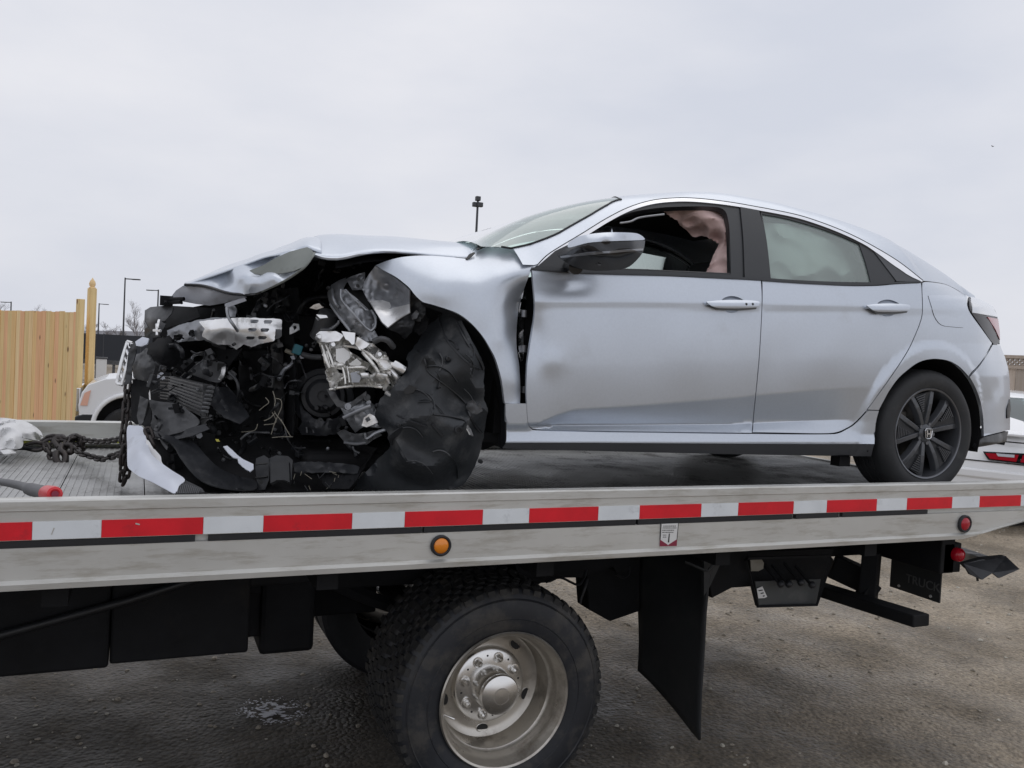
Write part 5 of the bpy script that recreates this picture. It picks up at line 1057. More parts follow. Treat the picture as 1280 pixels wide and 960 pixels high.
for y, a, b in ((657.2, 829, 845), (659.6, 828.5, 845.5), (662.4, 828, 842.5), (665, 828, 842), (668.5, 828.6, 833), (671, 828.6, 833)):
    x = a; r3 = random.Random(int(y*10))
    while x < b:
        w_ = r3.uniform(.8, 2.4); quad('sticker_letter', [(x, y), (min(x+w_, b), y-.05), (min(x+w_, b), y+.75), (x, y+.8)], 'ink', stk, -.0030); x += w_+.5
# deck: planks running across, each with fine ribs
nP = 24; wP = (XB-XA)/nP; ribs = M()
for k in range(nP):
    xa = XA+k*wP; m = M(); m.box((xa+wP/2, 1.25, Z0-.03), (wP-.004, 2.36, .056)); m.build('deck_plank', 'deck', truck)
    for j in range(12):
        x = xa+wP*(j+.5)/12; ribs.box((x, 1.25, Z0-.0025), (.009, 2.34, .006))
ribs.build('deck_ribs', 'deck', truck, stuff=True)
m = M(); m.box((.65, 1.25, Z0-.08), (7.3, 2.34, .03)); m.build('deck_underside', 'matte', truck)
m = M(); m.box((XB+.01, 1.25, Z0-.05), (.03, 2.4, .12)); m.build('deck_end_rail', 'rail', truck)
for k in range(8):
    m = M(); m.box((-2.6+k*.8, 1.25, .955), (.07, 2.36, .10)); m.build('cross_member', 'matte', truck)
# chassis
for y in (.86, 1.64):
    m = M(); m.box((.3, y, .80), (6.4, .08, .22)); m.build('chassis_rail', 'matte', truck, bevel=.006)
m = M(); m.box((-1.53, .76, .735), (2.94, .42, .40)); m.build('fuel_tank', 'matte', truck, bevel=.012)
m = M(); m.box((.18, .775, .738), (.474, .42, .392)); m.build('battery_tray', 'matte', truck, bevel=.01)
m = M(); m.box((.46, .98, .70), (.16, .30, .38)); m.box((.80, 1.35, .66), (.5, .5, .34)); m.box((.56, .72, .86), (.3, .3, .14)); m.box((1.3, 1.0, .93), (1.6, .5, .08)); m.build('murk_filler', 'matte', truck, bevel=.01)  # dark boxes added as filler, standing in for the murky shade under the bed
m = M(); m.box((-1.25, 1.9, .735), (3.4, .3, .30)); m.build('tool_box', 'matte', truck, bevel=.02)
m = M(); m.tube([(-.6, .53, .64), (.0, .53, .78), (.5, .54, .92)], .016, 8); m.build('brace_rod', 'black', truck, smooth=50)
m = M(); m.box((.60, .95, .66), (.22, .3, .44)); m.cyl((.45, 1.25, .6), (1.0, 1.25, .6), .11, 14); m.build('air_tank', 'matte', truck, bevel=.02)
m = M(); m.cyl((1.35, .55, .367), (1.35, 1.95, .367), .06, 14); m.lathe([(0, -.16), (.10, -.13), (.16, 0), (.10, .13), (0, .16)], (1.35, 1.25, .38), (1, 0, 0), 16); m.build('axle', 'matte', truck, smooth=40)
for y in (.92, 1.58):
    m = M(); m.tube(catmull([(.75, y, .72), (1.05, y, .58), (1.33, y, .52), (1.6, y, .58), (1.9, y, .72)], 4, False), .035, 6); m.build('leaf_spring', 'matte', truck, smooth=40)
def P_bar(name, a, b, w_, h_, mt_='matte', par=None, bev=.006):
    a, b = Vector(a), Vector(b); d = (b-a); L_ = d.length; rot = d.to_track_quat('X', 'Z').to_matrix(); m = M(); m.box((a+b)/2, (L_, w_, h_), rot); return m.build(name, mt_, par or truck, bevel=bev)
# things between tyre and flap
m = M(); m.prism([v1(x, y, .78) for x, y in ((733, 722), (745, 700), (800, 690), (800, 764), (763, 777), (736, 762))], (0, .12, 0)); m.build('frame_bracket', 'matte', truck, bevel=.006)
m = M(); m.prism([v1(x, y, .70) for x, y in ((640, 690), (800, 682), (800, 712), (772, 716), (766, 708), (742, 716), (730, 722), (700, 722), (688, 728), (650, 730))], (0, .3, 0)); m.build('frame_bracket', 'matte', truck)
tubepx('air_hose', [(682, 728, .62), (700, 722, .6), (722, 731, .58), (730, 722, .6), (733, 712, .62)], .006, 'rubber', truck)
tubepx('air_hose', [(734, 724, .55), (731, 735, .53), (727, 746, .53), (725, 754, .53)], .007, 'rubber', truck)
tubepx('air_hose', [(770, 718, .7), (778, 722, .7), (786, 718, .7), (787, 708, .7)], .005, 'rubber', truck)
# main mud flap behind the tyre (a sheet across the wheels)
G = []
for i in range(20):
    u = i/19; row = []
    for j in range(14):
        k = j/13; yb = np.interp(k, [0, .12, .35, .6, .85, 1], [925, 917, 898, 876, 852, 838]); yt = 693
        y = yt+(yb-yt)*u; xr = np.interp(y, [690, 705, 730, 770, 850, 925], [893, 889, 884, 880, 878, 876.5]); xl = np.interp(y, [690, 760, 840], [799, 798, 797])
        row.append(tuple(v1(xr+(xl-xr)*(k*.82+.18*k*k), y, .30+.50*k)+Vector((.008*math.sin(u*5+k*4), 0, 0))))
    G.append(row)
m = M(); m.grid(G); m.build('mud_flap', 'flap', truck, smooth=50, solid=.010, label='long black rubber mud flap behind the tyre')
m = M(); m.tube(catmull([tuple(v1(856, 702, .30)), tuple(v1(872, 709, .285)), tuple(v1(884, 713, .28)), tuple(v1(892, 705, .28)), tuple(v1(903, 697, .28))], 4, False), .006, 5); m.build('flap_fold', 'flap', truck)
m = M(); m.prism([v1(x, y, .42) for x, y in ((880, 690), (935, 686), (945, 733), (915, 735), (890, 748))], (0, .25, 0)); m.build('flap_bracket', 'matte', truck, bevel=.005)
m = M(); m.prism([v1(x, y, .30) for x, y in ((880, 692), (905, 694), (896, 715), (886, 736), (880, 745))], (0, .02, 0)); m.build('flap_bracket', 'flap', truck)
# lever control box
bx = M(); bx.prism([v1(x, y, .46) for x, y in ((932, 690), (1042, 686), (1038, 700), (1022, 757), (949, 759))], (0, .03, 0)); cb_ = bx.build('control_box', 'matte', truck)
def bar_px(name, pts, w_, mt_='dusty', par=None):
    P = [v1(*p) for p in pts]; m = M(); m.tube(P, w_, 4); return m.build(name, mt_, par or truck)
bar_px('box_edge', [(934, 698, .30), (1036, 695, .30), (1040, 699, .30), (1021, 756, .34), (947, 758, .36), (932, 700, .30)], .008, 'matte', cb_)
m = M(); m.prism([v1(x, y, .36) for x, y in ((944, 727), (1026, 724), (1020, 756), (949, 758))], (0, .006, 0)); m.build('box_plate', mat('grey_green_plate', (.055, .06, .062), .5, dirt=((.12, .12, .12), 8, .55, .5)), cb_)
for x, yl in ((964, 728), (974, 728), (989, 726), (1003, 729)):
    m = M(); m.cyl(v1(x-9, yl-22, .40), v1(x+10, yl+1, .31), .007, 8); lv = m.build('control_lever', 'matte', cb_, smooth=50)
    m = M(); c = v1(x+12, yl+2, .305); m.lathe([(0, -.018), (.012, -.014), (.018, 0), (.012, .014), (0, .018)], c, (0, -1, 0), 12); m.build('lever_knob', 'dusty', lv, smooth=60)
S('box_label', [(946, 736), (953, 733), (959, 746), (956, 747.5), (948, 748)], [(946, 736, .352), (959, 746, .352), (948, 748, .352)], 'paper', cb_, 3, skirt=.001)
S('box_label', [(938, 698), (951, 697), (955, 704), (954, 711), (948, 714), (939, 714)], [(938, 698, .38), (955, 704, .38), (939, 714, .38)], mat('greasy_fitting', (.22, .21, .18), .5, .3), cb_, 3, amp=.006, freq=25)
for k in range(3): quad('label_print', [(948+k*2.6, 738+k*3.5), (953+k*1.2, 737+k*3.5), (954+k*1.2, 738+k*3.5), (949+k*2.6, 739+k*3.5)], 'ink', cb_, .349)
# underlift, tail frame
P_bar('tail_beam', (3.52, .10, .885), (3.52, 2.4, .885), .09, .19)
P_bar('tail_frame', (2.4, .62, .86), (3.6, .62, .86), .10, .18); P_bar('tail_frame', (2.4, 1.6, .86), (3.6, 1.6, .86), .10, .18)
P_bar('underlift_bar', v1(1152, 776, -.03), v1(1152, 776, -.03)+Vector((-.02, 2.3, -.09)), .10, .055)
P_bar('underlift_arm', v1(1084, 757, .40), v1(1090, 690, .42), .08, .09); P_bar('underlift_arm', v1(1040, 706, .62), v1(1085, 727, .5), .10, .12)
P_bar('slide_rail', v1(1092, 728, .40), v1(1078, 748, .42), .09, .06)
lb = M(); a = v1(1181, 680, .10); b = v1(1200, 715, .10); lb.box(((a.x+b.x)/2, .13, (a.z+b.z)/2), (b.x-a.x, .06, a.z-b.z)); lb.build('lamp_bracket', 'matte', truck, bevel=.004)
marker(1194.5, 692.5, .032, 'redlens', 'redlens', .03, .10)
def flap_sheet(name, X, ya, yb, zt, zb0, zb1, mt_, label=None):
    m = M(); m.prism([(X, ya, zt), (X, yb, zt), (X, yb, zb1), (X, ya, zb0)], (.008, 0, 0)); return m.build(name, mt_, truck, label=label)
xx = 3.60
zf0 = float(atX(np.array([1174.]), np.array([754.]), xx)[0][2]); yf0 = float(atX(np.array([1174.]), np.array([754.]), xx)[0][1]); zf1 = float(atX(np.array([1112.]), np.array([733.]), xx)[0][2]); yf1 = float(atX(np.array([1112.]), np.array([733.]), xx)[0][1])
fl2 = flap_sheet('mud_flap', xx, yf0, yf1, .93, zf0, zf1, 'flap', 'short mud flap with faded raised lettering')
m = M()
tc_ = bpy.data.curves.new('letters', 'FONT'); tc_.body = 'TRUCK'; tc_.size = .062; tc_.extrude = .0015
to = bpy.data.objects.new('tmp', tc_); COL.objects.link(to); bpy.context.view_layer.update()
me = bpy.data.meshes.new_from_object(to.evaluated_get(bpy.context.evaluated_depsgraph_get())); bpy.data.objects.remove(to)
me.transform(Matrix(((0, 0, -1, xx-.003), (-1, 0, 0, yf1-.10), (0, 1, 0, max(zf0, zf1)+.05), (0, 0, 0, 1)))); me.transform(Matrix.Translation(-WL[truck.name]))
me.name = 'flap_lettering'; me.materials.append(mat('faded_lettering', (.075, .078, .078), .7)); link_mesh('flap_lettering', me, fl2)
for y, z in ((yf0+.05, zf0+.02), (yf1-.06, zf1+.02)): m = M(); m.lathe([(0, .006), (.007, .004), (.008, 0)], (xx-.001, y, z), (-1, 0, 0), 8); m.build('bolt_head', 'alub', fl2)
# foot pad on a stub arm at the tail
P_bar('pad_arm', v1(1238, 707, .12), v1(1185, 688, .75), .08, .07, 'dusty')
pp = [(1205, 704), (1256, 697), (1275.5, 711), (1249, 722.5), (1242, 716.5), (1228, 724)]
m = M(); m.prism([v1(1205, 705, .08), v1(1212, 718, .06), v1(1228, 725, .02), v1(1241, 716.5, .02), v1(1249, 723, .0), v1(1275, 711.5, .0), v1(1258, 695.5, .10), v1(1236, 701, .10), v1(1229, 699, .10)], (.0, .01, -.0)); pad = m.build('foot_pad', 'dusty', truck, bevel=.002)
m = M(); m.prism([v1(1205, 705, .085), v1(1229, 698, .11), v1(1258, 695, .11), v1(1256, 700, .10), v1(1212, 712, .08)], (.0, .03, 0)); m.build('pad_plate', 'matte', pad)
m = M(); m.cyl(v1(1221, 716, .05), v1(1222, 726, .05), .006, 6); m.build('pad_pin', 'ink', pad)

# ---- truck wheels
WC = v1(627.5, 871.5, .335); WR = .452
def truck_wheel(x, y, z, side, hero=True):
    """y: outer face of the outer tyre"""
    ax = (0, side, 0); R_ = WR
    def one(yy, nm, tread):
        H = Vector((x, yy, z)); w_ = M()
        pr = [(.262, -.020), (.270, -.006), (.300, .006), (.355, .010), (.395, .002), (.420, -.010), (.436, -.022), (.440, -.03)]
        for k in range(4): t0 = -.035-k*.042; pr += [(.441, t0), (.441, t0-.030), (.430, t0-.034), (.430, t0-.038)]
        pr += [(.438, -.195), (.42, -.213), (.35, -.225), (.262, -.20)]
        w_.lathe(pr, H, ax, 80); ty = w_.build(nm, 'ttyre', truck, smooth=35)
        if tread:
            tb = M(); N_ = 54; rr = random.Random(3)
            for k in range(N_):
                a0 = 2*math.pi*k/N_
                for (t0, t1, sh, r0, r1) in ((-.002, -.052, 0, .423, .45), (-.060, -.100, .5, .43, .45), (-.106, -.146, 0, .43, .45), (-.154, -.206, .5, .425, .45)):
                    a = a0+sh*2*math.pi/N_; da = math.pi/N_*.68
                    def q(r, aa, t): return H+Vector((r*math.cos(aa), side*t, r*math.sin(aa)))
                    sk = .012*side*0
                    bot = [q(r0-.012, a-da, t0-.006), q(r0-.012, a+da, t0-.006), q(r0-.012, a+da*1.1, t1), q(r0-.012, a-da*.9, t1)]
                    tr0 = R_-.003 if t0 < -.01 else .446
                    topq = [q(tr0-.006 if t0 > -.01 else tr0, a-da*.85, t0-.010), q(tr0-.006 if t0 > -.01 else tr0, a+da*.85, t0-.010), q(R_-.001, a+da*.95, t1+.002), q(R_-.001, a-da*.75, t1+.002)]
                    tb.hexa(bot, topq)
            tb.build('tread_blocks', 'tread', ty, stuff=True)
            # raised band on the sidewall
            m = M(); m.lathe([(.396, .0015), (.400, .004), (.404, -.001)], H, ax, 80); m.lathe([(.320, .0065), (.323, .0105), (.326, .0075)], H, ax, 80); m.build('sidewall_rib', 'ttyre', ty, smooth=50)
        return ty, H
    ty, H = one(y, 'outer_tyre', hero); ty2, _ = one(y-side*.245, 'inner_tyre', hero)
    if not hero:
        for t_ in (ty, ty2): t_.data.materials[0] = MT['rubber']  # far tyres blackened: the murk under the bed painted into their colour
    m = M(); m.lathe([(.262, -.016), (.272, .0), (.275, .008), (.270, .014), (.262, .010), (.256, -.004), (.248, -.020), (.243, -.045), (.242, -.072), (.238, -.084), (.231, -.090), (.229, -.105), (.228, -.150), (.222, -.180), (.206, -.192), (.185, -.196), (.140, -.192), (.138, -.196)], H, ax, 96)
    rim = m.build('rim', 'trim_rim', ty, smooth=38)
    def q(r, a, t): return H+Vector((r*math.cos(a), side*t, r*math.sin(a)))
    for k in range(5):
        a = math.radians(-93+72*k); c = q(.190, a, -.1935); m = M(); e1 = Vector((math.cos(a), 0, math.sin(a))); e2 = Vector((-math.sin(a), 0, math.cos(a)))
        m.add([c+e1*.017*math.cos(t)+e2*.026*math.sin(t) for t in np.linspace(0, 2*math.pi, 21)[:-1]], [tuple(range(20))]); hh = m.build('hand_hole', 'ink', rim)
        m = M(); m.tube([c+e1*.018*math.cos(t)+e2*.027*math.sin(t) for t in np.linspace(0, 2*math.pi, 21)[:-1]], .0025, 5, closed=True); m.build('hole_rim', 'trim_rim', rim, smooth=60)
    HD = .03; H0 = H; H = H+Vector((0, -side*HD, 0))
    m = M(); m.lathe([(.155, -.17), (.155, -.146), (.151, -.133), (.141, -.127), (.090, -.124), (.075, -.122)], H, ax, 64); hub = m.build('hub_flange', 'hub', ty, smooth=38)
    m = M(); m.lathe([(.084, -.124), (.080, -.045), (.077, -.040), (.082, -.036), (.0825, -.026), (.078, -.018), (.060, -.010), (.034, -.005), (.033, -.0065), (.031, -.0065), (.030, -.0045), (.015, -.003), (0, -.0025)], H, ax, 56); m.build('hub_cap', 'hub', hub, smooth=30)
    for k in range(8):
        a = math.radians(22.5+45*k+8); m = M(); c0_, c1_ = q(.118, a, -.126), q(.118, a, -.102); m.cyl(c0_, c1_, .015, 12, .014); m.cyl(c1_, q(.118, a, -.094), .012, 10, .004); m.lathe([(.022, 0), (.022, .004), (.015, .005)], c0_, ax, 14); m.build('wheel_nut', 'hub', hub, smooth=30)
        a2 = a+math.radians(22.5); m = M(); m.lathe([(0, .0012), (.004, .0012), (.005, 0)], q(.126, a2, -.1265), ax, 8); m.build('rivet', 'ink', hub)
truck_wheel(WC.x, WC.y-.03, WC.z, -1, True); truck_wheel(WC.x, 2.5-WC.y+.03, WC.z, 1, False)
for nm in ('v',):
    m = M(); m.tube([WC+Vector((-.235, .02, -.05)), WC+Vector((-.20, -.01, -.06))], .005, 8); m.build('valve_stem', 'hub', truck, smooth=40)

# ============================================================ THINGS LYING ON THE DECK
def chain(name, label, pts, pitch=.045, wire=.0062, lw=.034, grp=None):
    P = catmull([tuple(v1(*p)) for p in pts], 10, False); d = np.r_[0, np.cumsum(np.linalg.norm(np.diff(P, axis=0), axis=1))]
    root = thing(name, tuple(P[0]), label, 'chain', grp); n = int(d[-1]/pitch)
    # one link along local X
    lm = M(); h = lw/2-wire; Lh = .5*(pitch+2*wire)-h+.004; ring = []
    for t in np.linspace(-90, 90, 7): ring.append((Lh-.004+h*math.cos(math.radians(t))-wire*.2, h*math.sin(math.radians(t)), 0))
    for t in np.linspace(90, 270, 7): ring.append((-(Lh-.004)+h*math.cos(math.radians(t))+wire*.2, h*math.sin(math.radians(t)), 0))
    lm.tube(ring, wire, 7, closed=True); me = None
    for k in range(n):
        s = (k+.5)*pitch; p = Vector([np.interp(s, d, P[:, i]) for i in range(3)]); p2 = Vector([np.interp(s+.01, d, P[:, i]) for i in range(3)]); p1 = Vector([np.interp(s-.01, d, P[:, i]) for i in range(3)])
        dr = (p2-p1).normalized(); qn = dr.to_track_quat('X', 'Z') @ Matrix.Rotation(math.radians(35+90*(k % 2)+r2.uniform(-16, 16)), 3, 'X').to_quaternion()
        if me is None:
            o = lm.build('link', 'chain', None, smooth=60); me = o.data; bpy.data.objects.remove(o)
        o = bpy.data.objects.new('link', me); COL.objects.link(o); o.parent = root; o.location = p-WL[root.name]; o.rotation_mode = 'QUATERNION'; o.rotation_quaternion = qn; WL[o.name] = WL[root.name]
    return root
chain('tow_chain', 'dark chain running level from the hook to the car nose, far strand', [(98, 549, 1.95), (112, 551, 1.8), (125, 552, 1.65), (138, 551, 1.5), (152, 549, 1.35), (162, 553, 1.2)])
chain('tow_chain', 'dark chain sagging along the deck to the car nose, near strand', [(92, 556, 1.90), (100, 566, 1.75), (112, 570, 1.65), (127, 573.5, 1.5), (142, 570, 1.4), (153, 566, 1.25), (163, 560, 1.1)])
chain('safety_chain', 'dark chain hanging straight down in front of the torn nose', [(160, 478, 1.02), (158, 500, .98), (156, 525, .95), (153.5, 550, .93), (152, 575, .93), (152, 588, .95)], .042)
chain('safety_chain', 'short doubled chain end hanging lowest beside the silver bumper piece', [(163, 530, .90), (160, 550, .90), (156, 570, .92), (153, 590, .96), (151, 607, .99)], .042)
chain('safety_chain', 'short loose chain loop touching the deck by the bumper piece', [(158, 560, .93), (160, 580, .93), (157, 597, .96), (154, 606, .99)], .042)
tubepx_t = lambda nm, pts, r, mt_, par: tubepx(nm, pts, r, mt_, par, 8)
chain('safety_chain', 'short chain piece tangled behind the silver bumper piece', [(184, 536, .75), (188, 546, .73), (192, 556, .70), (197, 562, .68)], .040)
hk = thing('grab_hook', tuple(v1(76, 570, 1.87)), 'dark steel grab hook with a shackle on the tangled chains', 'hook')
tubepx('hook_body', [(71, 565, 1.85), (70, 573, 1.82), (74, 581, 1.80), (79, 581, 1.80), (82, 575, 1.82), (81, 568, 1.85), (76, 563, 1.88), (78, 556, 1.92)], .016, 'chain', hk, 8)
tubepx('shackle', [(74, 560, 1.9), (68, 552, 1.95), (72, 547, 1.97), (80, 549, 1.95), (84, 556, 1.93), (79, 563, 1.90)], .014, 'chain', hk, 8)
tubepx('shackle', [(83, 566, 1.88), (90, 565, 1.86), (90, 557, 1.88), (84, 556, 1.9)], .012, 'chain', hk, 8)
kn = chain('tangled_chain', 'knot of dark chain links bunched beside the grab hook', [(88, 546, 1.95), (93, 545, 1.93), (98, 548, 1.92), (103, 551, 1.90), (99, 556, 1.90), (92, 554, 1.93), (90, 549, 1.95), (96, 546, 1.9), (102, 549, 1.88), (103, 558, 1.88), (98, 560, 1.88), (93, 552, 1.86)], .034, .0075, .036)
chain('tangled_chain', 'knot of dark chain links left of the hook by the white cloth', [(52, 553, 2.0), (60, 548, 2.0), (70, 546, 1.98), (80, 547, 1.96), (84, 552, 1.92), (76, 553, 1.94), (66, 551, 1.97), (58, 555, 1.97), (60, 562, 1.94), (64, 570, 1.90), (65, 574, 1.88)], .036, .0085, .040)
cabl = thing('winch_cable', tuple(v1(0, 563, 1.95)), 'grey winch cable leading off left under the white cloth', 'cable')
tubepx('cable_strand', [(-30, 566, 1.9), (0, 562, 1.93), (25, 560, 1.95), (45, 561.5, 1.97), (58, 560, 1.97)], .010, 'matte', cabl, 8)
tubepx('cable_eye', [(30, 557, 2.0), (45, 553, 2.0), (58, 557, 1.98), (48, 563, 1.96), (34, 561, 1.97), (29, 558, 1.99)], .009, 'chain', cabl, 8)
stp = M(); 
G = [[tuple(v1(x, y+j*4.2, Y)+Vector((0, -.002*j, 0))) for j in range(2)] for x, y, Y in ((20, 550.5, 2.15), (50, 551, 2.1), (80, 549.5, 2.05), (110, 548.5, 2.02), (150, 550, 2.0), (175, 551, 1.95))]
stp.grid(G); st_o = origin_fix(stp.build('ratchet_strap', 'strap', None, solid=.004)); tag(st_o, 'yellow webbing strap stretched behind the chains', 'strap')
# white cloth
gc = []
cl = shard('white_cloth', [(-30, 523), (0, 522), (18, 524), (32, 527), (44, 533), (52, 541), (52.5, 549), (44, 550), (30, 548), (29, 556), (24, 561), (5, 561), (-10, 565), (-30, 566)], [(-30, 540, 2.1), (0, 522, 2.35), (32, 527, 2.3), (52, 545, 2.2), (30, 548, 1.98), (5, 560, 1.9), (20, 540, 1.98), (40, 540, 2.12), (10, 550, 1.9), (-30, 566, 1.9)], 'bag', None, 2.2, amp=.05, freq=10, ramp=.06, rfreq=8, smooth=38, curved=True, skirt=.01)
tag(origin_fix(cl), 'crumpled white cloth bag on the deck beside the far rail', 'bag')
cl = shard('rag', [(0, 563), (10, 561.5), (21, 562.5), (20, 566.5), (4, 567.5)], [(0, 563, 1.85), (21, 563, 1.85), (4, 567, 1.78), (12, 564, 1.76)], 'bag', None, 2.5, amp=.02, freq=12, skirt=.01)
tag(origin_fix(cl), 'small white rag on the ribbed deck under the cable', 'rag')
# pry bar with rubber grip and red end
bar = thing('pry_bar', tuple(v1(40, 612, .95)), 'grey-handled bar with a red end lying across the near rail', 'tool')
tubepx('bar_shaft', [(-60, 591, 1.15), (-20, 598, 1.05), (5, 602.5, .82), (22, 606, .62)], .012, 'dusty', bar, 10)
tp_ = catmull([tuple(v1(*p)) for p in ((-5, 601.5, .84), (14, 604.5, .66), (30, 608.5, .52), (36, 611, .42), (46, 613.5, .34), (58, 616.5, .20))], 4, False)
m = M(); m.tube(tp_, list(np.interp(np.linspace(0, 1, len(tp_)), [0, .3, .55, .62, 1], [.0125, .014, .016, .021, .021])), 12); m.build('rubber_grip', 'grip', bar, smooth=50)
a, b = v1(57, 616.3, .21), v1(68.5, 617.6, .08); m = M(); m.tube([a, a.lerp(b, .15), a.lerp(b, .85), b], [.020, .024, .024, .0215], 16, cap=True); m.build('red_end_cap', 'redplastic', bar, smooth=40)
d_ = (b-a).normalized(); m = M(); m.lathe([(.0215, .0005), (.015, .004), (.011, .001), (0, -.0)], b, d_, 16); m.build('red_end_cap', 'redplastic', bar, smooth=50)
m = M(); m.lathe([(0, 0), (.010, 0)], b+d_*.0045, d_, 12); m.build('cap_hole', 'maroon', bar)

# ============================================================ GROUND
def ground_mat():
    m = bpy.data.materials.new('wet_gravel_ground'); m.use_nodes = True; t = m.node_tree; b = t.nodes['Principled BSDF']; lk = t.links.new
    c = t.nodes.new('ShaderNodeTexCoord'); src = c.outputs['Object']
    def nz(s, d=6, r=.6):
        n = t.nodes.new('ShaderNodeTexNoise'); n.inputs['Scale'].default_value = s; n.inputs['Detail'].default_value = d; n.inputs['Roughness'].default_value = r; lk(src, n.inputs['Vector']); return n.outputs[0]
    def ramp(inp, els):
        r = t.nodes.new('ShaderNodeValToRGB'); e = r.color_ramp.elements
        for i, (p, cc) in enumerate(els):
            el = e[i] if i < 2 else e.new(p); el.position = p; el.color = (*cc, 1)
        lk(inp, r.inputs[0]); return r.outputs[0]
    a = ramp(nz(.9, 9, .65), [(.28, (.12, .096, .067)), (.45, (.22, .182, .132)), (.56, (.33, .275, .205)), (.72, (.43, .36, .275))])
    f = ramp(nz(38, 5, .75), [(.32, (.35, .34, .33)), (.5, (.95, .95, .95)), (.68, (1.6, 1.55, 1.5))])
    mu = t.nodes.new('ShaderNodeMix'); mu.data_type = 'RGBA'; mu.blend_type = 'MULTIPLY'; mu.inputs[0].default_value = .8; lk(a, mu.inputs[6]); lk(f, mu.inputs[7])
    # ragged dark patch: damp soil, plus the truck's shade painted into the colour
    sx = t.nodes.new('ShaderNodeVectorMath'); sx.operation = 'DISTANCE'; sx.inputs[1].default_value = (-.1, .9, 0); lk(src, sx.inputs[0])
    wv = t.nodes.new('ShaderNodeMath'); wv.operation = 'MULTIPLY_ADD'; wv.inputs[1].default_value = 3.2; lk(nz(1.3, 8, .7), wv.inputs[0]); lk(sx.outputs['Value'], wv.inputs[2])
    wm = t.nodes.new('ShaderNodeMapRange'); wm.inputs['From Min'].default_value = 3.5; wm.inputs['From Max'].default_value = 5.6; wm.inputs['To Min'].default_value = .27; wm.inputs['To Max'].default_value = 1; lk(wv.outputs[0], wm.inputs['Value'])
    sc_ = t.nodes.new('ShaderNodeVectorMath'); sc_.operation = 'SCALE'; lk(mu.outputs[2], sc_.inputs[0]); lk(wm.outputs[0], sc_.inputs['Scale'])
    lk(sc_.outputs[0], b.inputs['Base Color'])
    r = t.nodes.new('ShaderNodeMapRange'); r.inputs['From Min'].default_value = .35; r.inputs['From Max'].default_value = .65; r.inputs['To Min'].default_value = .45; r.inputs['To Max'].default_value = .85; lk(nz(2.5), r.inputs['Value']); lk(r.outputs[0], b.inputs['Roughness'])
    vo = t.nodes.new('ShaderNodeTexVoronoi'); vo.inputs['Scale'].default_value = 42; lk(src, vo.inputs['Vector'])
    ad = t.nodes.new('ShaderNodeMath'); ad.operation = 'MULTIPLY_ADD'; ad.inputs[1].default_value = -.8; lk(vo.outputs['Distance'], ad.inputs[0]); lk(nz(16, 8, .7), ad.inputs[2])
    bn = t.nodes.new('ShaderNodeBump'); bn.inputs['Strength'].default_value = .9; bn.inputs['Distance'].default_value = .018; lk(ad.outputs[0], bn.inputs['Height']); lk(bn.outputs[0], b.inputs['Normal'])
    return m
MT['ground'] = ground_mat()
GZ = WC.z-WR+.012
def gz(x, y):
    return .028*noise.noise(Vector((x*.8, y*.8, 0)))+.014*noise.noise(Vector((x*2.7, y*2.7, 3)))+.008*noise.noise(Vector((x*8, y*8, 7)))
m = M(); xs = np.concatenate([[-300, -120, -50, -20, -9], np.arange(-5, 12.01, .12), [14, 18, 25, 40, 80, 150, 300]]); ys = np.concatenate([[-120, -30, -8, -4], np.arange(-2.2, 9.01, .12), [10, 12, 15, 20, 30, 50, 90, 160, 350]])
def gzz(x, y):
    e = min(1, max(0, min(x+5, 12-x, y+2.2, 9-y)/.6)); return gz(x, y)*e-.012+GZ
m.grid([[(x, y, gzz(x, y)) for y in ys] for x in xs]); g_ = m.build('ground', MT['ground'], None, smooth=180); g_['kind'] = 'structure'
# stones
peb = M(); r4 = random.Random(21); phi = (1+5**.5)/2
ico = [(-1, phi, 0), (1, phi, 0), (-1, -phi, 0), (1, -phi, 0), (0, -1, phi), (0, 1, phi), (0, -1, -phi), (0, 1, -phi), (phi, 0, -1), (phi, 0, 1), (-phi, 0, -1), (-phi, 0, 1)]
icf = [(0, 11, 5), (0, 5, 1), (0, 1, 7), (0, 7, 10), (0, 10, 11), (1, 5, 9), (5, 11, 4), (11, 10, 2), (10, 7, 6), (7, 1, 8), (3, 9, 4), (3, 4, 2), (3, 2, 6), (3, 6, 8), (3, 8, 9), (4, 9, 5), (2, 4, 11), (6, 2, 10), (8, 6, 7), (9, 8, 1)]
def stones(n, mt_, smin, smax, name, seed):
    r4 = random.Random(seed); peb = M()
    for k in range(n):
        x = r4.uniform(-1.5, 11); y = r4.uniform(-.6, 8.5); s = smin+(smax-smin)*r4.random()**4
        if y > 4: s *= 1.5
        z = gzz(x, y)+s*.15; a = r4.uniform(0, 6.28); ca, sa = math.cos(a), math.sin(a); vs = []
        sx, sy, sz = r4.uniform(.7, 1.3), r4.uniform(.6, 1.1), r4.uniform(.35, .8)
        for v in ico:
            q_ = [c*r4.uniform(.4, .65) for c in v]; X_, Y_, Z_ = q_[0]*sx*s, q_[1]*sy*s, q_[2]*sz*s; vs.append((x+X_*ca-Y_*sa, y+X_*sa+Y_*ca, z+Z_))
        peb.add(vs, icf)
    o = peb.build(name, mt_, None); o['kind'] = 'stuff'; tag(o, 'loose gravel stones scattered over the wet yard', 'gravel'); return o
stones(5200, mat('brown_gravel', (.30, .265, .215), .75, var=(30, .3)), .005, .020, 'gravel', 1)
o = stones(1500, mat('pale_gravel', (.42, .39, .33), .7, var=(30, .3)), .005, .020, 'gravel', 2); o['label'] = 'pale gravel stones scattered over the wet yard'
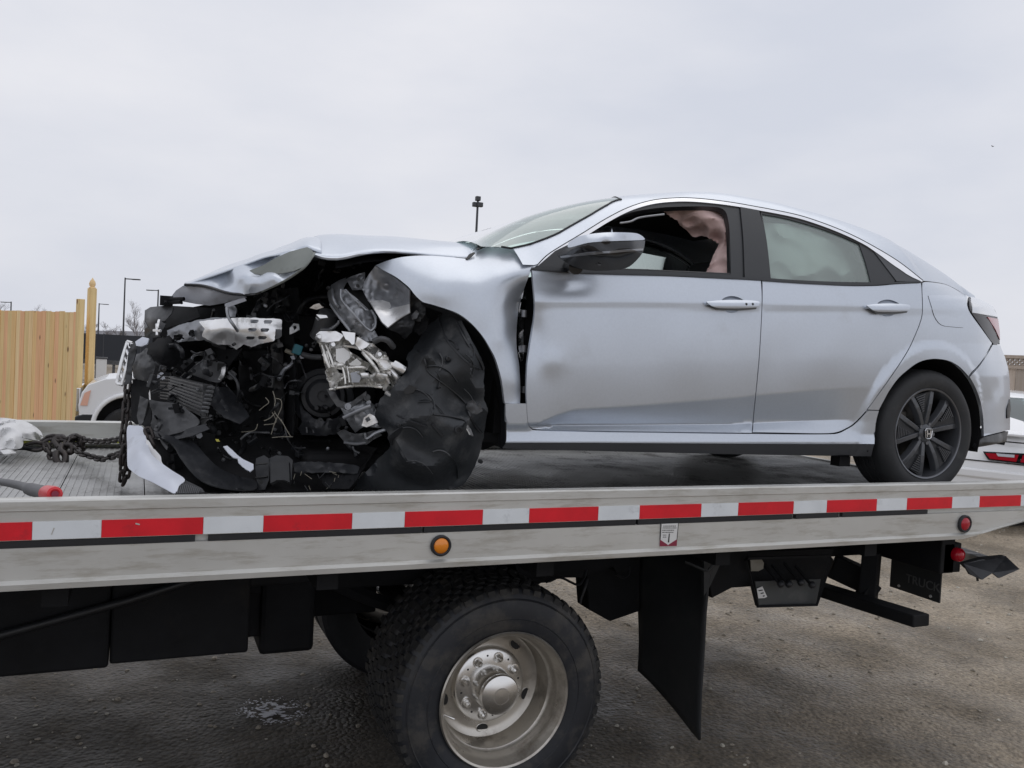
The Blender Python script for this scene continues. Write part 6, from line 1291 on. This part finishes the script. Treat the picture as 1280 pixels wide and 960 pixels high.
# patch of pale flecks under the truck
pz = catmull([(302, 879), (318, 880), (335, 877), (352, 876), (368, 874), (383, 878), (379, 888), (372, 896), (356, 902), (344, 912), (330, 905), (316, 894), (305, 888)], 5, True)
r5 = random.Random(4); pz = pz+np.array([[r5.uniform(-3, 3), r5.uniform(-2, 2)] for _ in pz])
hl_ = []
for k in range(34):
    x, y = r5.uniform(308, 376), r5.uniform(879, 903)
    if pip(np.array([(x, y)]), pz)[0]: hl_.append(np.array([(x+r5.uniform(1, 4)*math.cos(a_), y+r5.uniform(.6, 1.6)*math.sin(a_)) for a_ in np.linspace(0, 6.28, 7)[:-1]]))
me = M()
for k in range(560):
    a_ = r5.uniform(0, 6.28); q_ = r5.random()**.62; x, y = 340+48*q_*math.cos(a_)+r5.uniform(-2, 2), 889+19*q_*math.sin(a_)+r5.uniform(-1, 1)
    if q_ > .55 and y > 897 and x < 325: continue
    if noise.noise(Vector((x*.09, y*.2, 3))) < -.12: continue
    s_ = (1.15-q_)*r5.uniform(.3, 1.1); n_ = 7; w0 = 6*s_; h0 = 1.7*s_
    px_ = np.array([(x+w0*math.cos(t_)*r5.uniform(.5, 1), y+h0*math.sin(t_)*r5.uniform(.5, 1)) for t_ in np.linspace(0, 6.283, n_+1)[:-1]])
    pc = atZ(np.array([x]), np.array([y]), GZ)[0]; zz = gzz(pc[0], pc[1])+.0035+.00004*k; P_ = atZ(px_[:, 0], px_[:, 1], zz); me.add([tuple(p) for p in P_], [tuple(range(n_))])
pu = me.build('pale_flecks', mat('pale_fleck_surface', (.78, .78, .82), .8, dirt=((.2, .19, .18), 60, .55, .6)), None); tag(pu, 'pale grey flecks strewn on the dark ground left of the rear tyre', kind='stuff')
# ============================================================ BACKGROUND
def gpt(px_, D): p = atD(np.array([px_*1.]), np.array([450.]), D)[0]; return Vector((p[0], p[1], GZ))
# new wooden fence
A = gpt(-60, 15.6); B = gpt(97, 13.0); fdir = (B-A).normalized(); fl_ = (B-A).length
fence = thing('wooden_fence', tuple((A+B)/2), 'new yellow and orange board fence left of the white pickup', 'fence')
bw = .142; nb = int(fl_/bw); cols = [(.78, .53, .24), (.80, .58, .30), (.74, .56, .27), (.80, .47, .25), (.76, .55, .26), (.84, .64, .35)]
def board_mat(name, c, knot=(.22, .10, .04)):
    m = bpy.data.materials.new(name); m.use_nodes = True; t = m.node_tree; b = t.nodes['Principled BSDF']; lk = t.links.new; b.inputs['Roughness'].default_value = .7
    tc_ = t.nodes.new('ShaderNodeTexCoord'); mp_ = t.nodes.new('ShaderNodeMapping'); mp_.inputs['Scale'].default_value = (14, 14, .7); lk(tc_.outputs['Object'], mp_.inputs[0])
    n = t.nodes.new('ShaderNodeTexNoise'); n.inputs['Scale'].default_value = 2; n.inputs['Detail'].default_value = 5; lk(mp_.outputs[0], n.inputs['Vector'])
    r = t.nodes.new('ShaderNodeValToRGB'); r.color_ramp.elements[0].position = .3; r.color_ramp.elements[0].color = (c[0]*.93, c[1]*.90, c[2]*.86, 1); r.color_ramp.elements[1].position = .68; r.color_ramp.elements[1].color = (min(1, c[0]*1.15), c[1]*1.15, c[2]*1.2, 1); lk(n.outputs[0], r.inputs[0])
    v = t.nodes.new('ShaderNodeTexVoronoi'); v.inputs['Scale'].default_value = 1.0; mp2 = t.nodes.new('ShaderNodeMapping'); mp2.inputs['Scale'].default_value = (4.5, 4.5, 2.2); lk(tc_.outputs['Object'], mp2.inputs[0]); lk(mp2.outputs[0], v.inputs['Vector'])
    q_ = t.nodes.new('ShaderNodeMapRange'); q_.inputs['From Min'].default_value = .05; q_.inputs['From Max'].default_value = .12; q_.inputs['To Min'].default_value = 1; q_.inputs['To Max'].default_value = 0; lk(v.outputs['Distance'], q_.inputs['Value'])
    x = t.nodes.new('ShaderNodeMix'); x.data_type = 'RGBA'; lk(q_.outputs[0], x.inputs[0]); lk(r.outputs[0], x.inputs[6]); x.inputs[7].default_value = (*knot, 1); lk(x.outputs[2], b.inputs['Base Color']); return m
bms = [board_mat('cedar_board', c) for c in cols]; perp = Vector((-fdir.y, fdir.x, 0)); zax = Vector((0, 0, 1)); RW = Matrix((fdir, perp, zax)).transposed(); r6 = random.Random(9)
for k in range(nb):
    c = B-fdir*(bw*(k+.5)); m = M(); hh = 2.035-GZ+r6.uniform(-.008, .008); m.box(c+Vector((0, 0, hh/2))+perp*r6.uniform(-.006, .006), (bw-.006, .02, hh), RW); m.build('fence_board', bms[(k*7+k//3) % 6] if k % 4 else bms[3], fence)
for z in (.4, 1.1, 1.8): m = M(); m.box((A+B)/2+perp*.04+Vector((0, 0, z)), (fl_, .04, .09), RW); m.build('fence_rail', bms[2], fence)
c = gpt(98.3, 13.0); m = M(); m.box(c+Vector((0, 0, (2.23-GZ)/2)), (.09, .09, 2.23-GZ), RW); po = m.build('fence_post', bms[2], fence, bevel=.005)
def post(px_, D, h):
    c = gpt(px_, D); t_ = thing('gate_post', tuple(c), 'tall square yellow wooden post with a carved pointed finial', 'post'); m = M(); m.box(c+Vector((0, 0, h/2)), (.10, .10, h), RW); m.build('post_shaft', bms[2], t_, bevel=.004)
    m = M(); m.lathe([(.050, 0), (.052, .012), (.034, .022), (.034, .03), (.045, .045), (.048, .075), (.038, .11), (.018, .135), (.006, .16), (0, .165)], c+Vector((0, 0, h)), (0, 0, 1), 14); m.build('finial', bms[1], t_, smooth=50); return t_
post(112.3, 13.4, 2.42-GZ)
# old grey fence on the right
A = gpt(1150, 14.5); B = gpt(1500, 11.6); fdir = (B-A).normalized(); perp = Vector((-fdir.y, fdir.x, 0)); RW = Matrix((fdir, perp, zax)).transposed(); fl_ = (B-A).length
fence2 = thing('weathered_fence', tuple((A+B)/2), 'weathered grey-brown board fence behind the white car at right', 'fence')
bms2 = [board_mat('weathered_board', c, (.12, .08, .05)) for c in ((.36, .30, .24), (.42, .35, .28), (.33, .28, .23), (.45, .36, .28))]
for k in range(int(fl_/.15)):
    c = A+fdir*(.15*(k+.5)); m = M(); m.box(c+Vector((0, 0, 1.0)), (.142, .02, 2.0), RW); m.build('fence_board', bms2[k*5 % 4], fence2)
nlat = int(fl_/.07)
lat = M()
for k in range(nlat):
    c = A+fdir*(.07*k)+Vector((0, 0, 2.09)); lat.box(c-perp*.010, (.22, .008, .034), RW @ Matrix.Rotation(.75, 3, 'Y')); lat.box(c+perp*.004, (.22, .008, .034), RW @ Matrix.Rotation(-.75, 3, 'Y'))
lat.build('lattice_panel', bms2[2], fence2, stuff=True)
for z in (2.01, 2.17, .5): m = M(); m.box((A+B)/2-perp*.02+Vector((0, 0, z)), (fl_, .06, .05), RW); m.build('fence_rail', bms2[0], fence2)
# black screened fence far left
A = gpt(-300, 52); B = gpt(420, 46); fdir = (B-A).normalized(); perp = Vector((-fdir.y, fdir.x, 0)); RW = Matrix((fdir, perp, zax)).transposed(); fl_ = (B-A).length
bf = thing('screened_fence', tuple((A+B)/2), 'long black privacy-screened fence beyond the white pickup', 'fence')
npn = 16
for k in range(npn):
    c = A+fdir*(fl_*(k+.5)/npn); m = M(); m.box(c+Vector((0, 0, 1.05)), (fl_/npn-.03, .03, 1.55), RW); m.build('screen_panel', mat('black_screen', (.030, .034, .042), .8) if k == 0 else bpy.data.materials['black_screen'], bf)
    c = A+fdir*(fl_*k/npn); m = M(); m.cyl(c, c+Vector((0, 0, 1.86)), .035, 8); m.build('fence_post', 'pole', bf)
gr = thing('guard_rail', tuple(gpt(150, 34)), 'low grey metal rail in front of the black fence', 'barrier')
a, b = gpt(100, 34), gpt(230, 33); m = M(); m.box((a+b)/2+Vector((0, 0, .72)), ((b-a).length, .06, .16), RW); m.build('rail_beam', 'dusty2', gr)
for u in np.linspace(0, 1, 7): c = a.lerp(b, u); m = M(); m.box(c+Vector((0, 0, .36)), (.1, .1, .72)); m.build('rail_post', 'dusty2', gr)
ub = thing('utility_box', tuple(gpt(127, 32)), 'small white utility box at the foot of the black fence', 'box'); m = M(); m.box(gpt(127, 32)+Vector((0, 0, .45)), (.35, .3, .9)); m.build('cabinet', 'paper', ub, bevel=.03); m = M(); m.box(gpt(127, 32)+Vector((0, 0, .93)), (.4, .35, .06)); m.build('cabinet_lid', 'dusty2', ub)
# lamp posts
def lamp(px_, ytop, D, label, arm=1, head=True):
    pt = v1  # tip height from the picture
    top_ = atD(np.array([px_*1.]), np.array([ytop*1.]), D)[0]; base = Vector((top_[0], top_[1], GZ)); t_ = thing('street_lamp', tuple(base), label, 'street lamp', 'lamp posts on the skyline')
    r = .07 if D < 80 else .09
    m = M(); m.cyl(base, Vector(top_), r*1.2, 8, r*.8); m.build('pole', 'pole', t_, smooth=50)
    rt = Vector((_R[0], _R[1], 0)).normalized()
    if head:
        m = M(); e = Vector(top_)+rt*arm*1.15-Vector((0, 0, .12)); m.tube([Vector(top_)-Vector((0, 0, .1)), e], .05, 6); m.build('lamp_arm', 'pole', t_)
        m = M(); m.box(e-rt*arm*.2, (.7, .3, .1), Matrix.Rotation(-YAW, 3, 'Z')); m.build('lamp_head', 'pole', t_, bevel=.02)
    return t_, Vector(top_), rt
lamp(156.5, 347, 75, 'tallest dark lamp post, its arm pointing right, above the black fence')
lamp(198, 362, 95, 'lamp post with its arm pointing left just above the car nose', -1)
lamp(124, 379, 120, 'slim lamp post with its arm pointing right beside the finial post')
lamp(14, 377, 110, 'lamp post showing over the new board fence, arm pointing left', -1)
t_, tp2, rt = lamp(597.5, 247, 42, 'dark pole with camera boxes on top behind the hood', 1, False)
for dz, dx, w_ in ((-.05, 0, .24), (-.34, .10, .30), (-.34, -.12, .26)): m = M(); m.box(tp2+rt*dx+Vector((0, 0, dz)), (w_, .22, .22)); m.build('camera_box', 'pole', t_, bevel=.03)
# bare trees
def bare_tree(px_, D, h, label, seed, spread=.5, cat='tree', dens=4, tw=.012):
    base = gpt(px_, D); r = random.Random(seed); t_ = thing('bare_tree', tuple(base), label, cat, 'bare trees on the skyline'); tr = M(); br = M(); cnt = [0]
    def grow(p, d, L_, r0, lv):
        n = 3; pts = [p]; dd = d.copy()
        for i in range(n): dd = (dd+Vector((r.uniform(-.18, .18), r.uniform(-.18, .18), r.uniform(-.05, .12)))).normalized(); pts.append(pts[-1]+dd*L_/n)
        (tr if lv == 0 else br).tube(pts, [max(tw*.5, r0*(1-.6*i/n)) for i in range(n+1)], 5 if lv < 2 else 3, cap=False); cnt[0] += 1
        if lv >= dens: return
        for k in range(5 if lv == 0 else 4):
            u = r.uniform(.35, 1) if lv else r.uniform(.3, 1); q_ = pts[0].lerp(pts[-1], u) if lv == 0 else pts[min(n, int(u*n)+0)]
            nd = (dd+Vector((r.uniform(-1, 1), r.uniform(-1, 1), r.uniform(-.1, .7)))*spread*1.5).normalized(); grow(q_, nd, L_*r.uniform(.5, .72), r0*.5, lv+1)
    grow(base, Vector((0, 0, 1)), h*.48, h*.014, 0); tr.build('trunk', 'twig', t_, smooth=60); br.build('crown', 'twig', t_); return t_
bare_tree(172, 80, 5.6, 'thin bare tree just left of the wrecked nose', 3, .42)
bare_tree(185, 90, 4.4, 'small bare tree closest to the black headlight housing', 5, .5)
bare_tree(60, 85, 5.2, 'bushy bare tree top showing over the new board fence', 7, .75)
bare_tree(72, 88, 4.6, 'second bare tree top over the new board fence, toward the posts', 17, .75)
bare_tree(0, 95, 5.8, 'bare tree top at the left edge over the board fence', 27, .7)
bare_tree(133, 110, 4.6, 'pale bare tree between the finial post and the tallest lamp', 8, .7)
bare_tree(147, 105, 3.8, 'low pale bare tree at the foot of the tallest lamp', 9, .8)
bare_tree(115, 120, 4.5, 'pale bare tree directly behind the finial post', 10, .7)
bare_tree(1258, 24, 2.9, 'bare twiggy shrub behind the old grey fence', 12, .9, 'shrub', 4, .008)
bare_tree(1285, 26, 2.5, 'bare twiggy shrub behind the old fence at the right edge', 14, .9, 'shrub', 4, .008)
wd = M(); r7 = random.Random(2)
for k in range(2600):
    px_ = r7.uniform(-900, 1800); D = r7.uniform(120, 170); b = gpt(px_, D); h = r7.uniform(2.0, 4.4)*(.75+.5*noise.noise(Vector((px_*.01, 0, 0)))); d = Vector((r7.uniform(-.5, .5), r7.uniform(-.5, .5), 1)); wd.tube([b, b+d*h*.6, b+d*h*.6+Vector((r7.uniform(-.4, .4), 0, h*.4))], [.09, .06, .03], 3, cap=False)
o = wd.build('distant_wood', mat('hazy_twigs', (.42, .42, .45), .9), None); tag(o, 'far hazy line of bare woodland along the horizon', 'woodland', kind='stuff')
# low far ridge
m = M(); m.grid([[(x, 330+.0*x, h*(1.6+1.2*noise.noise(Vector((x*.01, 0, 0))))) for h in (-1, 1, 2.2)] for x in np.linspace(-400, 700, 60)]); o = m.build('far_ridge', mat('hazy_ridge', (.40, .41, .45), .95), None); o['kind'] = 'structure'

# ---- generic parked vehicles
def extr(m, prof_, y0, y1, tum=0.):
    a = [(x, y0, z) for x, z in prof_]; b = [(x, y1, z) for x, z in prof_]; n = len(prof_)
    return m.add(a+b, [tuple(range(n-1, -1, -1)), tuple(range(n, 2*n))]+[(i, (i+1) % n, n+(i+1) % n, n+i) for i in range(n)])
def place(root, ang): root.rotation_euler = (0, 0, ang)
def simple_wheel(par, x, y, z, r, side, rimm='rimedge'):
    m = M(); m.lathe([(r*.62, -.01), (r*.7, .008), (r*.9, .01), (r, -.03), (r, -.2), (r*.9, -.24), (r*.6, -.22)], (x, y, z), (0, side, 0), 36); t = m.build('wheel', 'tyre', par, smooth=40)
    m = M(); m.lathe([(r*.62, -.0), (r*.58, -.02), (r*.5, -.07), (r*.2, -.05), (r*.12, -.03), (0, -.03)], (x, y, z), (0, side, 0), 30); m.build('rim', rimm, t, smooth=40)
    for k in range(6): a = k*1.047; m = M(); m.hexa([Vector((x+rr*math.cos(a+s*w_), y+side*-.012, z+rr*math.sin(a+s*w_))) for rr, s, w_ in ((r*.14, -1, .35), (r*.14, 1, .35), (r*.6, 1, .13), (r*.6, -1, .13))], [Vector((x+rr*math.cos(a+s*w_), y+side*-.05, z+rr*math.sin(a+s*w_))) for rr, s, w_ in ((r*.14, -1, .35), (r*.14, 1, .35), (r*.6, 1, .13), (r*.6, -1, .13))]); m.build('spoke', rimm, t)
# white pickup: local +x to its tail, built round the origin then turned and moved
pk = thing('white_pickup', (0, 0, 0), 'white pickup truck parked nose-left beside the new board fence', 'pickup truck')
def arc(cx, cz, r, a0, a1, n=12): return [(cx+r*math.cos(math.radians(a0+(a1-a0)*i/n)), cz+r*math.sin(math.radians(a0+(a1-a0)*i/n))) for i in range(n+1)]
side_p = [(.02, .62), (.0, .80), (.04, .98), (.12, 1.10), (.35, 1.19), (.9, 1.25), (1.45, 1.29), (1.52, 1.30), (5.75, 1.30), (5.80, .62)]+arc(4.65, .50, .46, 15, 165)+[(3.9, .48), (1.2, .48)]+arc(.66, .50, .44, 8, 172)[0:]+[(.20, .58)]
m = M(); extr(m, side_p, -.98, .98); bd = m.build('body', 'carwhite', pk, bevel=.045, bseg=3)
m = M(); extr(m, arc(.66, .50, .435, 0, 180), -.74, .74); m.build('wheel_well', 'dark', pk)
m = M(); extr(m, [(-.04, .42), (-.04, .64), (.06, .68), (.22, .68), (.24, .5), (.22, .42)], -.985, .985); m.build('front_bumper', 'trim', pk, bevel=.02)
m = M(); m.add([(x, s*(.99 if i < 4 else .97), z) for s in (-1, 1) for i, (x, z) in enumerate([(.02, .76), (.10, .98), (.20, 1.02), (.16, .80)])], [(0, 1, 2, 3), (4, 5, 6, 7)]); 
for s in (-1, 1):
    m = M(); m.prism([(.025, s*.985, .80), (.08, s*.985, .98), (.16, s*.985, 1.02), (.12, s*.985, .80)], (0, s*.012, 0)); m.build('headlight', mat('orange_marker_lens', (.85, .48, .36), .2, coat=.6) if s < 0 else bpy.data.materials['orange_marker_lens'], pk)
    m = M(); m.tube([(.66+.465*math.cos(math.radians(a)), s*.985, .50+.465*math.sin(math.radians(a))) for a in range(0, 181, 10)], .035, 8); m.build('fender_flare', 'carwhite', pk, smooth=60)
cab = [(1.48, 1.30), (2.15, 1.88), (2.5, 1.95), (3.9, 1.93), (4.0, 1.30)]
m = M(); extr(m, cab, -.86, .86); m.build('cab', 'carwhite', pk, bevel=.05, bseg=3)
for s in (-1, 1):
    for pr in ([(1.78, 1.34), (2.22, 1.83), (2.75, 1.87), (2.75, 1.34)], [(2.85, 1.34), (2.85, 1.87), (3.75, 1.86), (3.82, 1.34)]): m = M(); m.prism([(x, s*.862, z) for x, z in pr], (0, s*.008, 0)); m.build('window', 'gloss', pk)
m = M(); m.prism([(1.50, -.75, 1.36), (1.50, .75, 1.36), (2.08, .70, 1.86), (2.08, -.70, 1.86)], (-.02, 0, .02)); m.build('windscreen', 'gloss', pk)
m = M(); m.box((-.02, 0, .86), (.05, 1.4, .34)); m.build('grille', 'chrome', pk, bevel=.01)
for x in (.68, 4.65):
    for s in (-1, 1): simple_wheel(pk, x, s*.96, .39, .39, s)
pk.location = tuple(gpt(99.5, 12.0)+Vector((0, .98, 0))); place(pk, math.radians(0)); pk.scale = (.96, .96, .99)
# white sedan behind the tail of the bed, seen from behind
sd_ = thing('white_sedan', (0, 0, 0), 'white car seen from behind past the tail of the flatbed', 'car')
# local frame: x across the car, y forward (away), z up
def sec(y, hw, zb, zm, zt, zr=None, rw=.7):
    pts = [(-hw*.90, zb), (-hw, zb+.12), (-hw*1.0, zm), (-hw*.96, zt-.04), (-hw*.88, zt), (0, zt+.02), (hw*.88, zt), (hw*.96, zt-.04), (hw, zm), (hw, zb+.12), (hw*.90, zb)]
    return [(x, y, z) for x, z in pts]
m = M(); rows = [sec(-.02, .80, .42, .60, .70), sec(.0, .90, .30, .60, .76), sec(.06, .93, .26, .62, .97), sec(.16, .93, .25, .62, 1.08), sec(.5, .95, .24, .65, 1.10), sec(1.2, .96, .22, .65, 1.04), sec(3.2, .96, .22, .65, 1.0), sec(4.4, .93, .25, .62, .90), sec(4.75, .80, .35, .58, .72)]
m.grid(rows); n_ = len(rows[0]); m.add([], []); m.f.append(tuple(range(n_))); m.f.append(tuple((len(rows)-1)*n_+j for j in range(n_-1, -1, -1))); m.build('body', 'carwhite', sd_, smooth=45)
m = M(); rows = []
for y, hw, z in ((.45, .82, 1.08), (1.15, .66, 1.50), (1.5, .64, 1.545), (2.3, .64, 1.56), (2.9, .66, 1.50), (3.7, .80, 1.02)):
    rows.append([(-.84, y, 1.0), (-hw, y, z-.03), (-hw*.85, y, z), (0, y, z+.02), (hw*.85, y, z), (hw, y, z-.03), (.84, y, 1.0)])
m.grid(rows); m.build('roof', 'carwhite', sd_, smooth=40)
m = M(); m.prism([(-.72, .55, 1.10), (.72, .55, 1.10), (.60, 1.10, 1.47), (-.60, 1.10, 1.47)], (0, -.015, .02)); m.build('rear_window', glass('sedan_rear_glass', (.25, .32, .34), 1.5, .02), sd_)
for s in (-1, 1):
    m = M(); m.prism([(s*.845, .75, 1.03), (s*.845, 3.4, 1.03), (s*.70, 2.9, 1.45), (s*.70, 1.3, 1.45)], (s*.012, 0, 0)); m.build('side_window', MT.setdefault('palewin', mat('pale_window_glass', (.30, .37, .40), .08, .2)), sd_)
    lm_ = M(); lm_.prism([(s*.34, -.0, .875), (s*.86, -.0, .90), (s*.945, .10, .92), (s*.945, .14, .80), (s*.86, -.0, .775), (s*.40, -.0, .785)], (0, -.035, 0)); tl_ = lm_.build('tail_light', 'gloss', sd_, bevel=.012)
    m = M(); m.prism([(s*.37, -.034, .86), (s*.70, -.034, .875), (s*.68, -.034, .795), (s*.42, -.034, .80)], (0, -.008, 0)); m.build('red_lens', 'redlens', tl_)
    m = M(); m.prism([(s*.74, -.034, .877), (s*.85, -.034, .885), (s*.84, -.034, .795), (s*.72, -.034, .795)], (0, -.008, 0)); m.build('red_lens', 'redlens', tl_)
    m = M(); m.prism([(s*.48, -.034, .868), (s*.66, -.034, .872), (s*.66, -.034, .84), (s*.50, -.034, .838)], (0, -.014, 0)); m.build('clear_lens', 'white_in', tl_)
    m = M(); m.box((s*.70, -.03, .52), (.22, .02, .045)); m.build('reflector', 'maroon', sd_, bevel=.005)
    for y in (.95, 3.85): 
        m = M(); m.lathe([(0, 0), (.2, 0), (.31, -.01), (.32, -.05), (.32, -.2), (0, -.22)], (s*.965, y, .32), (s, 0, 0), 32); m.build('wheel', 'tyre', sd_, smooth=40)
m = M(); m.box((0, -.012, .765), (1.80, .012, .012)); m.box((0, .02, 1.005), (1.5, .015, .014)); m.build('trunk_seam', 'ink', sd_)
m = M(); m.box((0, .09, 1.085), (1.60, .12, .03)); m.build('spoiler', 'carwhite', sd_, bevel=.01)
m = M(); m.box((0, -.02, .62), (1.7, .05, .10)); m.build('bumper', 'carwhite', sd_, bevel=.02)
c = gpt(1195, 10.6); sd_.location = tuple(c); place(sd_, math.radians(-60)); sd_.scale = (1.06, 1.06, 1.06)
# a bird far off
c = v1(1241, 183, 60); bd_ = M(); bd_.add([c+Vector(v) for v in ((-.22, 0, .08), (0, -.05, 0), (.22, 0, .07), (0, .1, .0), (0, 0, -.05))], [(0, 1, 3), (1, 2, 3), (0, 1, 4), (2, 1, 4)]); o = origin_fix(bd_.build('bird', 'pole', None, solid=.03)); tag(o, 'tiny dark bird alone in the grey sky', 'bird')
bpy.context.view_layer.update()
